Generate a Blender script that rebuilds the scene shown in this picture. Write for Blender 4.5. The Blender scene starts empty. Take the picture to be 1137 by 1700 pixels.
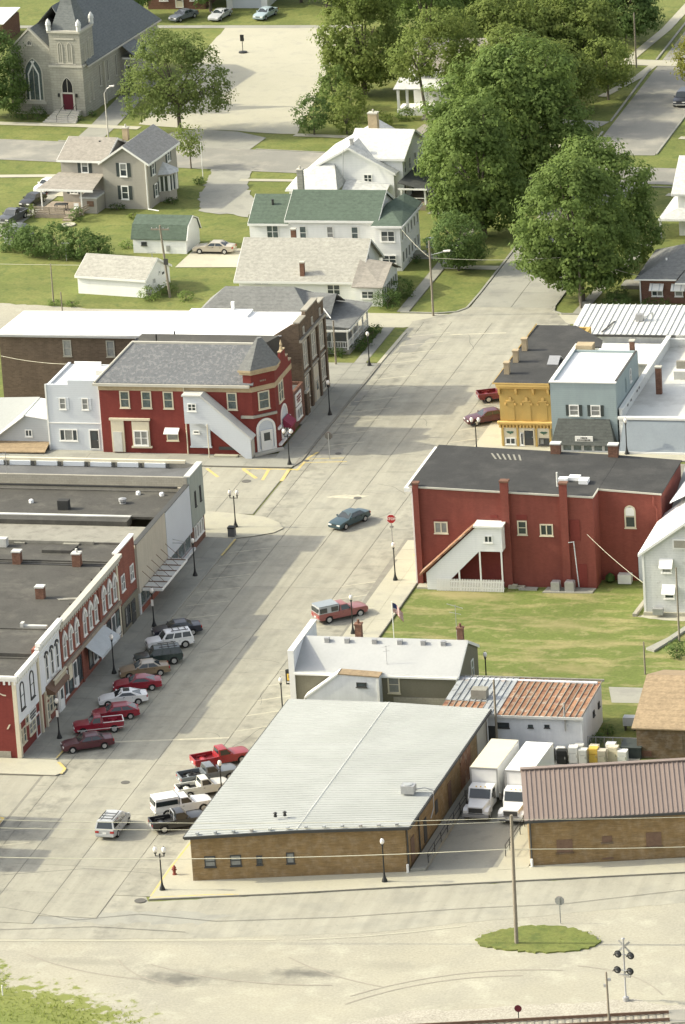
import bpy, bmesh, math, random
from mathutils import Vector, Matrix
S = bpy.context.scene
COL = S.collection
RNG = random.Random(7)
R = math.radians

# ------------------------------------------------------------------ camera, world, sun, exposure
# aerial telephoto: X runs along the cross streets, Y up the main street, origin where the view axis meets the ground
F_PX, PITCH, ROLL, YAW = 9000.0, math.atan(3000 / 9000.0), math.atan(0.065), R(15.5)
DIST = F_PX / 16.3
def _frame(v):
    ex = Vector((math.cos(YAW), -math.sin(YAW), 0)); ey = Vector((math.sin(YAW), math.cos(YAW), 0))
    return Vector((v.dot(ex), v.dot(ey), v.z))
_f = Vector((0, math.cos(PITCH), -math.sin(PITCH))); _r0 = Vector((1, 0, 0)); _d0 = -_r0.cross(_f)
_rt = math.cos(ROLL) * _r0 + math.sin(ROLL) * _d0; _dn = -math.sin(ROLL) * _r0 + math.cos(ROLL) * _d0
_f, _rt, _dn = _frame(_f), _frame(_rt), _frame(_dn)
cd = bpy.data.cameras.new('camera'); cam = bpy.data.objects.new('camera', cd); COL.objects.link(cam)
cam.matrix_world = Matrix.Translation(-_f * DIST) @ Matrix((_rt, -_dn, -_f)).transposed().to_4x4()
cd.sensor_fit = 'VERTICAL'; cd.sensor_height = 24.0; cd.lens = 24.0 * F_PX / 1700.0
cd.clip_start = 5; cd.clip_end = 9000
S.camera = cam

SUN_EL = R(33.5); SUN_AZ = Vector((-0.995, -0.096, 0)).normalized()
to_sun = SUN_AZ * math.cos(SUN_EL) + Vector((0, 0, math.sin(SUN_EL)))
W = bpy.data.worlds.new('World'); S.world = W; W.use_nodes = True
nt = W.node_tree; bg = nt.nodes['Background']
sky = nt.nodes.new('ShaderNodeTexSky'); sky.sky_type = 'NISHITA'; sky.sun_disc = False
sky.sun_elevation = SUN_EL; sky.sun_rotation = math.atan2(SUN_AZ.x, SUN_AZ.y) % (2 * math.pi)
sky.air_density = 1.0; sky.dust_density = 4.0; sky.ozone_density = 1.0
hs = nt.nodes.new('ShaderNodeHueSaturation'); hs.inputs['Saturation'].default_value = .40   # milky summer sky
nt.links.new(sky.outputs[0], hs.inputs['Color']); nt.links.new(hs.outputs[0], bg.inputs[0]); bg.inputs[1].default_value = 0.15
sl = bpy.data.lights.new('sun', 'SUN'); sl.energy = 2.25; sl.angle = R(0.6); sl.color = (1.0, 0.925, 0.70)
so = bpy.data.objects.new('sun', sl); COL.objects.link(so)
so.rotation_euler = to_sun.to_track_quat('Z', 'Y').to_euler(); so.location = (0, 0, 120)
S.view_settings.view_transform = 'Standard'; S.view_settings.look = 'None'
S.view_settings.gamma = 1.0; S.view_settings.use_curve_mapping = False
S.view_settings.exposure = 1.12
S.render.engine = 'CYCLES'

# ------------------------------------------------------------------ materials
MT = {}
def mat(name, col, rough=.8, var=.10, sc=.5, fine=.07, fsc=7.0, rand=0.0, spec=.3, metal=0.0, pat=None, psc=.2, pamt=.75,
        col2=None, msc=.3, mth=.5, msoft=.1, col3=None, m3sc=1.2, m3th=.6, bump=0.0, trans=0.0, coat=0.0, stains=(), stain_col=(.13, .125, .105), lane=0.0, aniso=False, wx=0.0, bands=()):
    """procedural surface: base colour, broad and fine variation, optional second/third colour in patches, optional course pattern"""
    if name in MT: return MT[name]
    m = bpy.data.materials.new(name); m.use_nodes = True; MT[name] = m
    N = m.node_tree.nodes; L = m.node_tree.links; b = N['Principled BSDF']
    b.inputs['Roughness'].default_value = rough; b.inputs['Metallic'].default_value = metal
    b.inputs['Specular IOR Level'].default_value = spec
    if coat: b.inputs['Coat Weight'].default_value = coat; b.inputs['Coat Roughness'].default_value = .08
    pos = N.new('ShaderNodeNewGeometry').outputs['Position']
    def noise(scale, det=4, vec=None, rough_=.6):
        n = N.new('ShaderNodeTexNoise'); n.inputs['Scale'].default_value = scale; n.inputs['Detail'].default_value = det
        n.inputs['Roughness'].default_value = rough_; L.new(vec or pos, n.inputs['Vector']); return n.outputs['Fac']
    def rng(v, a, b_, lo, hi):
        r = N.new('ShaderNodeMapRange'); L.new(v, r.inputs[0]); r.inputs[1].default_value = a; r.inputs[2].default_value = b_
        r.inputs[3].default_value = lo; r.inputs[4].default_value = hi; return r.outputs[0]
    def mixc(f, a, b_):
        x = N.new('ShaderNodeMix'); x.data_type = 'RGBA'; L.new(f, x.inputs[0])
        for v, i in ((a, 6), (b_, 7)):
            if isinstance(v, (tuple, list)): x.inputs[i].default_value = (*v[:3], 1)
            else: L.new(v, x.inputs[i])
        return x.outputs[2]
    def mul(c, f):
        x = N.new('ShaderNodeVectorMath'); x.operation = 'SCALE'
        if isinstance(c, (tuple, list)): x.inputs[0].default_value = c[:3]
        else: L.new(c, x.inputs[0])
        L.new(f, x.inputs['Scale']); return x.outputs[0]
    def M(op, a, b_=None):
        x = N.new('ShaderNodeMath'); x.operation = op
        for i, v in enumerate((a, b_)):
            if v is None: continue
            if isinstance(v, (int, float)): x.inputs[i].default_value = v
            else: L.new(v, x.inputs[i])
        return x.outputs[0]
    c = col
    hgt = None
    sep = N.new('ShaderNodeSeparateXYZ'); L.new(pos, sep.inputs[0]); X, Y, Z = sep.outputs
    if pat == 'brick':
        cmb = N.new('ShaderNodeCombineXYZ'); L.new(M('ADD', X, Y), cmb.inputs[0]); L.new(Z, cmb.inputs[1])
        t = N.new('ShaderNodeTexBrick'); L.new(cmb.outputs[0], t.inputs['Vector'])
        t.inputs['Scale'].default_value = 1.0; t.inputs['Brick Width'].default_value = psc * 2.6; t.inputs['Row Height'].default_value = psc
        t.inputs['Mortar Size'].default_value = psc * .08; t.inputs['Mortar Smooth'].default_value = .3
        t.inputs['Color1'].default_value = (*[v * pamt for v in col], 1); t.inputs['Color2'].default_value = (*[min(1, v * (2 - pamt)) for v in col], 1)
        mo = col2 or [v * 1.15 for v in col]
        t.inputs['Mortar'].default_value = (*mo[:3], 1); c = t.outputs['Color']; col2 = None
    p2 = None
    if aniso:
        an = N.new('ShaderNodeVectorMath'); an.operation = 'MULTIPLY'; L.new(pos, an.inputs[0]); an.inputs[1].default_value = (.5, 1.5, 1); p2 = an.outputs[0]
    if col2: c = mixc(rng(noise(msc, 5, p2), mth - msoft, mth + msoft, 0, 1), c, col2)
    if col3: c = mixc(rng(noise(m3sc, 5), m3th - .08, m3th + .08, 0, 1), c, col3)
    c = mul(c, rng(noise(sc, 5), .25, .75, 1 - var, 1 + var))
    if fine: c = mul(c, rng(noise(fsc, 3), .25, .75, 1 - fine, 1 + fine))
    if rand:
        oi = N.new('ShaderNodeObjectInfo'); c = mul(c, rng(oi.outputs['Random'], 0, 1, 1 - rand, 1 + rand))
    if pat == 'siding':
        fr = M('FRACT', M('DIVIDE', Z, psc)); c = mul(c, rng(fr, 0.02, .16, pamt, 1)); hgt = fr
    if pat == 'shingle':
        fr = M('FRACT', M('DIVIDE', Z, psc)); c = mul(c, rng(fr, 0.0, .35, pamt, 1))
        cmb = N.new('ShaderNodeCombineXYZ'); L.new(M('MULTIPLY', X, 2.2), cmb.inputs[0]); L.new(M('MULTIPLY', Y, 2.2), cmb.inputs[1]); L.new(M('MULTIPLY', Z, 5.0), cmb.inputs[2])
        c = mul(c, rng(noise(1.0, 2, cmb.outputs[0]), .3, .7, .85, 1.15))
    if pat == 'streak':
        cmb = N.new('ShaderNodeCombineXYZ'); L.new(M('MULTIPLY', X, 1.5), cmb.inputs[0]); L.new(M('MULTIPLY', Y, 1.5), cmb.inputs[1]); L.new(M('MULTIPLY', Z, .12), cmb.inputs[2])
        c = mul(c, rng(noise(1.2, 4, cmb.outputs[0]), .3, .7, pamt, 1.06))
    if pat == 'course':
        cmb = N.new('ShaderNodeCombineXYZ'); L.new(M('MULTIPLY', X, .9), cmb.inputs[0]); L.new(M('MULTIPLY', Y, .9), cmb.inputs[1]); L.new(M('MULTIPLY', Z, 7.0), cmb.inputs[2])
        c = mul(c, rng(noise(1.3, 3, cmb.outputs[0]), .3, .7, pamt, 2 - pamt))
    for x, y, rx, ry, amt, *cl in stains:
        dx, dy = M('DIVIDE', M('SUBTRACT', X, x), rx), M('DIVIDE', M('SUBTRACT', Y, y), ry)
        dd = M('ADD', M('SQRT', M('ADD', M('MULTIPLY', dx, dx), M('MULTIPLY', dy, dy))), M('MULTIPLY', M('SUBTRACT', noise(.9, 5), .5), 1.5))
        c = mixc(M('MULTIPLY', rng(dd, *((.88, 1.02) if cl and amt == 1 else (.25, 1.0)), 1, 0), amt), c, cl[0] if cl else stain_col)
    for x0, x1, amt in bands:
        inb = M('MULTIPLY', rng(X, x0 - .3, x0 + .4, 0, 1), rng(X, x1 - .4, x1 + .3, 1, 0)); bl = M('MULTIPLY', inb, rng(noise(.62, 4), .48, .64, 0, amt)); c = mixc(bl, c, (.15, .145, .12))
    if wx:
        cmb = N.new('ShaderNodeCombineXYZ'); L.new(M('MULTIPLY', X, 1.1), cmb.inputs[0]); L.new(M('MULTIPLY', Y, 1.1), cmb.inputs[1]); L.new(M('MULTIPLY', Z, .14), cmb.inputs[2])
        c = mul(c, rng(noise(1.4, 5, cmb.outputs[0]), .3, .7, 1 - wx, 1 + wx * .6))
    if lane:
        cmb = N.new('ShaderNodeCombineXYZ'); L.new(M('MULTIPLY', X, .9), cmb.inputs[0]); L.new(M('MULTIPLY', Y, .05), cmb.inputs[1])
        c = mul(c, rng(noise(1.0, 4, cmb.outputs[0]), .3, .7, 1 - lane, 1 + lane))
    if isinstance(c, (tuple, list)): b.inputs['Base Color'].default_value = (*c[:3], 1)
    else: L.new(c, b.inputs['Base Color'])
    if bump:
        bm_ = N.new('ShaderNodeBump'); bm_.inputs['Strength'].default_value = bump; bm_.inputs['Distance'].default_value = .05
        L.new(noise(fsc, 4), bm_.inputs['Height']); L.new(bm_.outputs[0], b.inputs['Normal'])
    if trans:
        tb = N.new('ShaderNodeBsdfTranslucent'); L.new(c, tb.inputs['Color']); ms = N.new('ShaderNodeMixShader'); ms.inputs[0].default_value = trans
        L.new(b.outputs[0], ms.inputs[1]); L.new(tb.outputs[0], ms.inputs[2]); L.new(ms.outputs[0], N['Material Output'].inputs[0])
    return m

# ground
mat('grass', (.122, .146, .034), .95, .16, .12, .20, 2.6, col2=(.165, .176, .048), msc=.22, mth=.52, msoft=.12, col3=(.092, .122, .029), m3sc=.7, m3th=.6, bump=.5)
mat('lawn_dry', (.120, .150, .034), .95, .14, .15, .20, 3.0, col2=(.25, .225, .095), msc=.30, mth=.56, msoft=.07, aniso=True, col3=(.22, .215, .085), m3sc=.7, m3th=.62, stains=[(19, -24.2, 6, 1.6, .7, (.27, .23, .105)), (29.5, -31.5, 4.5, 2.4, .5, (.25, .215, .10)), (33, -43, 5, 1.7, .5, (.26, .22, .10)), (25, -37.5, 9, .7, .45, (.26, .24, .10)), (35, -36, 3, 1.5, .4, (.26, .23, .10))], bump=.5)
mat('tall_grass', (.23, .27, .06), .9, .2, .5, .2, 4, trans=.3)
mat('concrete', (.315, .302, .238), .9, .06, .25, .05, 5, rand=.04, col2=(.275, .266, .214), msc=.35, mth=.56, msoft=.08, col3=(.235, .226, .185), m3sc=1.7, m3th=.68, lane=.10, bands=[(-8.3, -4.6, .5), (5.9, 9.2, .5), (-3.0, -1.0, .22), (1.6, 4.6, .22)])
mat('concrete_pale', (.395, .376, .285), .9, .06, .25, .05, 5, rand=.04, col2=(.345, .33, .26), msc=.5, mth=.58, msoft=.08)
mat('concrete_grey', (.285, .280, .232), .9, .08, .25, .05, 5, rand=.05, col2=(.25, .246, .208), msc=.4, mth=.56, msoft=.05)
mat('joint', (.215, .205, .168), .95, .15, 1.0, .1, 6)
mat('asphalt', (.225, .22, .188), .95, .08, .3, .07, 6, col2=(.30, .285, .235), msc=.2, mth=.55, msoft=.08)
mat('gravel', (.35, .33, .25), .95, .07, .14, .14, 4.5, col2=(.31, .295, .232), msc=.1, mth=.52, msoft=.12, col3=(.385, .37, .285), m3sc=.35, m3th=.6, bump=.3, stains=[(15.8, -117.2, 3.4, 1.4, .85), (17.0, -117.0, 1.0, .5, .9), (26.3, -114.8, 3.4, 1.3, .75), (26.0, -114.8, 1.1, .45, .9), (21, -116.2, 9, 2.4, .4), (33, -112.6, 4, 1.3, .2), (7, -114.5, 6, 1.0, .25), (0, -128.6, 15.5, 9.6, 1, (.185, .205, .055)), (-6, -118.6, 7.5, 5.2, 1, (.17, .195, .05)), (3, -127, 9, 4.5, .6, (.13, .165, .04))])
mat('ballast', (.36, .335, .27), .95, .12, .6, .32, 6, bump=.6)
mat('wet_dirt', (.16, .155, .13), .55, .25, .5, .1, 5)
mat('metal_grey', (.40, .405, .385), .6, .05, .3, .04, 4, col2=(.36, .365, .35), msc=.3)
mat('tyre_mark', (.29, .265, .21), .9, .1, 1)
mat('tar', (.12, .115, .10), .9, .15, 1)
mat('paint_yellow', (.58, .44, .13), .85, .10, .9, .1, 8, col2=(.44, .38, .22), msc=2.5, mth=.53, msoft=.12)
mat('paint_faded', (.50, .465, .34), .9, .08, .9, .08, 8, col2=(.37, .35, .275), msc=2.0, mth=.52, msoft=.15)
mat('gravel_dark', (.25, .235, .19), .95, .15, .4, .1, 5)
# walls
mat('brick_red_painted', (.205, .058, .042), .85, .07, .5, .06, 8, pat='brick', psc=.10, pamt=.93, col2=(.165, .045, .033), wx=.11)
mat('brick_red', (.215, .075, .050), .85, .10, .5, .07, 8, pat='brick', psc=.10, pamt=.86, col2=(.23, .10, .072), wx=.11)
mat('brick_crimson', (.180, .036, .028), .85, .06, .5, .05, 8, pat='brick', psc=.10, pamt=.94, col2=(.16, .036, .028), wx=.11)
mat('brick_dark', (.115, .084, .056), .9, .09, .6, .07, 8, pat='brick', psc=.16, pamt=.84, col2=(.135, .105, .075), wx=.11)
mat('brick_brown', (.235, .158, .072), .9, .10, .5, .07, 8, pat='course', pamt=.80, col2=(.275, .20, .11), msc=1.6, mth=.55, wx=.08)
mat('brick_brown_old', (.15, .105, .06), .9, .10, .5, .07, 8, pat='course', pamt=.76, col2=(.20, .16, .115), msc=1.6, mth=.55, wx=.08)
mat('brick_house', (.150, .075, .050), .9, .1, .5, .07, 8, pat='brick', psc=.12, pamt=.84, col2=(.2, .13, .1))
mat('chimney_brick', (.16, .085, .055), .9, .2, 1.5, .15, 8, pat='brick', psc=.10, pamt=.8)
mat('chimney_tan', (.40, .32, .20), .9, .15, 1.5, .1, 8)
mat('stone_grey', (.345, .335, .275), .9, .08, .4, .07, 8, pat='brick', psc=.34, pamt=.94, col2=(.27, .26, .215), wx=.05)
mat('stone_trim', (.47, .45, .375), .85, .07, 1, .05, 8)
mat('stucco', (.205, .19, .135), .95, .14, .5, .08, 6, col2=(.17, .16, .115), msc=.5, mth=.5, msoft=.12, wx=.05)
mat('white_siding', (.78, .78, .74), .7, .04, .3, .02, 6, pat='siding', psc=.22, pamt=.86, wx=.05)
mat('white_paint', (.74, .735, .68), .65, .04, .4, .03, 6)
mat('white_wall', (.66, .675, .67), .8, .05, .3, .04, 5, pat='streak', pamt=.93, wx=.05)
mat('white_old', (.62, .625, .585), .8, .07, .5, .06, 5, pat='siding', psc=.25, pamt=.82, col3=(.42, .41, .37), m3sc=1.6, m3th=.69, wx=.05)
mat('cream_paint', (.60, .545, .40), .75, .06, .5, .05, 6)
mat('grey_siding', (.43, .445, .44), .75, .05, .4, .03, 6, pat='siding', psc=.25, pamt=.86)
mat('taupe_siding', (.335, .315, .265), .75, .05, .4, .03, 6, pat='siding', psc=.2, pamt=.87, wx=.05)
mat('pale_siding', (.54, .57, .585), .75, .04, .4, .03, 6, pat='siding', psc=.22, pamt=.88)
mat('green_grey_wall', (.30, .33, .285), .85, .07, .5, .05, 6, pat='streak', pamt=.9, wx=.05)
mat('beige_wall', (.46, .42, .33), .85, .06, .5, .05, 6, pat='streak', pamt=.93, wx=.05)
mat('blue_siding', (.285, .345, .342), .75, .05, .4, .03, 6, pat='siding', psc=.22, pamt=.87, wx=.05)
mat('blue_grey_wall', (.27, .305, .325), .85, .08, .5, .05, 6)
mat('ochre_wall', (.46, .315, .10), .8, .06, .5, .04, 6, wx=.05)
mat('ochre_trim', (.62, .42, .14), .75, .06, .7, .04, 6)
mat('block_wall', (.33, .31, .25), .9, .1, .5, .07, 6, pat='brick', psc=.2, pamt=.95, col2=(.27, .25, .2))
# roofs
mat('roof_black', (.042, .042, .039), .9, .14, .5, .15, 6, col2=(.058, .057, .052), msc=.35, mth=.56, msoft=.08)
mat('roof_tar', (.070, .067, .057), .9, .18, .35, .15, 5, col2=(.105, .10, .083), msc=.3, mth=.58, msoft=.08, col3=(.062, .058, .05), m3sc=.9, m3th=.62)
mat('roof_grey_flat', (.112, .113, .110), .9, .12, .3, .1, 5, col2=(.135, .136, .13), msc=.25, mth=.52)
mat('roof_tan_flat', (.26, .25, .205), .9, .1, .5, .08, 5, col2=(.19, .18, .148), msc=.8, mth=.60)
mat('roof_white', (.80, .80, .77), .6, .03, .2, .03, 4, col2=(.70, .695, .65), msc=.3, mth=.58)
mat('roof_white_dirty', (.56, .56, .51), .7, .06, .3, .04, 4, col2=(.44, .435, .39), msc=.22, mth=.57, msoft=.08)
mat('slate', (.135, .14, .142), .85, .06, .3, .26, 3.6, col2=(.195, .196, .192), msc=2.6, mth=.54, msoft=.05, col3=(.085, .093, .097), m3sc=3.6, m3th=.58)
mat('shingle_grey', (.175, .178, .165), .9, .08, .3, .1, 6, pat='shingle', psc=.3, pamt=.9)
mat('shingle_slateblue', (.15, .162, .156), .9, .07, .3, .08, 6, pat='shingle', psc=.3, pamt=.9)
mat('shingle_dark', (.075, .078, .072), .9, .10, .3, .1, 6, pat='shingle', psc=.3, pamt=.88)
mat('shingle_mid', (.29, .28, .25), .9, .06, .3, .07, 6, pat='shingle', psc=.3, pamt=.93)
mat('weeds', (.21, .225, .065), .95, .2, .4, .2, 3, col2=(.28, .27, .11), msc=.5, mth=.55, bump=.4)
mat('shingle_green', (.082, .112, .082), .9, .08, .3, .1, 6, pat='shingle', psc=.3, pamt=.9)
mat('shingle_greige', (.335, .325, .275), .9, .06, .3, .07, 6, pat='shingle', psc=.3, pamt=.93)
mat('shingle_taupe', (.275, .252, .21), .9, .06, .3, .07, 6, pat='shingle', psc=.3, pamt=.93)
mat('shingle_pale', (.50, .505, .475), .85, .05, .3, .05, 6, pat='shingle', psc=.35, pamt=.95)
mat('shingle_brown', (.30, .225, .135), .9, .09, .4, .14, 4, pat='shingle', psc=.25, pamt=.85)
mat('metal_pale', (.365, .375, .345), .55, .05, .3, .04, 5, rand=.015, col2=(.335, .345, .315), msc=.18, mth=.55)
mat('metal_white', (.56, .565, .53), .5, .04, .3, .04, 5, rand=.05)
mat('metal_brown', (.235, .185, .155), .55, .05, .4, .03, 5, rand=.03)
mat('metal_rust', (.27, .145, .080), .8, .25, .7, .2, 5, rand=.22, col2=(.40, .34, .26), msc=.8, mth=.60, msoft=.08, col3=(.17, .075, .045), m3sc=1.5, m3th=.58)
mat('metal_galv', (.32, .335, .33), .55, .12, .6, .08, 5, rand=.10, col2=(.17, .17, .16), msc=1.3, mth=.60, msoft=.06, col3=(.40, .25, .16), m3sc=.5, m3th=.66)
# small things
mat('glass', (.045, .055, .058), .12, .15, 1.5, 0, spec=.6)
mat('glass_blind', (.23, .235, .215), .25, .25, 2.5, .05, 6, spec=.5)
mat('glass_teal', (.09, .115, .11), .15, .4, 3, .1, 6, spec=.5)
mat('car_glass', (.025, .032, .034), .08, .1, 2, 0, spec=.7)
mat('black_metal', (.025, .026, .024), .5, .1, 2)
mat('dark_void', (.02, .02, .019), .95, .05, 2)
mat('dark_trim', (.06, .06, .055), .7, .1, 2)
mat('shutter_dark', (.045, .055, .050), .7, .08, 2)
mat('steel', (.40, .40, .39), .45, .08, 3, metal=.5)
mat('globe', (.80, .76, .68), .4, .05, 3)
mat('wood_pole', (.235, .205, .155), .9, .12, 3, .15, 9)
mat('wood_deck', (.27, .225, .17), .9, .15, 1.5, .1, 8)
mat('rust_steel', (.16, .10, .065), .7, .2, 3)
mat('red_sign', (.38, .028, .03), .5, .05, 3)
mat('sign_back', (.30, .30, .28), .6, .1, 3)
mat('dark_red', (.085, .010, .018), .7, .08, 2)
mat('awning_maroon', (.24, .04, .07), .8, .1, 2)
mat('awning_grey', (.44, .47, .47), .8, .08, 1)
mat('mansard', (.088, .095, .085), .9, .14, 1.2, .14, 6, pat='shingle', psc=.3, pamt=.8)
mat('hydrant_red', (.20, .05, .035), .6, .1, 3)
mat('tyre', (.022, .022, .022), .85, .1, 3)
mat('rim', (.50, .50, .48), .35, .08, 5, metal=.5)
mat('chrome', (.55, .55, .53), .25, .05, 4, metal=.7)
mat('lamp_lens', (.75, .74, .68), .2, .05, 4)
mat('tail_lens', (.35, .03, .025), .25, .05, 4)
mat('cable', (.50, .48, .36), .6, .05, 2)
mat('cable_dark', (.12, .12, .11), .6, .05, 2)
mat('sign_yellow', (.62, .42, .08), .6, .05, 3)
mat('flag_red', (.36, .045, .05), .8, .08, 5)
mat('flag_white', (.70, .68, .62), .8, .05, 5)
mat('flag_blue', (.035, .045, .12), .8, .08, 5)
mat('plastic_green', (.06, .12, .08), .6, .1, 3)
mat('bark', (.115, .098, .075), .95, .2, 2, .15, 9)
def leafmat(name, c, c2):
    return mat(name, c, .75, .14, .3, .12, 3.2, col2=c2, msc=.45, mth=.52, msoft=.14, spec=.15, trans=.5)
leafmat('leaf_maple', (.145, .21, .058), (.185, .25, .068))
leafmat('leaf_dark', (.12, .185, .058), (.15, .215, .066))
leafmat('leaf_light', (.205, .25, .066), (.165, .22, .058))
leafmat('leaf_yellow', (.24, .235, .055), (.175, .195, .05))
leafmat('leaf_mid', (.19, .235, .072), (.15, .205, .064))
leafmat('leaf_plum', (.075, .040, .038), (.060, .050, .040))
leafmat('leaf_shrub', (.085, .14, .042), (.115, .165, .048))
for nm, c in dict(maroon=(.075, .014, .022), red=(.30, .018, .022), crimson=(.25, .014, .028), white=(.74, .74, .71), gold=(.235, .175, .105), darkgreen=(.022, .038, .034),
                  midnight=(.022, .025, .035), teal=(.030, .062, .072), silver=(.42, .43, .42), faded_red=(.27, .085, .075), charcoal=(.075, .08, .085),
                  black=(.022, .022, .022), beige=(.40, .36, .285), offwhite=(.62, .61, .53), slate=(.14, .155, .16), darkred=(.15, .018, .022), skyblue=(.30, .37, .38)).items():
    mat('paint_' + nm, c, .32, .05, 1.5, 0, spec=.5, coat=.35)

# ------------------------------------------------------------------ mesh builder and tagging
class MB:
    def __init__(s): s.v = []; s.f = []; s.m = []
    def add(s, vs, fs, m=0):
        o = len(s.v); s.v += [tuple(v) for v in vs]; s.f += [tuple(i + o for i in f) for f in fs]; s.m += [m] * len(fs); return s
    def poly(s, pts, m=0): return s.add(pts, [range(len(pts))], m)
    def box(s, x0, y0, z0, x1, y1, z1, m=0):
        vs = [(x, y, z) for z in (z0, z1) for y in (y0, y1) for x in (x0, x1)]
        return s.add(vs, [(0, 2, 3, 1), (4, 5, 7, 6), (0, 1, 5, 4), (2, 6, 7, 3), (0, 4, 6, 2), (1, 3, 7, 5)], m)
    def ext(s, pts, vec, m=0):
        n = len(pts); v = Vector(vec); P = [Vector(p) for p in pts]
        return s.add(P + [p + v for p in P], [tuple(range(n))[::-1], tuple(range(n, 2 * n))] + [(i, (i + 1) % n, (i + 1) % n + n, i + n) for i in range(n)], m)
    def prism(s, pts, z0, z1, m=0): return s.ext([(p[0], p[1], z0) for p in pts], (0, 0, z1 - z0), m)
    def tube(s, a, b, r0, r1=None, n=8, m=0, cap=True):
        a = Vector(a); b = Vector(b); r1 = r0 if r1 is None else r1; d = (b - a).normalized()
        u = d.orthogonal().normalized(); w = d.cross(u); vs = []
        for c, r in ((a, r0), (b, r1)):
            vs += [c + (u * math.cos(2 * math.pi * i / n) + w * math.sin(2 * math.pi * i / n)) * r for i in range(n)]
        fs = [(i, (i + 1) % n, (i + 1) % n + n, i + n) for i in range(n)]
        if cap: fs += [tuple(range(n))[::-1], tuple(range(n, 2 * n))]
        return s.add(vs, fs, m)
    def path(s, pts, r, n=6, m=0):
        for a, b in zip(pts, pts[1:]): s.tube(a, b, r, r, n, m)
        return s
    def lathe(s, prof, n=12, x=0, y=0, m=0):
        vs = [(x + r * math.cos(2 * math.pi * i / n), y + r * math.sin(2 * math.pi * i / n), z) for r, z in prof for i in range(n)]
        fs = [(k * n + i, k * n + (i + 1) % n, (k + 1) * n + (i + 1) % n, (k + 1) * n + i) for k in range(len(prof) - 1) for i in range(n)]
        return s.add(vs, fs + [tuple(range(n))[::-1], tuple(range((len(prof) - 1) * n, len(prof) * n))], m)
    def mesh(s, name, mats, smooth=None):
        me = bpy.data.meshes.new(name); me.from_pydata(s.v, [], s.f)
        if isinstance(mats, str): mats = [mats]
        for k in mats: me.materials.append(MT[k])
        if len(mats) > 1: me.polygons.foreach_set('material_index', s.m)
        me.update()
        if smooth:
            me.polygons.foreach_set('use_smooth', [True] * len(me.polygons)); me.set_sharp_from_angle(angle=R(smooth))
        return me
def link(name, me, parent=None, loc=(0, 0, 0), rz=0):
    o = bpy.data.objects.new(name, me); COL.objects.link(o); o.location = loc; o.rotation_euler = (0, 0, rz)
    if parent is not None: o.parent = parent
    return o
WORLD_ORG = {}
def part(T, name, mb, mats, smooth=None, label=None, kind=None):
    """one part of thing T; a thing made with world=True takes world coordinates"""
    org = WORLD_ORG.get(T.name)
    if org is not None: mb.v = [(a - org[0], b - org[1], c - org[2]) for a, b, c in mb.v]
    o = link(name, mb.mesh(name, mats, smooth), T)
    if org is not None: WORLD_ORG[o.name] = org
    if label: o['label'] = label
    if kind: o['kind'] = kind
    return o
def tag(o, label, cat, group=None):
    o['label'] = label; o['category'] = cat
    if group: o['group'] = group
    return o
def thing(name, label, cat, x, y, z=0, rz=0, group=None, world=False):
    o = bpy.data.objects.new(name, None); COL.objects.link(o); o.empty_display_size = .5
    o.location = (x, y, z); o.rotation_euler = (0, 0, rz); tag(o, label, cat, group)
    if world: WORLD_ORG[o.name] = (x, y, z)
    return o
def solo(name, mb, mats, label, cat, group=None, smooth=None, loc=(0, 0, 0), rz=0):
    return tag(link(name, mb.mesh(name, mats, smooth), None, loc, rz), label, cat, group)
def struct(name, mb, mats, parent=None):
    o = link(name, mb.mesh(name, mats), parent); o['kind'] = 'structure'; return o
def sheet(name, pts, z, m, parent=None): return struct(name, MB().poly([(p[0], p[1], z) for p in pts]), m, parent)
def jag(pts, amp=.3, step=1.2, rng=None):
    rng = rng or random.Random(3); out = []
    for a, b in zip(pts, pts[1:] + pts[:1]):
        n = max(1, int(math.dist(a, b) / step))
        for i in range(n):
            t = i / n; j = 0 if i == 0 and amp < .2 else amp
            out.append((a[0] + (b[0] - a[0]) * t + rng.uniform(-j, j), a[1] + (b[1] - a[1]) * t + rng.uniform(-j, j)))
    return out
def lerp(a, b, t): return tuple(x + (y - x) * t for x, y in zip(a, b))
CACHE = {}
def cached(key, fn):
    if key not in CACHE: CACHE[key] = fn()
    return CACHE[key]
FACE = {'S': 0, 'E': R(90), 'N': R(180), 'W': R(-90)}
def place(T, name, me, x, y, z, face):
    """child of a building at a wall position, world or local coordinates as the thing has them"""
    org = WORLD_ORG.get(T.name, (0, 0, 0))
    return link(name, me, T, (x - org[0], y - org[1], z - org[2]), FACE[face] if isinstance(face, str) else face)

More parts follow.
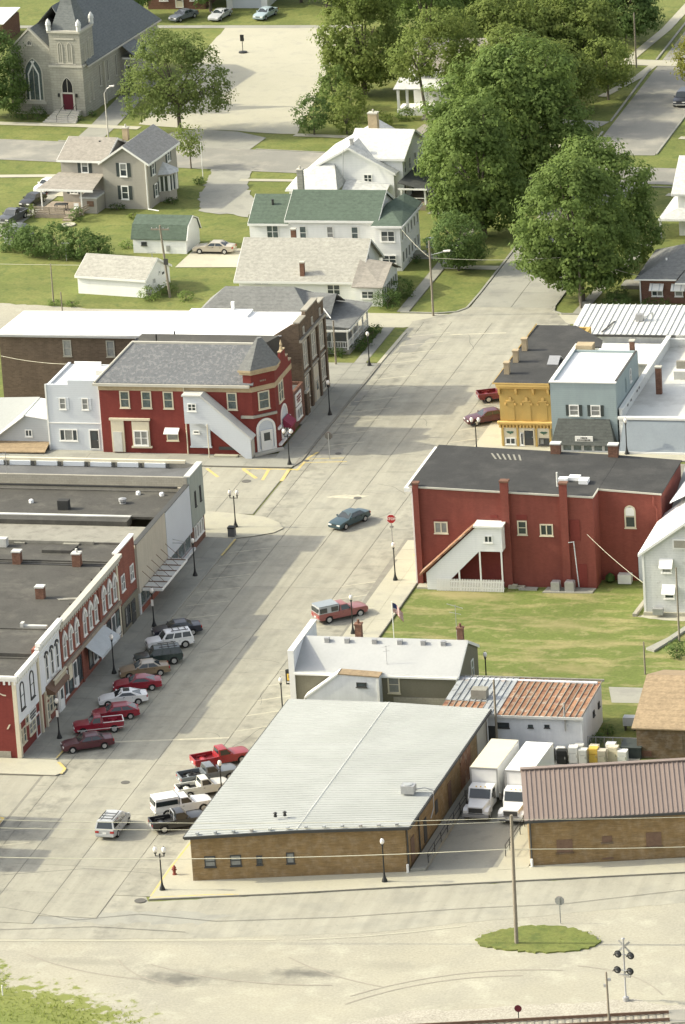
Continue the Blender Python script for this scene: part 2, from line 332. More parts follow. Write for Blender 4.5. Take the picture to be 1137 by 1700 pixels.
def rect_frame(mb, w, h, t, d, m=0, y1=.03):
    mb.box(-w / 2, -d, 0, -w / 2 + t, y1, h, m); mb.box(w / 2 - t, -d, 0, w / 2, y1, h, m)
    mb.box(-w / 2 + t, -d, 0, w / 2 - t, y1, t, m); mb.box(-w / 2 + t, -d, h - t, w / 2 - t, y1, h, m)
def arch_pts(w, h, n=8, pointed=False):
    r = w / 2; o = []
    if pointed:
        zc = h - w * .866
        for i in range(n + 1): a = R(60) * i / n; o.append((-r + w * math.cos(a), zc + w * math.sin(a)))
        for i in range(n - 1, -1, -1): a = R(60) * i / n; o.append((r - w * math.cos(a), zc + w * math.sin(a)))
    else:
        for i in range(2 * n + 1): a = math.pi * i / (2 * n); o.append((r * math.cos(a), h - r + r * math.sin(a)))
    return o
def win(T, x, y, z, face, w, h, style='dh', fm='white_paint', gm='glass', t=.1, name='window', label=None):
    """a window with its frame, sill and panes; x is its centre along the wall, z its sill"""
    def frame():
        mb = MB()
        if style in ('arch', 'gothic'):
            o = [(-w / 2, 0), (w / 2, 0)] + arch_pts(w, h, 6, style == 'gothic'); wi = w - 2 * t
            i_ = [(-wi / 2, t), (wi / 2, t)] + arch_pts(wi, h - t, 6, style == 'gothic')
            n = len(o); vs = []
            for ring, yy in ((o, -.07), (i_, -.07), (o, .03), (i_, .03)): vs += [(p[0], yy, p[1]) for p in ring]
            fs = []
            for k in range(n):
                j = (k + 1) % n
                fs += [(k, j, n + j, n + k), (2 * n + k, 2 * n + j, j, k), (n + k, n + j, 3 * n + j, 3 * n + k)]
            mb.add(vs, fs)
        else: rect_frame(mb, w, h, t, .07)
        mb.box(-w / 2 - .06, -.13, -.07, w / 2 + .06, .03, -.002)
        if style in ('dh', 'pair', 'arch'): mb.box(-w / 2 + t, -.045, h * .5 - .03, w / 2 - t, .02, h * .5 + .03)
        if style in ('pair', 'trip', 'slide'):
            for k in ((0,) if style != 'trip' else (-w * .22, w * .22)): mb.box(k - t * .45, -.06, t, k + t * .45, .02, h - t)
        if style == 'gothic': mb.box(-.03, -.05, t, .03, .02, h * .9)
        return mb.mesh(name, fm)
    key = (style, round(w, 2), round(h, 2), fm, t, name)
    o = place(T, name, cached(('wf',) + key, frame), x, y, z, face)
    if label: o['label'] = label
    def pane(a0, a1, z0, z1, g):
        return cached(('wp', round(a0, 3), round(a1, 3), round(z0, 3), round(z1, 3), g), lambda: MB().box(a0, -.012, z0, a1, .01, z1).mesh('pane', g))
    if style in ('arch', 'gothic'):
        def gl():
            wi = w - 2 * t; return MB().ext([(p[0], -.012, p[1]) for p in [(-wi / 2, t), (wi / 2, t)] + arch_pts(wi, h - t, 6, style == 'gothic')], (0, .02, 0)).mesh('pane', gm)
        link('pane', cached(('wg',) + key + (gm,), gl), o)
    else:
        cols = {'pair': [(-w / 2 + t, -t * .45), (t * .45, w / 2 - t)], 'slide': [(-w / 2 + t, -t * .45), (t * .45, w / 2 - t)],
                'trip': [(-w / 2 + t, -w * .22 - t * .45), (-w * .22 + t * .45, w * .22 - t * .45), (w * .22 + t * .45, w / 2 - t)]}.get(style, [(-w / 2 + t, w / 2 - t)])
        rows = [(t, h * .5 - .03), (h * .5 + .03, h - t)] if style in ('dh', 'pair') else [(t, h - t)]
        for i, (a, b) in enumerate(cols):
            for j, (c, d) in enumerate(rows):
                g = gm
                if gm == 'glass' and RNG.random() < (.45 if len(rows) > 1 and j == 1 else .18): g = 'glass_blind' if RNG.random() < .6 else 'glass_teal'
                if style == 'trip' and i == 1: g = 'glass_blind'
                link('pane', pane(a, b, c, d, g), o)
    return o
def slab_part(T, name, x, y, z, face, w, h, d, m, label=None):
    """a plain leaf (door leaf, shutter, sign board, vent) standing d proud of a wall"""
    me = cached((name, round(w, 2), round(h, 2), d, m), lambda: MB().box(-w / 2, -d, 0, w / 2, .02, h).mesh(name, m))
    o = place(T, name, me, x, y, z, face)
    if label: o['label'] = label
    return o
def shutters(T, x, y, z, face, w, h, m='shutter_dark', sw=.32):
    a = FACE[face]; dx, dy = math.cos(a), math.sin(a)
    for s in (-1, 1):
        k = s * (w / 2 + sw / 2 + .02); slab_part(T, 'shutter', x + dx * k, y + dy * k, z, face, sw, h, .05, m)
def door(T, x, y, z, face, w=.95, h=2.1, m='white_paint', fm='white_paint', glass=True):
    o = place(T, 'door', cached(('door', w, h, m), lambda: MB().box(-w / 2, -.05, 0, w / 2, .02, h).mesh('door', m)), x, y, z, face)
    def fr(): mb = MB(); rect_frame(mb, w + .24, h + .12, .115, .07); return mb.mesh('door_frame', fm)
    link('door_frame', cached(('df', w, h, fm), fr), o)
    if glass: link('pane', cached(('dg', w, h), lambda: MB().box(-w * .32, -.065, h * .5, w * .32, -.04, h * .92).mesh('pane', 'glass')), o)
    link('handle', cached(('dh', w), lambda: MB().box(w * .36, -.09, .95, w * .42, -.05, 1.08).mesh('handle', 'steel')), o)
    return o
def walls_flat(T, x0, x1, y0, y1, zw, m, th=.3, roof=None, zr=None, name='wall', side=None):
    """flat roofed block; with side=material the three party walls stop just above the roof and only the east front stands up"""
    mb = MB().box(x1 - th, y0 + th, 0, x1, y1 - th, zw)
    if side:
        mb.box(x1 - th, y0, 0, x1, y0 + th, zw).box(x1 - th, y1 - th, 0, x1, y1, zw)
        if y0 < -70: mb.box(x0, y0, 0, x1 - th, y0 + th, zr + .06)
    else: mb.box(x0, y0, 0, x1, y0 + th, zw).box(x0, y1 - th, 0, x1, y1, zw).box(x0, y0 + th, 0, x0 + th, y1 - th, zw)
    o = part(T, name, mb, m)
    if side: part(T, 'party_wall', MB().box(x0, y1 - th, 0, x1 - th - .002, y1, zr + .10).box(x0, y0 + .02, zr + .062 if y0 < -70 else 0, x1 - th - .002, y0 + th, zr + .16), side)
    if roof: part(T, 'roof', MB().box(x0 + th + .003, y0 + th + .003, zr - .2, x1 - th - .003, y1 - th - .003, zr), roof)
    return o
def gable(T, a0, a1, b0, b1, ze, zr, wm, rm, axis='x', oe=.35, og=.3, th=.14, trim='white_paint', z0=0, bm=None, wall=True, name='roof'):
    """gabled block: ridge along axis; a runs along the ridge, b across it"""
    if axis == 'x': p = lambda a, b, z: (a, b, z)
    else: p = lambda a, b, z: (b, a, z)
    bm = (b0 + b1) / 2 if bm is None else bm
    if wall: part(T, 'wall', MB().ext([p(a0, b0, z0), p(a0, b1, z0), p(a0, b1, ze), p(a0, bm, zr), p(a0, b0, ze)], Vector(p(a1, 0, 0)) - Vector(p(a0, 0, 0))), wm)
    tr = MB()
    for s, be in ((-1, b0), (1, b1)):
        k = (zr - ze) / abs(bm - be); bo = be + s * oe; zo = ze - k * oe
        A0, A1 = a0 - og, a1 + og
        part(T, name, MB().ext([p(A0, bm, zr + .02), p(A0, bo, zo + .02), p(A0, bo, zo + .02 + th), p(A0, bm, zr + .02 + th)], Vector(p(A1, 0, 0)) - Vector(p(A0, 0, 0))), rm)
        if trim:
            tr.ext([p(A0 + .004, bo, zo - .12), p(A0 + .004, bo + s * .05, zo - .12), p(A0 + .004, bo + s * .05, zo + th), p(A0 + .004, bo, zo + th)], Vector(p(A1 - .004, 0, 0)) - Vector(p(A0 + .004, 0, 0)))
            for A, d in ((A0, -.05), (A1, .05)):
                tr.ext([p(A, bm, zr - .14), p(A, bo, zo - .14), p(A, bo, zo + th), p(A, bm, zr + th)], Vector(p(d, 0, 0)) - Vector(p(0, 0, 0)))
    if trim: part(T, 'trim', tr, trim)
def slope(T, pts, m, th=.12, name='roof', label=None):
    """a pitched roof plane of some thickness from its corner points"""
    return part(T, name, MB().ext(pts, (0, 0, th)), m, label=label)
def chimney(T, x, y, z0, z1, w=.6, d=.6, m='chimney_brick', cap='stone_trim', pots=0):
    o = part(T, 'chimney', MB().box(x - w / 2, y - d / 2, z0, x + w / 2, y + d / 2, z1), m)
    mb = MB().box(x - w / 2 - .06, y - d / 2 - .06, z1, x + w / 2 + .06, y + d / 2 + .06, z1 + .14)
    if pots: mb.lathe([(.14, z1 + .14), (.11, z1 + .5)], 8, x, y)
    part(o, 'chimney_cap', mb, cap); return o
def pipe_part(T, name, a, b, r, m, n=8): return part(T, name, MB().tube(a, b, r, r, n), m)
def scribble(T, name, x, y, z, face, w, h, rows, m='dark_trim', seed=1, d=.03):
    """lettering too small to read in the photograph: rows of letter-sized strokes"""
    r = random.Random(seed); mb = MB(); rh = h / (len(rows) + .6)
    for i, frac in enumerate(rows):
        zt = h - rh * (i + .3); a = -w * frac / 2
        while a < w * frac / 2 - rh * .3:
            lw = rh * r.uniform(.3, .6); mb.box(a, -d - .008, zt - rh * .68, a + lw, -d, zt); a += lw + rh * r.uniform(.1, .3)
    return place(T, name, mb.mesh(name, m), x, y, z, face)
# ------------------------------------------------------------------ ground, roads, pavements
sheet('ground', [(-1000, -1000), (1000, -1000), (1000, 1000), (-1000, 1000)], 0, 'grass')
UNIT = MB().box(0, 0, -.05, 1, 1, 0).mesh('slab', 'concrete')
def unit(m): return cached(('slab', m), lambda: MB().box(0, 0, -.05, 1, 1, 0).mesh('slab', m))
def slabs(parent, xs, ys, z, m, gap=.05, gy=None, name='slab'):
    gy = gap * .6 if gy is None else gy
    for a, b in zip(xs, xs[1:]):
        for c, d in zip(ys, ys[1:]):
            o = link(name, unit(m), parent, (a + gap / 2, c + gy / 2, z + RNG.uniform(-.004, .004))); o.scale = (b - a - gap, d - c - gy, 1)
def steps(a, b, s): n = max(1, round((b - a) / s)); return [a + (b - a) * i / n for i in range(n + 1)]

# gravel lot by the railway, lower street
grav = sheet('gravel_lot', jag([(-60, -110), (-2, -108.6), (14.2, -107), (29, -104.4), (37, -101.6), (54, -95.5), (120, -79), (120, -150), (-60, -160)], .25, 1.5), .010, 'gravel')
low = sheet('lower_street', jag([(-60, -70.9), (-8, -70.9), (9, -101.6), (53, -90.9), (120, -74.8), (120, -81), (54, -97.2), (37, -103.2), (29, -106.2), (14, -109.0), (-2, -110.8), (-60, -113)], .14, 1), .020, 'concrete')
sheet('asphalt_patch', jag([(1.5, -105.0), (9.5, -103.6), (17.5, -103.6), (14.5, -105.9), (8, -106.4), (-1, -107.4)], .35, .7), .026, 'concrete_grey')
def ribbon(name, pts, w, z, m, parent=None):
    mb = MB(); L_, R_ = [], []
    for i, p in enumerate(pts):
        a = pts[max(0, i - 1)]; b = pts[min(len(pts) - 1, i + 1)]; d = Vector((b[0] - a[0], b[1] - a[1])).normalized(); n = Vector((-d.y, d.x)) * w / 2
        L_.append((p[0] + n.x, p[1] + n.y, z)); R_.append((p[0] - n.x, p[1] - n.y, z))
    for i in range(len(pts) - 1): mb.poly([L_[i], L_[i + 1], R_[i + 1], R_[i]])
    return struct(name, mb, m, parent)
def arc(p0, p1, bow, n=10):
    d = Vector((p1[0] - p0[0], p1[1] - p0[1])); nn = Vector((-d.y, d.x)).normalized()
    return [(p0[0] + d.x * t + nn.x * bow * 4 * t * (1 - t), p0[1] + d.y * t + nn.y * bow * 4 * t * (1 - t)) for t in [i / n for i in range(n + 1)]]
for i, (a, b, bow) in enumerate([((2, -113.5), (13, -117.5), -.8), ((10, -113.8), (17, -118.6), -1.0), ((31, -119), (47, -112.0), 1.8), ((31, -120.6), (44, -113.4), 1.5), ((24, -111.8), (33, -116.8), -.6), ((13, -114.5), (29, -117), -1.2), ((48, -111), (56, -116), 1.2)]):
    ribbon('tyre_track', arc(a, b, bow), .16, .028 + .0004 * i, 'tyre_mark')
for i, (pts, w_) in enumerate([([(-3, -111.2), (5, -110.4), (14, -109.4), (22, -108.4)], .3), ([(24, -108.2), (29, -107.0), (33, -105.6), (37, -103.9)], .22)]): ribbon('edge_strip', pts, w_, .0295 + .0005 * i, 'concrete_pale')
# main street: jointed concrete slabs on a dark bed
road = sheet('main_street', [(-9.0, -75), (-9, -107.3), (.55, -107.3), (.55, -105.6), (5.65, -105.6), (5.65, -100.6), (9.3, -100.6), (9.6, 67), (6.3, 69), (6.2, 126), (-3.6, 126), (-3.3, 72), (-5.5, 67), (-8.8, 64)], .030, 'joint')
slabs(road, [-8.75, -7.35, -4.15, .55, 5.65, 9.4], steps(-100.6, 66.4, 6.0), .060, 'concrete', .055, .03)
slabs(road, [-8.75, -4.15, .55], [-107.3, -100.6], .060, 'concrete', .05); slabs(road, [.55, 5.65], [-105.6, -100.6], .060, 'concrete', .05)
slabs(road, [-3.4, 1.35, 6.15], steps(72.5, 125.8, 6.0), .060, 'concrete_grey', .06)
mb = MB(); mb.poly([(-9, 66.4, .055), (9.2, 66.4, .055), (6.15, 72.5, .055), (-3.4, 72.5, .055), (-5.2, 69.6, .055)]); struct('street_apron', mb, 'concrete', None)
sheet('far_street', [(-3.6, 139), (-3.9, 330), (5.2, 330), (4.9, 139)], .034, 'asphalt')
# cross street
cw = sheet('cross_street', [(-80, -1.5), (-9.05, -1.5), (-9.05, 13.4), (-80, 13.4)], .036, 'joint')
slabs(cw, [-38, -31, -26.5, -22, -17.6, -13.2, -9.1], [-1.4, 3.5, 8.4, 13.3], .061, 'concrete', .05)
ce = sheet('cross_street', [(9.65, -3.5), (80, -3.5), (80, 17.5), (9.65, 17.5)], .036, 'joint')
slabs(ce, [9.7, 14.5, 19.3, 24.1, 29], [-3.4, 3.5, 10.4, 17.4], .061, 'concrete', .05)
# raised pavements with kerbs
def pavement(pts, m='concrete_grey', z=.17, cells=None, kerb=True):
    p = struct('pavement', MB().prism(pts, 0, z - .012), 'joint')
    if cells:
        for xs, ys in cells: slabs(p, xs, ys, z, m, .025, .025)
    else: part(p, 'slab', MB().prism([(x * .9995, y * .9995) for x, y in pts], z - .010, z), m)
    return p
pavement([(-12.3, -70.6), (-8.72, -70.6), (-8.72, -9.2), (-12.3, -9.2)], 'concrete_grey', .17, [([-12.28, -10.6, -8.95], steps(-70.5, -9.3, 3.05))])
struct('kerb', MB().box(-8.94, -70.6, .0, -8.70, -9.2, .185), 'concrete_grey')
pavement([(-24, -1.1), (-14, -1.1), (-10.9, -1.6), (-7.6, -2.4), (-5.6, -4.1), (-4.7, -5.8), (-5.3, -7.2), (-6.9, -8.3), (-8.7, -9.15), (-24, -9.15)], 'concrete_pale', .15)
pavement([(-40, -70.7), (-8.72, -70.7), (-7.6, -72), (-7.0, -73.4), (-7.6, -74.4), (-40, -74.7)], 'concrete_pale', .165)
pavement([(-40, -84.2), (-9.6, -84.2), (-9.0, -85), (-9.0, -109), (-40, -110)], 'concrete_pale', .165)
pavement([(-32, 13.45), (-9.6, 13.45), (-8.75, 14.1), (-8.4, 15.6), (-8.4, 50.2), (-14.6, 50.2), (-14.6, 28.0), (-11.6, 28.0), (-11.6, 18), (-14, 16.8), (-32, 16.8)], 'concrete_grey', .17,
         [([-31.9, -27.5, -23, -18.6, -14.2], [13.5, 16.7]), ([-14.2, -11.9, -8.9], [13.5, 16.7]), ([-11.55, -10.0, -8.65], steps(16.7, 50.1, 3.05)), ([-14.5, -11.6], steps(28.1, 50.1, 4.4))])
pavement([(9.1, -56), (12.95, -56), (12.95, -8.3), (11.4, -8.3), (11.4, -5.8), (8.6, -8.2), (8.7, -20), (9.1, -34)], 'concrete_pale', .17,
         [([9.35, 11.2, 12.9], steps(-55.9, -14.5, 3.4)), ([8.95, 11.2, 12.9], [-14.5, -11.4, -8.6])])
pavement([(9.0, -101.4), (8.75, -95.0), (9.15, -56.1), (12.0, -56.1), (12.0, -97.0), (29.6, -93.3), (40.5, -90.8), (55, -87.2), (90, -78.8), (90, -81.9), (53, -90.95), (30, -96.45), (20, -99.0), (14, -100.3)], 'concrete_pale', .16)
pavement([(9.0, 18.2), (36, 18.2), (36, 22.2), (11.9, 22.2), (11.9, 46), (8.8, 46), (8.8, 19.5)], 'concrete_pale', .165)
pavement([(-11.55, 64.0), (-10.2, 64.0), (-10.2, 50.3), (-11.55, 50.3)], 'concrete_grey', .12, [([-11.5, -10.25], steps(50.4, 63.9, 1.7))])
pavement([(-11.5, 70.2), (-10.1, 70.2), (-10.1, 112), (-11.5, 112)], 'concrete_grey', .10, [([-11.45, -10.15], steps(70.3, 111.9, 1.7))])
sheet('verge', [(-10.15, 50.5), (-8.9, 50.5), (-8.75, 62.0), (-10.15, 63.6)], .13, 'grass')
struct('kerb', MB().prism([(-8.88, 50.3), (-8.45, 50.3), (-8.35, 62), (-8.72, 62)], 0, .15), 'concrete_pale')
def kerb_line(pts, w=.25, z=.14, m='concrete_grey'):
    mb = MB()
    for a, b in zip(pts, pts[1:]):
        d = Vector((b[0] - a[0], b[1] - a[1])).normalized(); n = Vector((-d.y, d.x)) * w / 2; a2 = (a[0] - d.x * .02, a[1] - d.y * .02)
        mb.prism([(a2[0] + n.x, a2[1] + n.y), (b[0] + n.x, b[1] + n.y), (b[0] - n.x, b[1] - n.y), (a2[0] - n.x, a2[1] - n.y)], 0, z)
    struct('kerb', mb, m)
kerb_line([(-11, 70.0), (-6.6, 69.8), (-4.6, 70.4), (-3.7, 72), (-3.55, 78), (-3.65, 124.5), (-4.6, 125.6)])
kerb_line([(13.2, 70.3), (7.8, 70.2), (6.6, 71.2), (6.3, 73.2), (6.35, 122), (7.2, 124.2), (60, 120)])
sheet('alley', [(-50, 64.2), (-9.2, 64.2), (-5.4, 66.5), (-5.2, 69.6), (-50, 69.9)], .040, 'concrete_pale')
sheet('alley', [(9.4, 66.4), (60, 66.0), (60, 69.9), (6.9, 70.0), (6.4, 70.0)], .040, 'concrete_pale')
sheet('shop_apron', [(-36.8, 16.85), (-14.2, 16.85), (-14.2, 18.3), (-36.8, 18.3)], .075, 'concrete_grey')
sheet('shop_apron', [(-46, 13.4), (-32.05, 13.4), (-32.05, 18.2), (-46, 18.2)], .07, 'concrete_grey')
# painted marks on the street
def stall(x0, y0, dx, dy, m='paint_faded', w=.14):
    ribbon('parking_line', [(x0, y0), (x0 + dx, y0 + dy)], w, .0665, m)
for y in range(9): stall(-8.3, -13.4 - y * 3.95, 3.9, 1.75)
for y in range(7): stall(-8.0, 20.6 + y * 3.95, 4.6, 2.1)
for y in range(4): stall(-8.0, 50.3 + y * 3.4, 4.6, 2.0)
for y in range(11): stall(5.6, -62 + y * 3.95, 3.4, 1.9)
for y in range(4): stall(5.8, 23 + y * 4.2, 3.2, 1.8)
for y in (-87.6, -91.2): stall(-8.6, y, 3.4, 1.3)
def ylines(pts, w=.22, z=.069): ribbon('yellow_marking', pts, w, z, 'paint_yellow')
ylines([(-14.2, 13.0), (-8.3, 13.05)], .28); ylines([(-14.0, 12.8), (-11.8, 9.9)], .40, .0685); ylines([(-11.25, 12.8), (-11.0, 9.4)], .34, .068)
ylines([(-9.1, 12.8), (-8.9, 9.2)], .38, .0675); ylines([(-18.0, 12.8), (-16, 10.1)], .32, .067)
ylines([(-8.2, 12.8), (-8.05, 16.9), (-7.5, 19.0)], .30, .0676); ylines([(-7.9, 15.4), (-3.6, 16.0)], .18, .0683); ylines([(-7.9, 16.6), (-4.2, 17.2)], .14, .0678)
ribbon('yellow_kerb', [(-8.74, -14.6), (-8.68, -9.6)], .22, .190, 'paint_yellow'); ribbon('yellow_kerb', [(-8.78, -70.3), (-8.6, -66.6)], .2, .190, 'paint_yellow')
ribbon('yellow_kerb', [(-7.2, -74.0), (-7.2, -72.8), (-8.3, -71.2)], .28, .171, 'paint_yellow')
ribbon('yellow_kerb', [(9.0, -100.8), (8.92, -95.0), (9.08, -88.5)], .16, .166, 'paint_yellow'); ribbon('yellow_kerb', [(9.2, -101.0), (13.8, -99.95), (16.4, -99.6)], .16, .1665, 'paint_yellow')
ribbon('yellow_kerb', [(-9.2, -87.5), (-9.2, -84.8), (-10.6, -84.5)], .3, .171, 'paint_yellow')
sheet('yellow_patch', jag([(10.6, -13.2), (12.4, -13.6), (12.2, -9.8), (10.8, -10.4)], .15, .5), .176, 'paint_yellow')
ribbon('crosswalk_line', [(-7.2, -66.1), (5.6, -63.6)], .35, .0667, 'paint_faded'); ribbon('crosswalk_line', [(-3.2, 61.6), (3.0, 62.6)], .3, .0667, 'paint_faded')
for i, (x, y, r) in enumerate([(.5, 4.3, .42), (-8.0, 16.0, .3), (-5.2, 18.6, .34), (-.8, -75.3, .42), (11.6, -54.4, .4), (8.3, -101.6, .5), (-12.6, 8.9, .5)]):
    zz = .185 if x > 10 else .075
    m_ = MB().lathe([(r, 0), (r, .012), (r * .8, .016), (r * .78, .010)], 16)
    tag(link('manhole_cover', m_.mesh('manhole_cover', 'tar'), None, (x, y, zz)), ['dark iron manhole cover in the middle of the crossing', 'small dark drain grate by the yellow lines near the corner lamp', 'dark drain cover below the turned-away stop sign', 'round manhole cover in the street above the silver minivan',
        'round cover in the pavement by the black hanging bar sign', 'dark storm drain grate at the kerb below the twin lamp and hydrant', 'dark cover in the side street near the yellow hatching'][i], 'manhole cover')
# repaired patches and long cracks in the slabs
for i, (pts, m) in enumerate([([(-2.9, 4.4), (-1, 5.3), (1.6, 5.2), (.4, 4.0)], 'paint_faded'), ([(-6.9, 17.0), (-4.6, 18.8), (-5.0, 20.4), (-7.2, 19.4)], 'asphalt'), ([(-7.8, 54.5), (-5.9, 54.8), (-5.2, 61.5), (-7.4, 61.8)], 'asphalt'),
        ([(-8.2, 35), (-7.4, 35.2), (-7.3, 41), (-8.1, 41)], 'asphalt'), ([(9.0, -28), (10.0, -26.8), (9.6, -23.5), (8.5, -24.8)], 'concrete_grey')]):
    sheet('road_patch', jag(pts, .18, .6, random.Random(i + 20)), .0652 + .0003 * i, m)
r = random.Random(5)
for i in range(26):
    x, y = r.uniform(-8, 9), r.uniform(-98, 64); a = r.choice([0, 0, R(90), R(20)]) + r.uniform(-.25, .25); L_ = r.uniform(2.5, 7); pts = []
    for k in range(9): pts.append((x, y)); a += r.uniform(-.35, .35); x += math.cos(a) * L_ / 8; y += math.sin(a) * L_ / 8
    ribbon('crack', pts, r.uniform(.03, .055), .0658 + .00002 * i, 'tar')
for i, pts in enumerate([[(-9, -104.5), (-3, -104.2), (4, -106.2), (9, -104.4), (16, -105.2), (26, -103.3), (36, -100.4), (44, -98.6), (54, -94.4)], [(-2, -108.9), (6, -107.4), (14, -107.7)], [(-7, -97.8), (1.5, -95.2), (7.5, -95.6)]]):
    ribbon('crack', pts, .06, .0665 + .0003 * i, 'tar')
# drive between the brick buildings
sheet('truck_yard', [(30.2, -96.0), (39.8, -93.6), (39.6, -66.5), (44, -66.0), (44, -63.2), (30, -64.9)], .045, 'concrete_grey')
p_ = struct('walkway', MB().prism([(29.75, -93.2), (31.0, -92.9), (31.1, -66.5), (30.1, -66.5)], 0, .35), 'concrete_grey')
p_ = struct('walkway', MB().prism([(37.0, -92.2), (39.55, -91.4), (39.5, -80.0), (37.1, -80.0)], 0, .18), 'concrete_pale')
sheet('back_lawn', jag([(13.0, -52.5), (13.0, -21.4), (30.9, -21.4), (36.9, -18.7), (60, -18.7), (60, -52.0)], .15, .8), .014, 'lawn_dry')
sheet('alley', [(38.6, -51.6), (60, -50.9), (60, -47.4), (37.5, -47.6)], .022, 'concrete_grey')
p_ = struct('garden_wall', MB().prism([(35.9, -28.6), (36.3, -28.6), (36.7, -20.4), (36.4, -20.4)], 0, .30), 'block_wall')
sheet('worn_path', jag([(36.3, -28.6), (39, -29.4), (45, -29.6), (45, -27.9), (37, -27.9)], .12, .6), .024, 'concrete_pale')
p_ = struct('garden_wall', MB().prism([(39.0, -37.6), (39.9, -38.2), (41.0, -35.0), (42.0, -31.8), (41.5, -31.4), (40.5, -34.6)], 0, .22), 'concrete_grey')
# grassed island and weeds at the railway
isl = [(38.6, -106.8), (39.3, -105.3), (40.8, -104.1), (43.4, -103.2), (46.2, -103.7), (48.1, -104.9), (48.9, -106.3), (48.0, -107.8), (46.2, -108.5), (44.0, -108.8), (41.2, -108.5), (39.3, -107.9)]
struct('grass_island', MB().prism(jag(isl, .2, .3), 0, .13), 'grass')
sheet('ballast_bed', jag([(26, -128), (36, -121.6), (46, -119.2), (54, -117.0), (58.5, -118.4), (75, -113), (75, -140), (26, -140)], .3, .8), .036, 'ballast')
# upper street and its verges
up = [(-140, 152.5), (-80, 145.0), (-47, 140.7), (-37.4, 139.2), (4.5, 133.2), (11, 132.6), (80, 124), (80, 115), (11, 125.2), (4.5, 125.8), (-36, 129.2), (-44, 130.2), (-75, 134.6), (-140, 143)]
sheet('upper_street', up, .048, 'asphalt')
sheet('parking_lot', jag([(-69.5, 206.5), (-52.5, 206.5), (-47.5, 175), (-43.9, 148.4), (-57, 150.6), (-66.5, 153)], .2, 2), .050, 'concrete_pale')
sheet('lot_entrance', [(-58, 150.8), (-52.2, 149.6), (-47.6, 146.6), (-48.2, 140.8), (-58, 142.0), (-63, 143), (-61, 149)], .053, 'concrete_grey')
sheet('back_lane', [(-110, 207.2), (-50, 207.2), (-50, 205.6), (-110, 205.6)], .054, 'concrete_grey')
def path_(pts, w, z=.06, m='concrete_grey'): return ribbon('footpath', pts, w, z, m)
path_([(-140, 161.5), (-85.5, 153.3), (-75, 152.4), (-66, 151.2)], 1.5, .060, 'concrete_pale'); path_([(-44.2, 148.1), (-20, 145.2), (-4.5, 142.5)], 1.3, .062, 'concrete_pale')
path_([(-71.2, 143.8), (-71.2, 152), (-72.2, 176)], 3.6, .057)
path_([(-85, 126.8), (-70.5, 127.6), (-63, 126.5)], 1.3, .063, 'concrete_pale'); path_([(-45.5, 126.2), (-35, 126.0)], 1.1, .064, 'concrete_pale'); path_([(-14, 122.8), (-4, 121.4)], 1.3, .0645, 'concrete_grey')
path_([(-67, 133.5), (-68.2, 122), (-69, 108), (-70.5, 96)], 3.0, .065, 'concrete_grey'); path_([(-66, 131), (-66.6, 118)], 1.6, .0655, 'concrete_pale')
sheet('gravel_patch', jag([(-50.5, 131.2), (-45.2, 130.5), (-44.2, 124.6), (-39.8, 112.6), (-40.0, 109.4), (-46.6, 111.6), (-48.6, 118), (-49.4, 124.5)], .3, .7), .056, 'concrete_grey')
sheet('driveway', [(-42.6, 95.4), (-35.5, 95.5), (-33.2, 87.6), (-42.8, 87.2)], .058, 'concrete_pale')
sheet('driveway', [(-5.6, 150.4), (-4.2, 155.3), (-12.5, 157.0), (-12.8, 152.4)], .061, 'concrete_grey')
path_([(-7.9, 168.0), (-5.2, 178), (-4.2, 186)], 1.2, .064, 'concrete_pale'); path_([(-8.6, 184), (-6.5, 205), (-5.5, 240)], 1.4, .0642, 'concrete_pale'); path_([(-8, 186.4), (5, 184.8)], 3, .066, 'concrete_pale')
path_([(6.4, 147.5), (30, 144.5)], 1.3, .0643, 'concrete_pale'); path_([(10, 120.8), (30, 117.8)], 1.2, .0644, 'concrete_pale')
path_([(-28.5, 146), (-27.6, 153.5)], 1.6, .0646, 'shingle_taupe'); path_([(-15.5, 92.6), (-11.5, 92.4)], 1.5, .0647, 'concrete_grey'); path_([(-11.0, 88.6), (-3.8, 88.4)], 1.6, .0648, 'concrete_pale')
path_([(9.6, 70.4), (10.3, 85), (12, 100)], 1.3, .0649, 'concrete_grey'); path_([(-17.5, 112.5), (-12.9, 111)], 2.2, .0651, 'concrete_grey')
kerb_line([(-3.95, 139.2), (-4.1, 150.2)]); kerb_line([(-4.1, 155.5), (-4.4, 182.8)]); kerb_line([(-4.5, 187.5), (-4.6, 300)]); kerb_line([(5.0, 139.5), (5.3, 300)])
kerb_line([(-47.4, 140.9), (-37.4, 139.4), (-4.6, 134.9)], .2, .12); kerb_line([(-75, 144.6), (-63.4, 143.2)], .2, .12)
sheet('dirt_strip', jag([(-70, 62), (-46.9, 58), (-46.9, 69.8), (-60, 71.8), (-70, 72)], .3, .8), .043, 'gravel')
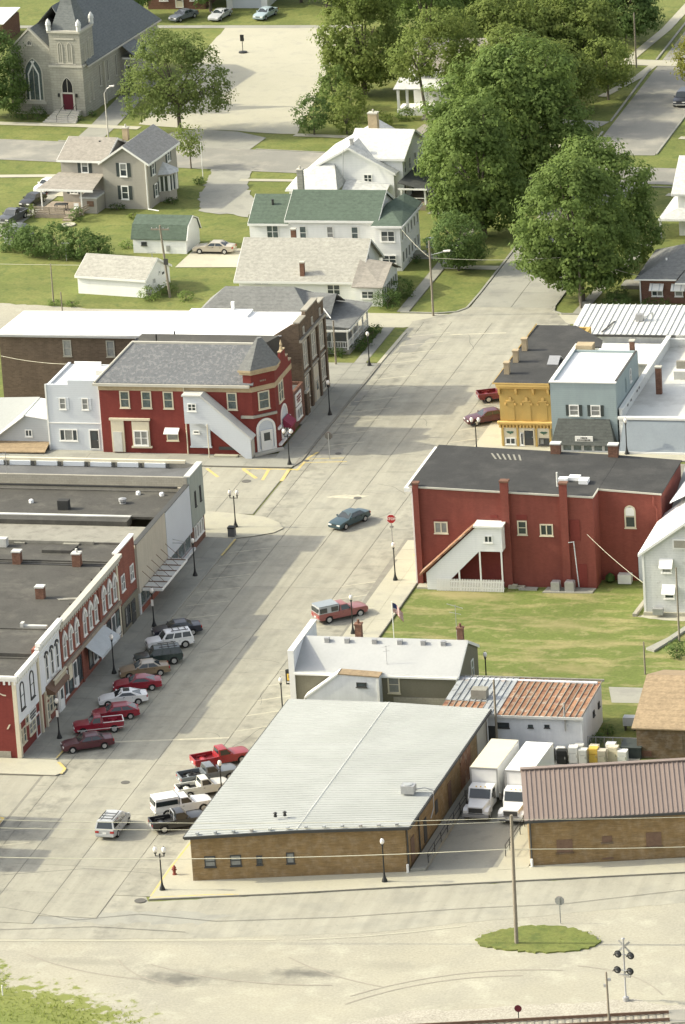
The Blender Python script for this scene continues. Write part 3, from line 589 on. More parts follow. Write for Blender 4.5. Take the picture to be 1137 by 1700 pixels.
# ------------------------------------------------------------------ west side of the main street, near block
FX = -12.1
def bldg(name, label, x, y, cat='building', rz=0, world=True, group=None): return thing(name, label, cat, x, y, 0, rz, group, world)
def cornice_e(T, x, y0, y1, z, h=.55, d=.45, m='white_paint', step=.55, name='cornice'):
    mb = MB(); mb.box(x, y0, z, x + d * .6, y1, z + h * .55); mb.box(x - .02, y0 - .04, z + h * .55, x + d, y1 + .04, z + h)
    n = int((y1 - y0) / step)
    for i in range(n): c = y0 + (i + .5) * (y1 - y0) / n; mb.box(x + .002, c - .09, z - .35, x + d * .45, c + .09, z - .004)
    return part(T, name, mb, m)
def cornice_s(T, y, x0, x1, z, h=.55, d=.45, m='white_paint', step=.6):
    mb = MB(); mb.box(x0, y - d * .6, z, x1, y, z + h * .55); mb.box(x0 - .04, y - d, z + h * .55, x1 + .04, y + .02, z + h)
    n = int((x1 - x0) / step)
    for i in range(n): c = x0 + (i + .5) * (x1 - x0) / n; mb.box(c - .09, y - d * .45, z - .35, c + .09, y - .002, z - .004)
    return part(T, 'cornice', mb, m)
# corner store, crimson side wall and white front
T = bldg('corner_store', 'crimson brick corner store with white painted upper front, lowest left in the photo', -12.1, -70.5)
walls_flat(T, -36, FX, -70.5, -64.3, 7.75, 'brick_crimson', roof='roof_tar', zr=7.45, side='roof_tar')
part(T, 'upper_front', MB().box(FX + .004, -70.46, 3.35, FX + .10, -64.35, 7.8), 'white_wall')
cornice_e(T, FX + .10, -70.5, -64.35, 7.6, .6, .4)
cornice_s(T, -70.5, -36, FX + .3, 7.55, .5, .28, step=.5)
part(T, 'corner_board', MB().box(FX - .25, -70.62, 0, FX + .14, -70.503, 7.5).box(FX + .004, -70.50, 0, FX + .16, -70.15, 3.34), 'cream_paint')
for y in (-69.0, -66.1): win(T, FX + .11, y, 4.35, 'E', 1.15, 2.6, 'arch', 'dark_trim', 'white_wall', .13)
for y in (-69.9, -68.9): win(T, FX, y, 1.1, 'E', .8, 1.5, 'dh', 'cream_paint')
win(T, FX, -68.0, 2.5, 'E', .8, .75, 'pic', 'cream_paint')
win(T, FX, -66.6, 1.1, 'E', 1.9, 1.2, 'pair', 'cream_paint', 'glass_blind')
sb = slab_part(T, 'sign_board', FX + .004, -66.5, 2.35, 'E', 2.2, .95, .10, 'white_paint'); scribble(T, 'lettering', FX + .11, -66.5, 2.35, 'E', 2.0, .95, [.8, .9, .6], 'dark_trim', 4)
door(T, FX, -65.0, .17, 'E', .95, 2.1, 'brick_crimson')
part(T, 'plaster_patch', MB().box(-15.2, -70.56, .0, -13.0, -70.503, .75), 'block_wall')
part(T, 'wall_anchor', MB().ext([(-13.75, -70.55, 6.35), (-13.25, -70.55, 6.12), (-13.0, -70.55, 6.1), (-13.0, -70.55, 6.2), (-13.3, -70.55, 6.25), (-13.75, -70.55, 6.47)], (0, .045, 0)), 'cream_paint')
part(T, 'wall_anchor', MB().ext([(-13.2, -70.55, 2.9), (-13.05, -70.55, 2.9), (-12.8, -70.55, 3.35), (-12.95, -70.55, 3.35)], (0, .045, 0)), 'cream_paint')
part(T, 'roof_hatch', MB().box(-16.9, -67.6, 7.45, -16.0, -66.9, 7.6), 'roof_white_dirty')
# white arcaded store with a balustraded porch roof
T = bldg('white_store', 'white two-storey store with three dark-hooded arched windows and a brown balustraded porch roof', FX, -64.2)
walls_flat(T, -36, FX, -64.25, -57.25, 8.3, 'brick_red', roof='roof_tar', zr=7.7, side='roof_tar')
part(T, 'upper_front', MB().box(FX + .004, -64.2, 3.6, FX + .12, -57.3, 8.35), 'white_wall')
cornice_e(T, FX + .12, -64.2, -57.3, 8.2, .65, .45, step=.42)
part(T, 'frieze_panel', MB().box(FX + .125, -63.9, 7.35, FX + .17, -57.6, 7.45).box(FX + .125, -63.9, 6.95, FX + .16, -57.6, 7.02), 'white_paint')
for y in (-61.6, -60.0, -58.4):
    win(T, FX + .13, y, 4.3, 'E', .8, 2.6, 'arch', 'white_paint', 'glass')
    part(T, 'window_hood', MB().ext([(FX + .13, y + p[0] * 1.25, 4.45 + p[1] * 1.0) for p in arch_pts(.95, 2.7, 5)[1:-1]] + [(FX + .13, y + p[0] * .95, 4.40 + p[1] * .94) for p in arch_pts(.95, 2.7, 5)[1:-1]][::-1], (.10, 0, 0)), 'dark_trim')
for y0, y1 in ((-64.22, -63.85), (-62.75, -62.45)): part(T, 'pilaster', MB().box(FX + .004, y0, 0, FX + .22, y1, 7.9 if y0 < -63 else 3.59), 'cream_paint')
mb = MB(); mb.ext([(FX + .13, -62.4, 3.95), (FX + 1.0, -62.4, 3.45), (FX + 1.0, -62.4, 3.2), (FX + .13, -62.4, 3.2)], (0, 4.6, 0)); part(T, 'porch_roof', mb, 'rust_steel')
mb = MB()
for i in range(10): y = -61.2 + i * .36; mb.lathe([(.06, 3.7), (.1, 3.85), (.05, 4.05), (.08, 4.2)], 6, FX + .7, y)
mb.box(FX + .58, -61.4, 4.2, FX + .82, -57.8, 4.3); part(T, 'balustrade', mb, 'cream_paint')
sb = slab_part(T, 'sign_board', FX + .01, -60.9, 2.55, 'E', 2.6, .55, .14, 'cream_paint'); scribble(T, 'lettering', FX + .15, -60.9, 2.55, 'E', 2.3, .55, [.9], 'plastic_green', 8)
for y, w, h, z in ((-61.9, .9, 1.7, .5), (-60.9, .9, 1.5, 1.0), (-59.9, 1.0, 1.4, 1.0)): win(T, FX, y, z, 'E', w, h, 'dh', 'cream_paint')
part(T, 'door_surround', MB().box(FX + .004, -59.1, 0.17, FX + .2, -57.35, 3.3), 'white_paint'); door(T, FX + .2, -58.2, .18, 'E', 1.0, 2.2, 'white_paint')
# nine-window block
T = bldg('nine_window_block', 'long red brick store block with nine white arched upper windows and bracketed white cornice', FX, -57.2)
walls_flat(T, -40, FX, -57.2, -38.15, 7.75, 'brick_red', roof='roof_tar', zr=7.4, side='roof_tar')
cornice_e(T, FX, -57.2, -38.2, 7.75, .75, .6, 'stone_trim', .62)
for y in (-56.9, -50.85, -44.55, -38.5): part(T, 'pilaster', MB().box(FX + .002, y - .17, 0, FX + .12, y + .17, 7.5), 'brick_red' if y < -39 else 'cream_paint')
for y in (-55.7, -53.85, -51.95, -49.3, -47.45, -45.7, -43.1, -41.25, -39.5):
    win(T, FX, y, 4.25, 'E', .95, 2.45, 'arch', 'white_paint', 'glass_blind', .14)
    part(T, 'window_hood', MB().ext([(FX + .04, y - .72, 5.9), (FX + .04, y - .55, 6.5), (FX + .04, y, 7.05), (FX + .04, y + .55, 6.5), (FX + .04, y + .72, 5.9), (FX + .04, y + .46, 5.9), (FX + .04, y + .36, 6.35), (FX + .04, y, 6.68), (FX + .04, y - .36, 6.35), (FX + .04, y - .46, 5.9)], (.13, 0, 0)), 'white_paint')
part(T, 'belt_course', MB().box(FX + .003, -57.15, 3.45, FX + .24, -38.2, 3.85), 'wood_deck')
for c in (-54.0, -47.6, -41.4):
    for k in (-2.2, -.7, .8, 2.2):
        if c == -47.6 and k in (-2.2,): continue
        win(T, FX, c + k, .75, 'E', 1.25, 2.35, 'pic', 'white_paint' if k in (-2.2, .8) else 'dark_trim', 'glass')
slab_part(T, 'sign_board', FX + .02, -54.7, 1.9, 'E', 1.1, 1.5, .08, 'cream_paint'); slab_part(T, 'sign_board', FX + .03, -52.9, .5, 'E', .9, .9, .08, 'white_paint'); slab_part(T, 'sign_board', FX + .03, -43.5, .55, 'E', 1.4, .9, .08, 'white_paint'); slab_part(T, 'sign_board', FX + .03, -39.4, .5, 'E', 1.2, .9, .08, 'white_paint')
mb = MB(); mb.ext([(FX + .14, -50.2, 3.5), (FX + 1.75, -50.2, 2.45), (FX + 1.75, -50.2, 2.38), (FX + .14, -50.2, 3.42)], (0, 6.0, 0)); a_ = part(T, 'awning', mb, 'awning_grey')
part(a_, 'awning_valance', MB().box(FX + 1.74, -50.2, 2.18, FX + 1.77, -44.2, 2.379), 'awning_grey')
for x, y, h in ((-21.9, -38.6, 1.2), (-15.8, -38.9, 1.25), (-16.6, -48.1, 1.1)): chimney(T, x, y, 7.35, 7.4 + h, .8, .7, 'chimney_brick', 'roof_white_dirty', 1 if x == -15.8 else 0)
part(T, 'roof_seam', MB().box(-39, -38.9, 7.405, -13, -38.6, 7.47), 'roof_black'); part(T, 'roof_patch', MB().ext([(-14.6, -48.6, 7.41), (-12.9, -48.3, 7.41), (-13.0, -47.8, 7.41), (-15.0, -48.2, 7.41)], (0, 0, .05)), 'roof_tan_flat')
part(T, 'coping_box', MB().box(-15.6, -56.6, 7.41, -13.4, -56.2, 7.75).box(-15.9, -56.7, 7.41, -15.6, -56.1, 8.0), 'roof_white_dirty')
for y in (-54.2, -50.8, -47.4, -43.9, -40.8): part(T, 'parapet_stub', MB().box(FX - .75, y - .2, 7.41, FX - .31, y + .2, 8.0), 'roof_tar')
part(T, 'rubble_coping', MB().box(FX - .55, -53.8, 7.752, FX - .02, -51.5, 7.95).box(FX - .6, -47, 7.752, FX - .02, -45, 7.9).box(FX - .5, -43.6, 7.752, FX - .05, -41.3, 7.92), 'roof_tan_flat')
# plain red shop
T = bldg('plain_red_store', 'narrow plain red brick shop with two white upper windows beside the beige panelled shop', FX, -38.1)
walls_flat(T, -40, FX, -38.1, -32.35, 8.35, 'brick_red', roof='roof_tar', zr=7.45, side='roof_tar')
part(T, 'coping', MB().box(FX - .42, -38.1, 8.354, FX + .08, -32.3, 8.5), 'white_paint')
for y in (-36.7, -33.7): win(T, FX, y, 4.2, 'E', 1.15, 1.6, 'pair', 'white_paint')
part(T, 'shop_front', MB().box(FX + .004, -37.9, .17, FX + .1, -32.5, 3.0), 'stucco')
win(T, FX + .1, -36.3, .7, 'E', 1.6, 1.8, 'pair', 'dark_trim'); door(T, FX + .1, -34.4, .18, 'E', 1.0, 2.15, 'dark_trim', 'dark_trim')
part(T, 'skylight', MB().ext([(-20.4, -35.6, 7.46), (-17.4, -35.6, 7.46), (-17.2, -34.0, 7.46), (-20.2, -34.0, 7.46)], (0, 0, .3)), 'roof_tar')
part(T, 'vent_box', MB().box(-25.5, -34.3, 7.46, -24.4, -33.5, 8.3), 'roof_white_dirty')
part(T, 'torn_flashing', MB().box(-38, -32.9, 7.455, -16, -32.66, 7.75).box(-19, -33.3, 7.455, -17.4, -32.9, 7.6).box(-24, -33.2, 7.455, -22.9, -32.9, 7.58), 'roof_tan_flat')
# beige and white panelled shop with a hung canopy
T = bldg('panelled_shop', 'shop with a blank beige and white panel front and a flat canopy hung from rods', FX, -32.3)
walls_flat(T, -42, FX, -32.3, -13.65, 6.95, 'beige_wall', roof=None)
part(T, 'roof', MB().box(-41.6, -21.8, 6.3, FX - .31, -13.96, 6.55), 'roof_tar'); part(T, 'roof', MB().box(-41.6, -31.9, 5.9, FX - .31, -23.6, 6.15), 'roof_tan_flat')
part(T, 'roof_step', MB().box(-41.6, -23.58, 5.9, -15.5, -21.83, 6.62), 'roof_tar'); part(T, 'step_coping', MB().box(-41.6, -22.3, 6.63, -15.5, -21.85, 6.72), 'roof_white_dirty')
part(T, 'front_panel', MB().box(FX + .004, -32.2, 2.3, FX + .2, -22.35, 7.3), 'beige_wall'); part(T, 'front_panel', MB().box(FX + .004, -22.33, 2.3, FX + .24, -13.7, 7.2), 'pale_siding')
part(T, 'coping', MB().box(FX - .32, -32.25, 7.304, FX + .22, -22.35, 7.36).box(FX - .32, -22.3, 7.204, FX + .26, -13.7, 7.28), 'dark_trim')
part(T, 'corner_post', MB().box(FX + .003, -32.3, 0, FX + .18, -31.9, 2.29), 'white_old')
cn = part(T, 'canopy', MB().box(FX + .25, -31.5, 2.42, FX + 2.2, -22.6, 2.55), 'roof_white_dirty'); part(cn, 'canopy_edge', MB().box(FX + 2.21, -31.5, 2.36, FX + 2.26, -22.6, 2.62).box(FX + .26, -31.55, 2.38, FX + 2.2, -31.51, 2.6).box(FX + .26, -22.59, 2.38, FX + 2.2, -22.55, 2.6), 'white_paint')
for i in range(6): y = -31.0 + i * 1.62; part(cn, 'tie_rod', MB().tube((FX + .1, y, 4.3), (FX + 1.9, y, 2.6), .025, .025, 6), 'rust_steel'); part(cn, 'canopy_rib', MB().box(FX + .25, y - .04, 2.555, FX + 2.18, y + .04, 2.63), 'rust_steel')
for i in range(8): win(T, FX, -31.1 + i * 2.3, .75, 'E', 2.1, 1.5, 'pic', 'steel', 'glass_teal', .07)
part(T, 'bulkhead', MB().box(FX + .003, -31.88, .16, FX + .16, -13.7, .72), 'brick_red'); part(T, 'sill', MB().box(FX + .17, -21, .45, FX + .5, -13.8, .7), 'white_old')
part(T, 'sign_bracket', MB().tube((FX + .2, -20.6, 3.5), (FX + 1.6, -20.6, 3.5), .04).tube((FX + .2, -20.6, 4.2), (FX + .2, -20.6, 3.2), .04).tube((FX + .2, -20.6, 3.9), (FX + 1.6, -20.6, 3.6), .03), 'steel')
part(T, 'roof_vent_box', MB().box(-23.6, -20.3, 6.55, -22.5, -19.5, 7.5), 'roof_black'); part(T, 'turbine_vent', MB().lathe([(.35, 6.55), (.35, 6.7), (.2, 6.75), (.42, 6.8), (.42, 7.05), (.1, 7.15)], 10, -17.6, -17.8), 'steel')
for x, y in ((-14.3, -15.2), (-16.8, -15.0), (-27, -18.2)): part(T, 'roof_vent', MB().lathe([(.25, 6.55), (.25, 6.8), (.15, 6.9)], 8, x, y), 'roof_white')
part(T, 'parapet_lump', MB().box(-41, -14.2, 6.96, -13, -13.97, 7.12), 'roof_black')
# corner store, grey-green upper storey
T = bldg('grey_corner_store', 'grey-green corner store with a brick base and a blocky parapet by the side street', FX, -13.6)
walls_flat(T, -42, FX, -13.6, -8.9, 7.95, 'block_wall', roof='roof_grey_flat', zr=7.5)
part(T, 'upper_front', MB().box(FX + .004, -13.55, 2.6, FX + .25, -8.85, 7.96), 'green_grey_wall'); part(T, 'coping', MB().box(FX - .32, -13.6, 7.962, FX + .3, -8.8, 8.08), 'roof_white_dirty')
part(T, 'brick_base', MB().box(FX + .004, -13.5, .1, FX + .12, -8.9, 2.58), 'brick_house')
for i in range(4): win(T, FX + .12, -12.4 + i * .85, 1.0, 'E', .75, 1.45, 'pic', 'white_paint', 'glass_blind')
for y in (-12.0, -10.2): win(T, FX + .25, y, 4.4, 'E', .45, 1.6, 'pic', 'dark_trim', 'glass')
part(T, 'parapet', MB().box(-42, -9.3, 7.955, -13.5, -8.9, 8.25), 'cream_paint')
for i in range(10): x = -41 + i * 2.85; part(T, 'parapet_post', MB().box(x + .08, -9.6, 7.51, x + .28, -9.52, 8.02), 'dark_trim')
for i in range(9): x = -40.5 + i * 2.85; part(T, 'parapet_panel', MB().box(x, -9.5, 7.55, x + 2.2, -9.22, 8.0), 'pale_siding')
part(T, 'roof_fold', MB().ext([(-15.4, -13.25, 7.505), (-12.45, -13.25, 7.505), (-12.45, -9.3, 7.505)], (0, 0, .3)), 'roof_grey_flat')
pipe_part(T, 'antenna_mast', (-31.0, -13.3, 7.0), (-31.0, -13.3, 10.2), .035, 'steel'); part(T, 'antenna_boom', MB().tube((-32.2, -13.3, 10.0), (-30.6, -13.3, 9.9), .03).tube((-32.0, -13.9, 9.99), (-32.0, -12.7, 9.99), .02).tube((-31.4, -13.8, 9.95), (-31.4, -12.8, 9.95), .02), 'steel')
# brick stores south of the side street, just left of the picture: they cast the shade at the lower left
for y0, y1, h, lb in ((-90.2, -85.0, 5.9, 'low brick shop south of the side street, nearest the corner'), (-97.3, -92.4, 6.7, 'taller brick shop south of the side street beyond the gap'), (-106, -101.6, 5.6, 'low brick shop at the railway end of the street')):
    T = bldg('brick_shop', lb, -13.6, y0); walls_flat(T, -30, -12.6, y0, y1, h, 'brick_red', roof='roof_tar', zr=h - .5)
    for k in (1.2, 3.2): win(T, -12.6, y0 + k, .8, 'E', 1.4, 2.0, 'pic')
# ------------------------------------------------------------------ red corner building with turret
T = bldg('red_turret_building', 'crimson two-storey corner building with slate hip roof, turret and white covered stair', -13.9, 17.5)
BASE = [(-30.7, 17.5), (-13.9, 17.5), (-11.9, 19.4), (-11.9, 26.2), (-30.7, 26.2)]
part(T, 'wall', MB().prism(BASE, 0, 7.55), 'brick_crimson')
part(T, 'frieze', MB().prism([(-30.75, 17.45), (-13.9, 17.45), (-11.85, 19.38), (-11.85, 26.2), (-30.75, 26.2)], 7.0, 7.56), 'chimney_tan')
part(T, 'gutter', MB().box(-31.2, 17.0, 7.57, -14.0, 17.45, 7.85), 'stone_trim')
slope(T, [(-31.1, 17.2, 7.8), (-13.6, 17.2, 7.8), (-14.2, 22.6, 10.6), (-28.2, 22.6, 10.6)], 'slate'); slope(T, [(-31.1, 17.2, 7.81), (-28.2, 22.6, 10.61), (-28.2, 24.5, 10.61), (-31.1, 26.5, 7.81)], 'slate')
part(T, 'roof_deck', MB().prism([(-28.2, 22.6), (-14, 22.6), (-13, 26.2), (-28.2, 26.2)], 7.6, 10.6), 'roof_tar'); part(T, 'ridge_cap', MB().box(-28.3, 22.5, 10.62, -14.1, 22.8, 10.85), 'stone_trim')
part(T, 'hip_cap', MB().tube((-31.0, 17.2, 7.95), (-28.2, 22.6, 10.75), .14), 'stone_trim'); pipe_part(T, 'vent_pipe', (-25.6, 22.9, 10.6), (-25.6, 22.9, 11.6), .09, 'black_metal')
for x in (-27.9, -25.5, -23.1, -16.1): win(T, x, 17.5, 5.05, 'S', 1.1, 1.9, 'dh', 'cream_paint', 'glass_teal', .13)
fr = part(T, 'shop_surround', MB().box(-29.6, 17.3, .2, -28.2, 17.497, 3.7).box(-27.3, 17.3, .9, -25.4, 17.497, 3.6).box(-29.75, 17.22, 3.72, -25.25, 17.49, 3.95).box(-27.45, 17.2, .7, -25.2, 17.49, .88), 'cream_paint')
win(T, -26.35, 17.3, .95, 'S', 1.6, 1.7, 'pair', 'white_paint', 'glass_blind', .13); slab_part(T, 'door', -28.95, 17.29, .25, 'S', .95, 2.2, .05, 'roof_white_dirty')
win(T, -22.9, 17.5, 1.5, 'S', 1.3, .9, 'pic', 'cream_paint', 'glass_blind')
part(T, 'awning', MB().ext([(-23.7, 17.48, 2.95), (-23.7, 16.75, 2.5), (-23.7, 16.75, 2.42), (-23.7, 17.48, 2.8)], (1.6, 0, 0)), 'white_paint')
part(T, 'downspout', MB().tube((-21.3, 17.38, 0), (-21.3, 17.38, 7.5), .07).tube((-18.55, 15.9, .17), (-18.55, 15.9, 3.9), .05), 'cream_paint')
# covered stair
part(T, 'stair_enclosure', MB().ext([(-21.0, 16.0, 6.9), (-21.0, 16.0, 3.9), (-19.0, 16.0, 3.9), (-14.6, 16.0, .17), (-13.95, 16.0, .17), (-13.95, 16.0, 2.3), (-19.2, 16.0, 6.9)], (0, 1.45, 0)), 'pale_siding')
part(T, 'stair_roof', MB().ext([(-21.15, 15.85, 6.92), (-19.1, 15.85, 6.92), (-13.75, 15.85, 2.25), (-13.75, 15.85, 2.38), (-19.05, 15.85, 7.08), (-21.15, 15.85, 7.08)], (0, 1.62, 0)), 'roof_white_dirty')
win(T, -20.1, 16.0, 5.3, 'S', .95, .85, 'pair', 'white_paint'); part(T, 'stair_door', MB().box(-13.94, 16.2, .2, -13.88, 17.2, 2.0), 'stone_trim')
part(T, 'lower_panel', MB().box(-20.9, 17.3, 1.0, -18.7, 17.497, 3.89).box(-21.0, 17.25, .85, -18.6, 17.49, .99), 'pale_siding'); win(T, -20.2, 17.3, 2.4, 'S', .7, .35, 'pic', 'white_paint')
part(T, 'step', MB().box(-18.2, 16.3, .17, -15.6, 16.9, .32), 'concrete_pale'); part(T, 'cellar_vent', MB().box(-17.9, 17.42, .6, -15.4, 17.497, .95), 'dark_trim')
# corner entrance
ang = math.atan2(1.9, 2.0); ux, uy = math.cos(ang), math.sin(ang); cxm, cym = -12.9, 18.45
win(T, cxm, cym, 4.9, ang, 1.35, 2.0, 'dh', 'cream_paint', 'glass_teal', .14)
part(T, 'lintel_course', MB().ext([(-15.2, 17.3, 4.15), (-13.85, 17.3, 4.15), (-11.75, 19.3, 4.15), (-11.95, 19.5, 4.15), (-13.9, 17.52, 4.15), (-15.2, 17.52, 4.15)], (0, 0, .28)), 'stone_grey')
win(T, cxm, cym, .35, ang, 2.3, 3.55, 'arch', 'white_paint', 'pale_siding', .25, name='entrance_arch')
d_ = door(T, cxm + .09, cym - .09, .4, ang, 1.15, 2.1, 'white_paint', 'white_paint')
part(T, 'entrance_steps', MB().prism([(-14.2, 16.9), (-13.7, 16.6), (-11.2, 19.1), (-11.5, 19.6), (-11.9, 19.4), (-13.9, 17.5)], .165, .36), 'stone_trim')
part(T, 'impost_band', MB().box(-11.895, 19.5, 2.25, -11.7, 20.6, 2.5).box(-11.895, 23.8, 2.25, -11.7, 24.2, 2.5), 'white_paint')
win(T, -11.9, 22.2, .9, 'E', 2.7, 3.4, 'arch', 'white_paint', 'pale_siding', .22); win(T, -11.82, 22.2, 1.0, 'E', 1.8, 1.2, 'pair', 'white_paint')
part(T, 'awning', MB().ext([(-11.75, 21.2, 2.9), (-10.9, 21.2, 2.25), (-10.9, 21.2, 1.95), (-11.75, 21.2, 2.0)], (0, 2.1, 0)), 'awning_maroon')
win(T, -11.9, 21.6, 4.8, 'E', 1.9, 2.2, 'pair', 'cream_paint', 'glass_teal', .15); part(T, 'sill_band', MB().box(-11.895, 19.5, .5, -11.6, 24.3, .72), 'white_paint')
# turret
tb = [(-14.75, 17.45), (-13.85, 17.38), (-11.82, 19.35), (-11.82, 20.6), (-12.8, 21.6), (-14.6, 20.6)]
part(T, 'turret', MB().prism(tb, 7.57, 8.95), 'brick_crimson')
tc = [(-15.2, 17.2), (-13.75, 17.0), (-11.45, 19.2), (-11.5, 20.9), (-12.7, 22.1), (-15.1, 21.0)]
part(T, 'turret_cornice', MB().prism([lerp((-13.3, 19.4), p, .93) for p in tc], 8.96, 9.25).prism(tc, 9.26, 9.5), 'chimney_tan')
mb = MB(); top = [lerp((-13.3, 19.6), p, .13) for p in tc]
for i in range(6):
    j = (i + 1) % 6; mb.poly([(*tc[i], 9.5), (*tc[j], 9.5), (*top[j], 12.4), (*top[i], 12.4)])
mb.poly([(*p, 12.4) for p in top]); part(T, 'turret_roof', mb, 'shingle_grey')
place(T, 'date_stone', MB().box(-.55, -.06, 0, .55, .02, .42).mesh('date_stone', 'chimney_tan'), cxm + .02, cym - .03, 7.85, ang); scribble(T, 'date_lettering', cxm + .07, cym - .08, 7.85, ang, .8, .4, [.9], 'wood_deck', 3, .02)
part(T, 'parapet_gable', MB().ext([(-12.15, 20.8, 7.57), (-12.15, 26.2, 7.57), (-12.15, 26.2, 8.1), (-12.15, 25.2, 8.1), (-12.15, 25.0, 8.9), (-12.15, 24.2, 8.9), (-12.15, 24.0, 9.9), (-12.15, 22.3, 9.9), (-12.15, 22.1, 9.2), (-12.15, 20.8, 9.2)], (.27, 0, 0)), 'brick_crimson')
part(T, 'parapet_coping', MB().box(-12.2, 24.0, 9.9, -11.82, 22.3, 10.0).box(-12.2, 24.2, 8.9, -11.82, 25.0, 9.0).box(-12.2, 25.2, 8.1, -11.82, 26.2, 8.2), 'chimney_tan'); part(T, 'finial', MB().lathe([(.2, 10), (.12, 10.4), (.16, 10.6), (.02, 11.1)], 6, -12, 23.2), 'chimney_tan')
# low annex with the white sign boards
T = bldg('brick_annex', 'low brown brick annex with two white sign boards beside the turret building', -12.0, 26.25)
walls_flat(T, -24, -11.95, 26.25, 30.7, 4.1, 'brick_house', roof='roof_grey_flat', zr=3.8)
for z, h, s in ((2.35, 1.35, 5), (.75, 1.45, 6)):
    slab_part(T, 'sign_board', -11.95, 28.2, z, 'E', 2.3, h, .08, 'white_paint')
scribble(T, 'lettering', -11.86, 28.2, 2.45, 'E', 1.9, 1.1, [.8, .9, .6], 'brick_crimson', 5); win(T, -11.86, 28.2, .85, 'E', 1.9, 1.2, 'slide', 'white_paint', 'glass_blind')
# white sided building left of it
T = bldg('white_sided_building', 'white sided two-storey building with a stepped false front joined to the red turret building', -36.8, 18.0)
part(T, 'wall', MB().ext([(-36.8, 18, 0), (-30.75, 18, 0), (-30.75, 18, 7.85), (-34.3, 18, 7.85), (-34.3, 18, 7.35), (-36.8, 18, 7.35)], (0, .3, 0)).box(-36.8, 18.3, 0, -36.5, 26.5, 7.2).box(-36.5, 26.2, 0, -30.75, 26.5, 7.0), 'pale_siding')
part(T, 'roof', MB().box(-36.49, 18.31, 6.7, -30.76, 26.19, 6.95), 'roof_white'); part(T, 'corner_board', MB().box(-36.86, 17.94, 0, -36.7, 18.0, 7.4).box(-30.95, 17.94, 0, -30.76, 17.998, 7.85).box(-36.8, 17.93, 3.05, -30.8, 17.998, 3.15), 'white_paint')
for x in (-35.0, -32.5):
    win(T, x, 18, 4.6, 'S', .75, 1.3, 'dh', 'white_paint', 'glass_blind'); shutters(T, x, 18, 4.6, 'S', .75, 1.3, 'pale_siding', .3)
win(T, -34.6, 18, 1.1, 'S', 2.0, 1.3, 'trip', 'white_paint'); door(T, -31.75, 18, .2, 'S', .9, 2.1, 'dark_trim', 'white_paint')
part(T, 'roof_vent_box', MB().box(-32.6, 22.6, 6.95, -31.6, 23.5, 7.5), 'roof_white_dirty'); part(T, 'rear_parapet', MB().box(-36.0, 26.0, 6.951, -33, 26.19, 7.4), 'roof_white')
# grey gabled house behind the corner store
T = bldg('grey_gabled_shop', 'low grey sided shop with a pale tin roof, left of the white sided building', -41.5, 18.4)
part(T, 'wall', MB().ext([(-44, 18.4, 0), (-36.85, 18.4, 0), (-36.85, 18.4, 3.2), (-39.7, 18.4, 3.6), (-43.4, 18.4, .9)], (0, 5, 0)), 'grey_siding')
slope(T, [(-46, 17.8, .5), (-43.6, 17.9, .75), (-39.5, 18.1, 3.7), (-39.5, 24, 3.9), (-46, 24, 3.7)], 'metal_pale'); slope(T, [(-39.49, 18.3, 3.65), (-36.86, 18.3, 3.25), (-36.86, 24, 3.4), (-39.49, 24, 3.8)], 'roof_white')
win(T, -39.2, 18.4, 1.35, 'S', .8, .8, 'slide', 'white_paint')
part(T, 'rake_board', MB().tube((-43.6, 17.85, .8), (-39.5, 18.05, 3.75), .09), 'white_paint'); slope(T, [(-46, 16.2, .2), (-36.9, 16.4, .2), (-36.9, 18.38, .75), (-46, 18.38, .75)], 'shingle_brown', .1, 'porch_roof')
T = bldg('concrete_terrace', 'bare concrete terrace behind the grey gabled shop, against the dark brick wall', -41.5, 24, 'terrace'); part(T, 'deck', MB().box(-46.3, 24.2, 0, -36.9, 30.6, .5), 'concrete_pale'); part(T, 'back_kerb', MB().box(-46.3, 24.1, .502, -36.9, 24.3, .8), 'concrete_pale')
# ------------------------------------------------------------------ dark brick hall with white roof
T = bldg('dark_brick_hall', 'long dark brown brick hall with a bright white roof and a stepped parapet front', -12.2, 31)
part(T, 'wall', MB().ext([(-46.0, 31, 0), (-12.2, 31, 0), (-12.2, 31, 10.45), (-13.0, 31, 10.3), (-15.2, 31, 8.95), (-46.0, 31, 8.75)], (0, .4, 0)).box(-46, 31.4, 0, -45.6, 41.3, 8.4).box(-45.6, 40.9, 0, -12.6, 41.3, 8.2), 'brick_dark')
part(T, 'front', MB().ext([(-12.6, 31.41, 0), (-12.6, 41.5, 0), (-12.6, 41.5, 10.0), (-12.6, 39.4, 10.2), (-12.6, 38.9, 10.9), (-12.6, 34.2, 10.9), (-12.6, 33.8, 10.4), (-12.6, 31.41, 10.4)], (.42, 0, 0)), 'brick_dark')
slope(T, [(-46.4, 30.75, 8.8), (-14.9, 30.75, 8.98), (-12.65, 31.45, 9.2), (-12.65, 41.2, 8.6), (-46.4, 41.2, 8.3)], 'roof_white', .12); part(T, 'gutter', MB().box(-46.4, 30.6, 8.66, -15.2, 30.742, 8.86), 'steel')
part(T, 'roof_curb', MB().box(-27, 38.6, 8.7, -20, 41.1, 9.0), 'roof_white'); pipe_part(T, 'flue', (-22.2, 40.8, 8.6), (-22.2, 40.8, 9.9), .2, 'roof_white'); pipe_part(T, 'stack', (-25.9, 30.5, 7.8), (-25.9, 30.5, 9.6), .08, 'black_metal')
part(T, 'coping', MB().box(-12.75, 38.9, 10.905, -12.05, 34.2, 11.05).box(-12.75, 31.0, 10.46, -12.05, 33.8, 10.6).box(-12.75, 39.4, 10.22, -12.05, 41.5, 10.36), 'block_wall')
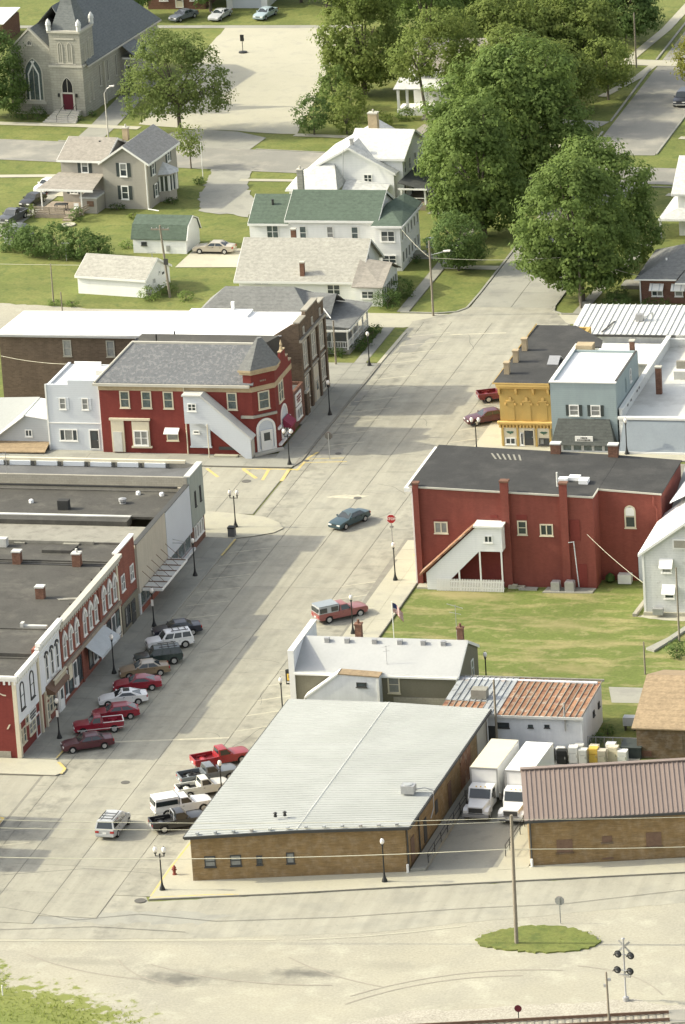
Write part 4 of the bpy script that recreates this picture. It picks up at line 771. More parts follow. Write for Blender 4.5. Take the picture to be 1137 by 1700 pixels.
part(T, 'cornice', MB().box(-12.18, 31.0, 8.3, -11.9, 41.5, 8.6), 'block_wall'); part(T, 'belt_course', MB().box(-12.18, 31.0, 4.35, -12.02, 41.5, 4.55), 'block_wall')
for y in (31.25, 34.6, 38.2, 41.2): part(T, 'pilaster', MB().box(-12.18, y - .28, 0, -11.98, y + .28, 8.28), 'brick_dark')
for y in (32.9, 36.5, 39.8):
    win(T, -12.18, y, 5.1, 'E', 1.7, 2.9, 'pair', 'stone_trim', 'glass_blind', .16); win(T, -12.18, y, 8.85, 'E', .55, .75, 'pic', 'stone_trim', 'glass_blind')
    win(T, -12.18, y, .35, 'E', 1.5, .9, 'slide', 'stone_trim')
for y in (32.9, 39.8): win(T, -12.18, y, 1.6, 'E', 1.7, 2.5, 'pair', 'stone_trim', 'glass_blind', .16)
part(T, 'door_bay', MB().box(-12.177, 35.5, .2, -12.05, 37.5, 4.2), 'beige_wall'); door(T, -12.05, 36.5, .25, 'E', 1.3, 2.3, 'beige_wall', 'stone_trim')
for x in (-38.3, -33.4, -45.2 + 29): win(T, x, 31, 6.45, 'S', .95, 1.85, 'dh', 'stone_grey', 'glass_blind', .12)
part(T, 'base_block', MB().box(-12.17, 31.02, .17, -11.75, 32.2, 2.6), 'brick_dark'); part(T, 'stone_cap', MB().box(-12.17, 31.0, 2.61, -11.7, 32.25, 2.9), 'stone_trim')
# ------------------------------------------------------------------ east side: red brick block
T = bldg('red_brick_block', 'big red brick block with a black roof and a white covered outside stair', 13.0, -21)
part(T, 'wall', MB().ext([(13.0, -21, 0), (30.85, -21, 0), (30.85, -21, 9.3), (13.0, -21, 10.0)], (0, .4, 0)).ext([(30.85, -18.4, 0), (37.0, -18.4, 0), (37.0, -18.4, 8.9), (30.85, -18.4, 9.25)], (0, .4, 0))
     .box(30.45, -20.6, 0, 30.85, -18.0, 9.2).box(13.0, -20.6, 0, 13.4, -8.3, 9.9).box(36.6, -18, 0, 37, -8.3, 8.8).box(13.4, -8.7, 0, 36.6, -8.3, 8.9), 'brick_red_painted')
slope(T, [(12.6, -21.0, 9.98), (30.95, -21.0, 9.26), (30.95, -8.1, 9.26), (12.6, -8.1, 9.98)], 'roof_black', .13); slope(T, [(30.955, -18.4, 9.25), (37.1, -18.4, 8.86), (37.1, -8.1, 8.86), (30.955, -8.1, 9.25)], 'roof_black', .13)
part(T, 'coping', MB().ext([(12.7, -21.12, 9.95), (30.9, -21.12, 9.25), (30.9, -21.12, 9.42), (12.7, -21.12, 10.12)], (0, .118, 0)).ext([(30.97, -18.52, 9.18), (37.1, -18.52, 8.83), (37.1, -18.52, 8.98), (30.97, -18.52, 9.36)], (0, .117, 0)).ext([(30.86, -21.1, 9.3), (30.97, -21.1, 9.3), (30.97, -18.53, 9.3), (30.86, -18.53, 9.3)], (0, 0, .14)), 'stone_trim')
part(T, 'front_cornice', MB().box(12.2, -21.15, 9.55, 12.99, -8.2, 9.93), 'white_paint'); part(T, 'corner_board', MB().box(12.86, -21.06, 0, 12.995, -20.7, 9.5), 'white_paint')
for x, w, d, z in ((13.35, .55, .3, 10.35), (22.2, .8, .35, 10.75), (28.0, .75, .28, 10.65)):
    c = part(T, 'chimney_breast', MB().box(x - w / 2, -21 - d, 0, x + w / 2, -21.002, z), 'brick_red_painted'); part(c, 'chimney_cap', MB().box(x - w / 2 - .06, -21.06 - d, z + .002, x + w / 2 + .06, -20.6, z + .16), 'chimney_brick')
win(T, 15.65, -21, 5.3, 'S', 1.35, 1.2, 'slide', 'cream_paint', 'glass_blind', .12); win(T, 23.75, -21, 5.35, 'S', .95, 1.45, 'dh', 'cream_paint', 'glass', .12); win(T, 26.15, -21, 5.3, 'S', 1.3, 1.2, 'slide', 'cream_paint', 'glass', .12)
win(T, 33.9, -18.4, 5.4, 'S', 1.1, 2.3, 'arch', 'cream_paint', 'glass', .13); part(T, 'window_board', MB().box(33.45, -18.45, 6.65, 34.35, -18.402, 7.5), 'white_paint')
for x, w, z, h in ((23.75, 1.05, 6.95, .45), (28.95, 1.0, 4.9, 2.1), (15.6, 1.4, 6.6, .12), (21.0, .7, 7.0, .3)): slab_part(T, 'bricked_opening', x, -21.002, z, 'S', w, h, .05, 'brick_crimson')
slab_part(T, 'door', 29.5, -21.004, .1, 'S', .95, 2.4, .04, 'brick_crimson')
part(T, 'drain_pipe', MB().tube((28.85, -21.3, 4.8), (29.2, -21.5, .3), .05).tube((28.3, -21.3, 4.75), (28.9, -21.3, 4.85), .04), 'awning_grey'); part(T, 'downspout', MB().tube((36.3, -18.6, 8.7), (36.3, -18.6, 7.9), .09).tube((36.3, -18.6, 7.9), (36.6, -18.6, 7.5), .09).tube((36.6, -18.6, 7.5), (36.6, -18.6, 5.5), .09), 'brick_red_painted')
# covered stair
st = part(T, 'stair_enclosure', MB().ext([(14.35, -22.6, .05), (14.3, -22.6, 1.75), (19.5, -22.6, 6.55), (22.05, -22.6, 6.55), (22.05, -22.6, 4.1), (19.7, -22.6, 4.1), (16.6, -22.6, 1.0), (16.6, -22.6, .05)], (0, .12, 0)).box(21.93, -22.47, 4.1, 22.05, -21.05, 6.55).box(19.7, -22.47, 4.1, 21.92, -21.05, 4.25), 'white_siding')
part(st, 'stair_roof', MB().ext([(13.7, -22.8, 1.45), (19.3, -22.8, 6.6), (19.3, -22.8, 6.78), (13.6, -22.8, 1.6)], (0, 1.75, 0)), 'awning_maroon' if False else 'metal_rust'); part(st, 'stair_roof', MB().ext([(19.301, -22.85, 6.6), (22.2, -22.85, 6.6), (22.2, -22.85, 6.75), (19.301, -22.85, 6.8)], (0, 1.8, 0)), 'white_paint')
part(st, 'stair_flight', MB().ext([(15.5, -22.4, .05), (19.7, -22.4, 4.0), (19.7, -22.4, 4.2), (14.9, -22.4, .05)], (0, 1.3, 0)), 'wood_deck')
for x in (17.6, 19.75, 21.9): part(st, 'stair_post', MB().box(x - .07, -22.62, .05, x + .07, -22.48, 4.1 if x > 19 else 2.0), 'white_paint')
part(st, 'back_recess', MB().box(17, -21.06, .05, 21.8, -21.01, 4.0), 'brick_crimson')
win(st, 20.7, -22.6, 5.0, 'S', .85, .75, 'slide', 'white_paint')
fm_ = cached('picket', lambda: MB().ext([(-.06, 0, 0), (.06, 0, 0), (.06, 0, 1.15), (0, 0, 1.28), (-.06, 0, 1.15)], (0, .03, 0)).mesh('picket', 'white_paint'))
F = bldg('picket_fence', 'low white picket fence closing off the space under the covered stair', 15.3, -22.85, 'fence'); part(F, 'rail', MB().box(15.3, -22.8, .35, 22.1, -22.76, .45).box(15.3, -22.8, .95, 22.1, -22.76, 1.05), 'white_paint')
for i in range(42): place(F, 'picket', fm_, 15.4 + i * .16, -22.85, .05, 'S')
part(T, 'step', MB().box(13.2, -22.4, 0, 14.4, -21.05, .18), 'concrete_pale')
for y0, y1, z in ((-20.8, -15.2, 4.2),): part(T, 'shop_front', MB().box(12.84, y0, .17, 12.998, -8.4, 3.6), 'cream_paint')
part(T, 'wall_sign', MB().box(11.9, -17.2, 1.9, 12.0, -16.3, 3.3).tube((11.9, -16.7, 3.5), (12.99, -16.7, 3.5), .04), 'white_paint'); scribble(T, 'lettering', 11.95, -17.21, 2.2, 'S', .1, .9, [.9, .9], 'red_sign', 2, .0)
for x in (24.6, 30.4): chimney(T, x, -8.6, 9.2, 10.6, .95, .7, 'chimney_brick', 'roof_white_dirty', 0)
for x, y, w, d in ((27.1, -16.8, .9, .8), (28.1, -16.2, 1.1, .9), (29.2, -17.0, .9, 1.1)): part(T, 'roof_board', MB().box(x - w / 2, y - d / 2, 9.45, x + w / 2, y + d / 2, 9.85), 'roof_white')
pipe_part(T, 'vent_pipe', (26.9, -18.6, 9.4), (26.9, -18.6, 11.0), .1, 'roof_white_dirty')
for i in range(6): part(T, 'roof_paint_stroke', MB().ext([(18.3 + i * .55, -9.9, 9.915 - i * .021), (18.5 + i * .55, -9.9, 9.905 - i * .021), (19.3 + i * .5, -11.6, 9.88 - i * .021), (19.1 + i * .5, -11.6, 9.89 - i * .021)], (0, 0, .014)), 'roof_tan_flat')
solo('condenser', MB().box(-.42, -.42, .1, .42, .42, .95).box(-.36, -.36, .95, .36, .36, 1.0), 'steel', 'left of two grey air conditioning condensers on the pad by the red wall', 'air conditioner', 'air conditioners behind the red block', None, (27.0, -21.9, 0))
solo('condenser', MB().box(-.45, -.42, .1, .45, .42, 1.0).box(-.36, -.36, 1.0, .36, .36, 1.05), 'steel', 'right of two grey air conditioning condensers on the pad, beside the slanted pipe', 'air conditioner', 'air conditioners behind the red block', None, (28.4, -21.9, 0))
solo('concrete_pad', MB().prism([(25.8, -22.7), (30.7, -22.5), (30.8, -21.1), (26.0, -21.1)], 0, .1), 'concrete_grey', 'concrete pad with two condensers against the red wall', 'slab')
solo('window_unit', MB().box(-.65, -.4, .05, .65, .4, .95).box(-.5, -.42, .3, .1, -.4, .8), 'roof_white_dirty', 'white boxy cooling unit on the ground in the corner of the red block', 'air conditioner', None, None, (33.3, -19.2, 0))
solo('cellar_door', MB().box(-.9, -.4, 0, .9, .4, .12), 'concrete_grey', 'flat concrete hatch in the grass below the red wall', 'hatch', None, None, (24.2, -21.7, 0)); solo('rubble_pile', MB().box(-.7, -.25, 0, .1, .25, .3).box(.1, -.2, 0, .9, .3, .22).box(-.3, -.3, .3, .2, .1, .42), 'concrete_pale', 'small heap of pale blocks on the grass beside the stair', 'rubble', None, None, (22.9, -21.5, 0))
solo('loose_door', MB().box(-.75, -.06, 0, .75, .06, 2.9).box(-.65, -.08, .1, .65, -.06, 2.8), 'pale_siding', 'pale panel leaning against the red wall beside the white clapboard house', 'panel', None, None, (35.3, -18.55, .05))
solo('shrub', None or MB().lathe([(.1, 0), (.5, .3), (.45, .7), (.1, 1.0)], 7), 'leaf_shrub', 'scrubby weeds in the shaded corner of the red block', 'shrub', None, None, (31.8, -19.2, 0))
# grey roofed neighbour east of it
T = bldg('pale_roofed_shed', 'pale tin roofed shed squeezed between the red block and the white clapboard house', 37.2, -17, 'shed')
part(T, 'wall', MB().box(37.2, -17, 0, 48, -6, 5.0), 'blue_grey_wall'); slope(T, [(37.15, -17.3, 5.1), (48, -17.3, 5.1), (48, -5.7, 8.2), (37.15, -5.7, 8.2)], 'metal_pale')
# white clapboard house at the right edge
T = bldg('white_clapboard_house', 'weathered white clapboard house with tin awnings at the right edge of the lawn', 37, -28, 'house')
gable(T, -28, -17, 37.0, 45.4, 6.3, 9.3, 'white_old', 'roof_white', 'y', .35, .25); part(T, 'wing', MB().box(38.4, -16.99, 0, 45.4, -12, 7.4), 'white_old'); slope(T, [(38, -19, 8.2), (41.3, -19, 9.9), (41.3, -11.8, 9.9), (38, -11.8, 7.9)], 'roof_white'); slope(T, [(41.31, -19, 9.9), (45.8, -19, 7.9), (45.8, -11.8, 7.9), (41.31, -11.8, 9.9)], 'roof_white')
part(T, 'attic_vent', MB().box(40.0, -28.14, 6.75, 41.35, -28.002, 7.75), 'white_paint'); slab_part(T, 'vent_louver', 40.68, -28.14, 6.9, 'S', 1.1, .72, .03, 'block_wall')
for x, z in ((39.3, 4.3), (39.45, 1.7), (43.0, 4.3)):
    win(T, x, -28, z, 'S', 1.0, 1.3, 'dh', 'white_paint'); part(T, 'awning', MB().ext([(x - .65, -28.01, z + 1.45), (x - .65, -28.75, z + .7), (x - .65, -28.75, z + .62), (x - .65, -28.01, z + 1.3)], (1.3, 0, 0)), 'white_paint')
part(T, 'corner_board', MB().box(36.94, -28.06, 0, 37.15, -28.002, 6.3), 'white_paint'); part(T, 'window_unit', MB().box(37.9, -28.8, .3, 38.9, -28.3, .9), 'steel'); part(T, 'footing', MB().box(36.9, -28.25, 0, 45.4, -28.002, .35), 'concrete_pale')
# ------------------------------------------------------------------ yellow, blue and grey buildings across the side street
T = bldg('yellow_building', 'ochre yellow two-storey brick building with a bracketed cornice and a black roof', 11.7, 22)
part(T, 'wall', MB().box(11.7, 22, 0, 17.2, 22.4, 7.0).box(11.7, 22.4, 0, 12.1, 43, 6.9).box(16.8, 22.4, 0, 17.2, 43, 6.9).box(12.1, 42.6, 0, 16.8, 43, 6.9), 'ochre_wall')
slope(T, [(11.2, 21.5, 7.12), (17.25, 21.5, 7.12), (17.25, 35, 7.0), (11.2, 35, 7.0)], 'roof_black', .1); slope(T, [(11.2, 35.002, 7.0), (20.0, 35.002, 7.0), (19.6, 37.6, 7.0), (15.5, 43.1, 6.9), (11.2, 43.1, 6.9)], 'roof_black', .1)
cornice_s(T, 22, 11.5, 17.2, 6.55, .5, .5, 'ochre_trim', 40); part(T, 'fascia', MB().box(11.15, 21.48, 7.09, 17.2, 21.5, 7.24).box(11.15, 21.5, 7.05, 11.195, 43, 7.2), 'ochre_trim')
for x in (11.75, 13.55, 15.4, 17.0): part(T, 'bracket', MB().ext([(x - .11, 21.998, 6.54), (x - .11, 21.6, 6.54), (x - .11, 21.7, 6.1), (x - .11, 21.998, 5.75)], (.22, 0, 0)), 'ochre_trim')
for x in (12.85, 14.6, 16.35):
    a_ = place(T, 'blind_arch', cached('blindarch', lambda: MB().ext([(-.42, -.05, 0), (.42, -.05, 0), (.42, -.05, 1.9), (.3, -.05, 2.1), (-.3, -.05, 2.1), (-.42, -.05, 1.9)], (0, .06, 0)).mesh('blind_arch', 'ochre_wall')), x, 22, 2.95, 'S')
    link('hood_mould', cached('hoodm', lambda: MB().box(-.62, -.16, 1.75, -.45, .02, 1.95).box(.45, -.16, 1.75, .62, .02, 1.95).box(-.45, -.12, 2.12, .45, .02, 2.22).box(-.14, -.14, 2.23, .14, .02, 2.6).mesh('hood_mould', 'ochre_trim')), a_)
cornice_s(T, 22, 11.45, 17.3, 2.55, .35, .42, 'ochre_trim', .35)
part(T, 'shop_front', MB().box(11.75, 21.9, .17, 17.15, 21.998, 2.2), 'cream_paint')
for x in (11.9, 13.5, 15.5, 17.0): part(T, 'pilaster', MB().box(x - .1, 21.82, .17, x + .1, 21.898, 2.2), 'ochre_wall')
win(T, 12.7, 21.9, .35, 'S', 1.1, .75, 'slide', 'white_paint'); win(T, 16.3, 21.9, .35, 'S', 1.1, .75, 'slide', 'dark_trim'); door(T, 14.7, 21.9, .18, 'S', .95, 1.75, 'dark_trim', 'cream_paint'); win(T, 13.95, 21.9, .3, 'S', .4, 1.4, 'pic', 'white_paint')
for x in (12.7, 16.3): place(T, 'fan_emblem', cached('fan', lambda: MB().ext([(-.42, -.03, .30), (-.2, -.03, .38), (0, -.03, .34), (.2, -.03, .38), (.42, -.03, .30), (.22, -.03, .14), (.08, -.03, .12), (0, -.03, 0), (-.08, -.03, .12), (-.22, -.03, .14)], (0, .04, 0)).mesh('fan_emblem', 'plastic_green')), x, 21.89, 1.45, 'S')
for y in (24.9, 29.2, 33.5): chimney(T, 12.0, y, 7.0, 8.35, .55, .65, 'chimney_tan', 'chimney_tan')
T_ = part(T, 'skylight', MB().ext([(15.6, 28.0, 7.2), (16.8, 28.0, 7.2), (16.8, 29.4, 7.75), (15.6, 29.4, 7.75)], (0, 0, .1)).ext([(15.6, 29.4, 7.75), (16.8, 29.4, 7.75), (16.8, 30.4, 7.2), (15.6, 30.4, 7.2)], (0, 0, .1)), 'steel')
T = bldg('blue_building', 'blue sided two-storey building with two dark-shuttered windows over a shingled shop canopy', 17.3, 21.5)
walls_flat(T, 17.3, 24.3, 21.55, 33.2, 7.35, 'blue_siding', .25, 'roof_white', 7.12); part(T, 'coping', MB().box(17.2, 21.45, 7.353, 24.35, 21.85, 7.47).box(17.2, 21.851, 7.353, 17.56, 35, 7.47), 'white_paint')
part(T, 'side_parapet', MB().ext([(24.02, 21.9, 7.352), (24.3, 21.9, 7.352), (24.3, 33.2, 7.352), (24.02, 33.2, 7.352)], (0, 0, .02)), 'dark_trim'); part(T, 'parapet_back', MB().box(17.57, 33.21, 0, 19.4, 34.6, 7.8), 'chimney_tan')
for x in (19.75, 22.05): win(T, x, 21.55, 3.75, 'S', 1.05, 1.2, 'dh', 'white_paint', 'glass_blind', .11); shutters(T, x, 21.55, 3.75, 'S', 1.05, 1.2)
part(T, 'canopy_roof', MB().ext([(18.0, 21.53, 3.45), (23.5, 21.53, 3.45), (24.2, 20.3, 1.0), (17.35, 20.3, 1.0)], (0, -.08, -.08)), 'mansard'); part(T, 'canopy_end', MB().poly([(18.0, 21.52, 3.4), (17.35, 20.3, .95), (17.35, 21.52, .95)]).poly([(23.5, 21.52, 3.4), (24.2, 20.3, .95), (24.2, 21.52, .95)]), 'mansard')
sb = place(T, 'sign_board', MB().box(-.95, -.08, 0, .95, .02, .62).mesh('sign_board', 'white_paint'), 20.9, 20.5, 1.25, 'S'); scribble(T, 'lettering', 20.9, 20.41, 1.25, 'S', 1.6, .6, [.42, .9], 'dark_trim', 12)
for i in range(6): win(T, 17.95 + i * 1.1, 20.6, .2, 'S', 1.0, .7, 'pic', 'white_old', 'glass_teal', .07)
part(T, 'shop_front', MB().box(17.4, 20.62, .0, 24.1, 21.5, .95), 'white_old')
win(T, 24.3, 26.5, 5.0, 'E', .5, 1.4, 'pic', 'blue_siding', 'glass_blind'); win(T, 24.3, 29.0, 5.2, 'E', .8, 1.5, 'arch', 'white_paint', 'glass_blind')
chimney(T, 23.6, 33.8, 5, 8.2, .5, .5); 
T = bldg('white_roofed_store', 'wide low store with a blue-grey sloping front and a dirty white flat roof', 24.5, 21.5)
part(T, 'wall', MB().box(24.5, 21.5, 0, 40, 21.8, 3.5).box(24.5, 21.8, 0, 24.8, 48, 4.4).box(24.8, 47.7, 0, 40, 48, 4.2), 'white_old'); part(T, 'roof', MB().box(24.81, 21.81, 3.0, 40, 47.69, 3.3), 'roof_white_dirty')
part(T, 'front_canopy', MB().ext([(25.0, 21.45, 3.4), (40, 21.45, 3.4), (40, 20.3, .4), (24.6, 20.3, .4)], (0, -.08, -.06)), 'blue_grey_wall'); part(T, 'coping', MB().box(24.4, 21.3, 3.504, 40, 21.9, 3.75).box(24.4, 20.1, .1, 40, 20.28, .36).box(24.42, 21.91, 4.402, 24.9, 48, 4.5), 'white_paint')
part(T, 'canopy_end', MB().poly([(24.6, 20.35, .42), (24.6, 21.48, .42), (24.98, 21.48, 3.36)]), 'pale_siding')
for y in (24.5, 26.2, 29.4, 30.5): part(T, 'scupper', MB().box(24.801, y, 3.9, 24.83, y + .5, 4.1), 'dark_trim')
part(T, 'roof_fold', MB().ext([(28.5, 22.5, 3.305), (31.5, 33, 3.305), (40, 35.5, 3.305), (40, 22.5, 3.305)], (0, 0, .03)), 'roof_white_dirty'); part(T, 'back_wall', MB().box(27.2, 39, 3.31, 40, 39.4, 4.4), 'block_wall'); part(T, 'duct', MB().box(27.5, 36, 3.31, 40, 37, 4.2), 'roof_white_dirty')
chimney(T, 26.9, 31.0, 3.3, 6.2, .6, .55)
T = bldg('ribbed_metal_shop', 'wide low shop with a white ribbed metal roof behind the yellow and blue buildings', 12.9, 52)
part(T, 'wall', MB().box(13.2, 52.4, 0, 40, 60.6, 3.2), 'white_wall')
rp = cached('ribpanel', lambda: MB().ext([(-.32, 0, 0), (.32, 0, 0), (.32, 8.9, .75), (-.32, 8.9, .75)], (0, 0, .05)).ext([(.22, 0, .05), (.32, 0, .05), (.32, 8.9, .80), (.22, 8.9, .80)], (0, 0, .09)).mesh('roof_panel', 'metal_white'))
for i in range(26): place(T, 'roof_panel', rp, 12.95 + i * .65, 51.9, 3.3, 'S')
part(T, 'eave', MB().box(12.6, 51.75, 3.1, 24.6, 51.89, 3.35), 'dark_trim'); part(T, 'low_wing', MB().box(16.6, 44.5, 0, 27.0, 51.6, 2.2), 'white_wall'); part(T, 'low_roof', MB().box(16.5, 44.4, 2.205, 27.1, 51.7, 2.4), 'roof_white')
rp2 = cached('ribpanel2', lambda: MB().ext([(-.32, 0, 0), (.32, 0, 0), (.32, 9, .55), (-.32, 9, .55)], (0, 0, .05)).ext([(.22, 0, .05), (.32, 0, .05), (.32, 9, .6), (.22, 9, .6)], (0, 0, .09)).mesh('roof_panel', 'metal_white'))
for i in range(16): place(T, 'roof_panel', rp2, 27.5 + i * .65, 44.2, 3.75, 'S')
part(T, 'wing', MB().box(27.2, 44.6, 0, 38, 51.8, 3.7), 'block_wall')
part(T, 'roof_unit', MB().box(19.4, 55.7, 3.72, 20.2, 56.4, 4.5), 'steel'); part(T, 'roof_duct', MB().path([(20.3, 55.9, 4.0), (20.9, 56.1, 4.6), (21.2, 56.3, 4.5), (21.2, 56.3, 4.0)], .12), 'metal_white'); part(T, 'roof_gap', MB().ext([(16.2, 52.2, 3.475), (16.4, 52.2, 3.475), (17.2, 55.5, 3.76), (17.0, 55.5, 3.76)], (0, 0, .04)), 'dark_trim')
# brick house with awnings, white house behind it
T = bldg('brick_bungalow', 'brown brick bungalow with a grey hip roof and striped window awnings at the right edge', 15.9, 75, 'house')
part(T, 'wall', MB().box(16.0, 75.0, 0, 32, 86, 2.9), 'brick_house')
for q in ([(15.5, 74.5, 2.9), (20.3, 74.5, 2.9), (23.0, 80.3, 5.6), (21.0, 80.3, 5.6)], [(20.301, 73.6, 2.75), (33, 73.6, 2.75), (33, 80.3, 5.61), (23.0, 80.3, 5.61)], [(15.5, 74.5, 2.905), (21.0, 80.3, 5.605), (15.5, 86.5, 2.905)], [(15.5, 86.5, 2.9), (21, 80.3, 5.6), (33, 80.3, 5.6), (33, 86.5, 2.9)]): slope(T, q, 'shingle_grey', .1)
part(T, 'gutter', MB().box(15.4, 74.38, 2.85, 20.3, 74.49, 3.0).box(20.3, 73.48, 2.7, 33, 73.59, 2.86), 'white_paint'); part(T, 'downspout', MB().tube((16.0, 74.8, 0), (16.0, 74.8, 2.85), .08), 'white_paint')
for x in (17.9, 20.4, 24.0):
    win(T, x, 75.0, .85, 'S', 1.3 if x < 20 else .95, 1.2, 'pair' if x < 20 else 'dh', 'white_paint')
    aw = part(T, 'awning', MB().ext([(x - .8, 74.98, 2.35), (x - .8, 74.2, 1.75), (x - .8, 74.2, 1.68), (x - .8, 74.98, 2.2)], (1.6, 0, 0)), 'white_paint'); part(aw, 'awning_stripe', MB().ext([(x - .55, 74.98, 2.37), (x - .55, 74.19, 1.77), (x - .55, 74.19, 1.76), (x - .55, 74.98, 2.36)], (.12, 0, 0)).ext([(x + .3, 74.98, 2.37), (x + .3, 74.19, 1.77), (x + .3, 74.19, 1.76), (x + .3, 74.98, 2.36)], (.12, 0, 0)), 'awning_grey')
for x, y, z in ((18.6, 77.6, 4.4), (23.8, 80.3, 5.75)): part(T, 'roof_vent', MB().lathe([(.13, z - .3), (.13, z + .2)], 8, x, y), 'white_paint')
part(T, 'porch_steps', MB().box(12.5, 80.5, 0, 15.9, 83, .4), 'concrete_grey')
T = bldg('white_corner_house', 'white two-storey house with a wide porch roof half hidden at the right edge', 14.5, 103, 'house')
part(T, 'wall', MB().box(15.0, 103, 0, 28, 113, 5.4), 'white_siding'); gable(T, 14.8, 29, 102.7, 113.3, 5.35, 8.3, 'white_siding', 'shingle_pale', 'x', .4, .4, wall=False)
for q in ([(12.9, 101.2, 2.4), (29, 101.2, 2.4), (29, 102.98, 3.3), (14.98, 102.98, 3.3)], [(12.9, 101.2, 2.41), (14.97, 103, 3.31), (14.97, 110, 3.31), (12.9, 111, 2.41)]): slope(T, q, 'shingle_pale', .1, 'porch_roof')
part(T, 'gutter', MB().box(12.85, 101.05, 2.28, 29, 101.19, 2.42), 'white_paint')
for x in (13.1, 17, 21): part(T, 'porch_post', MB().box(x - .1, 101.4, 0, x + .1, 101.6, 2.3), 'white_paint')
win(T, 18, 103, 3.6, 'S', .9, 1.4, 'dh')
# ------------------------------------------------------------------ stucco bar, lean-tos and the rusty roofed workshop
T = bldg('stucco_bar', 'olive grey stucco building with a pale gable roof and a slanting white false front', 10.2, -57)
gable(T, 10.3, 25.6, -57.0, -48.9, 4.15, 6.05, 'stucco', 'metal_grey', 'x', .15, .12)
part(T, 'false_front', MB().box(9.85, -57.15, 0, 10.29, -48.75, 6.15), 'white_wall'); part(T, 'front_trim', MB().box(9.8, -57.22, 6.153, 10.35, -48.7, 6.28).box(9.8, -57.21, 0, 10.34, -57.152, 6.15), 'white_paint')
win(T, 19.6, -57.0, 2.35, 'S', 1.15, 1.7, 'dh', 'cream_paint', 'glass_blind', .13); win(T, 25.6, -54.7, 1.6, 'E', .9, 1.7, 'dh', 'white_paint'); win(T, 25.6, -51.3, 2.0, 'E', .9, 1.7, 'dh', 'white_paint')
part(T, 'corner_board', MB().box(25.45, -57.08, 0, 25.66, -57.002, 4.1), 'white_paint'); part(T, 'gutter', MB().box(10.3, -57.32, 3.95, 17.5, -57.2, 4.12).box(18.5, -57.32, 3.93, 25.6, -57.2, 4.10), 'white_paint')
for x in (12.6, 14.5, 17.1, 19.5, 21.7, 23.6): part(T, 'roof_vent', MB().box(x - .22, -53.75, 6.0 - .25, x + .22, -53.35, 6.28), 'steel')
chimney(T, 15.4, -52.6, 5.6, 7.3, .6, .6, 'chimney_brick', 'chimney_brick', 1); chimney(T, 25.0, -52.6, 5.6, 7.2, .55, .55, 'chimney_brick', 'chimney_brick', 1)
part(T, 'antenna', MB().tube((18.8, -56, 4.4), (18.8, -56, 6.6), .025).tube((18.4, -56, 6.4), (19.2, -56, 6.6), .02).tube((18.5, -56, 6.0), (19.1, -56, 6.1), .02), 'steel')
part(T, 'antenna', MB().tube((24.2, -50.8, 5.4), (24.2, -50.8, 8.8), .025).tube((23.4, -50.8, 8.9), (24.9, -50.8, 8.5), .025).tube((23.6, -50.8, 8.1), (24.7, -50.8, 7.9), .02), 'steel')
part(T, 'dirty_base', MB().box(19.5, -57.06, 0, 25.4, -57.003, 2.0), 'block_wall')
T = bldg('white_lean_to', 'white lean-to with a sloping left edge built against the stucco wall', 13, -58.4, 'shed')
part(T, 'wall', MB().ext([(11.60, -58.3, 0), (18.50, -58.3, 0), (18.50, -58.3, 4.3), (14.80, -58.3, 4.5), (11.60, -58.3, 2.2)], (0, 1.25, 0)), 'white_wall'); part(T, 'roof', MB().ext([(14.70, -58.38, 4.52), (18.60, -58.38, 4.32), (18.60, -58.38, 4.42), (14.70, -58.38, 4.62)], (0, 1.33, 0)), 'shingle_brown')
part(T, 'rake_board', MB().ext([(11.40, -58.4, 2.0), (14.75, -58.4, 4.48), (14.75, -58.4, 4.68), (11.40, -58.4, 2.2)], (0, 1.34, 0)), 'white_paint'); win(T, 16.90, -58.3, 3.35, 'S', .95, .45, 'pic', 'dark_trim'); part(T, 'corner_board', MB().box(18.35, -58.36, 0, 18.56, -58.302, 4.28), 'white_paint')
T = bldg('rusty_roofed_workshop', 'white walled workshop with a rust streaked tin roof beside the stucco building', 27, -65, 'workshop')
part(T, 'wall', MB().ext([(29.9, -65.0, 0), (38.8, -65.0, 0), (38.8, -65, 3.55), (29.9, -65, 3.8)], (0, .3, 0)).box(38.5, -64.7, 0, 38.8, -56.5, 3.6).box(26, -56.8, 0, 38.5, -56.5, 3.9).box(25.7, -57, 0, 29.8, -56.81, 3.6), 'white_wall')
def rustpanel(m): return cached(('rp', m), lambda: MB().box(-.27, 0, 0, .27, 9.2, .05).box(.21, 0, .05, .27, 9.2, .12, 1).mesh('roof_panel', [m, 'roof_tan_flat' if m == 'metal_rust' else m]))
for i in range(24):
    x = 25.95 + i * .548; o = place(T, 'roof_panel', rustpanel('metal_rust' if i > 9 else 'metal_galv'), x, -65.3 if x > 29.6 else -62.2, 3.84 - (x - 26) * .012, 'S')
    if x <= 29.6: o.scale = (1, .66, 1)
for i in range(7): place(T, 'roof_panel', cached('rps', lambda: MB().box(-.27, 0, 0, .27, 3.0, .05).box(.21, 0, .05, .27, 3.0, .12, 1).mesh('roof_panel', ['metal_rust', 'roof_tan_flat'])), 26.0 + i * .548, -65.25, 3.80 - i * .006, 'S')
part(T, 'eave', MB().box(29.8, -65.42, 3.55, 39.0, -65.31, 3.78), 'roof_white_dirty'); part(T, 'roof_edge', MB().box(25.7, -56.1, 3.75, 39, -55.95, 3.95), 'roof_tan_flat')
win(T, 31.6, -65.0, 2.45, 'S', 1.1, .5, 'pic', 'dark_trim', 'glass', .05); win(T, 34.1, -65, 2.55, 'S', .45, .28, 'pic', 'dark_trim', 'glass', .04); win(T, 35.6, -65, 2.6, 'S', .45, .28, 'pic', 'dark_trim', 'glass', .04)
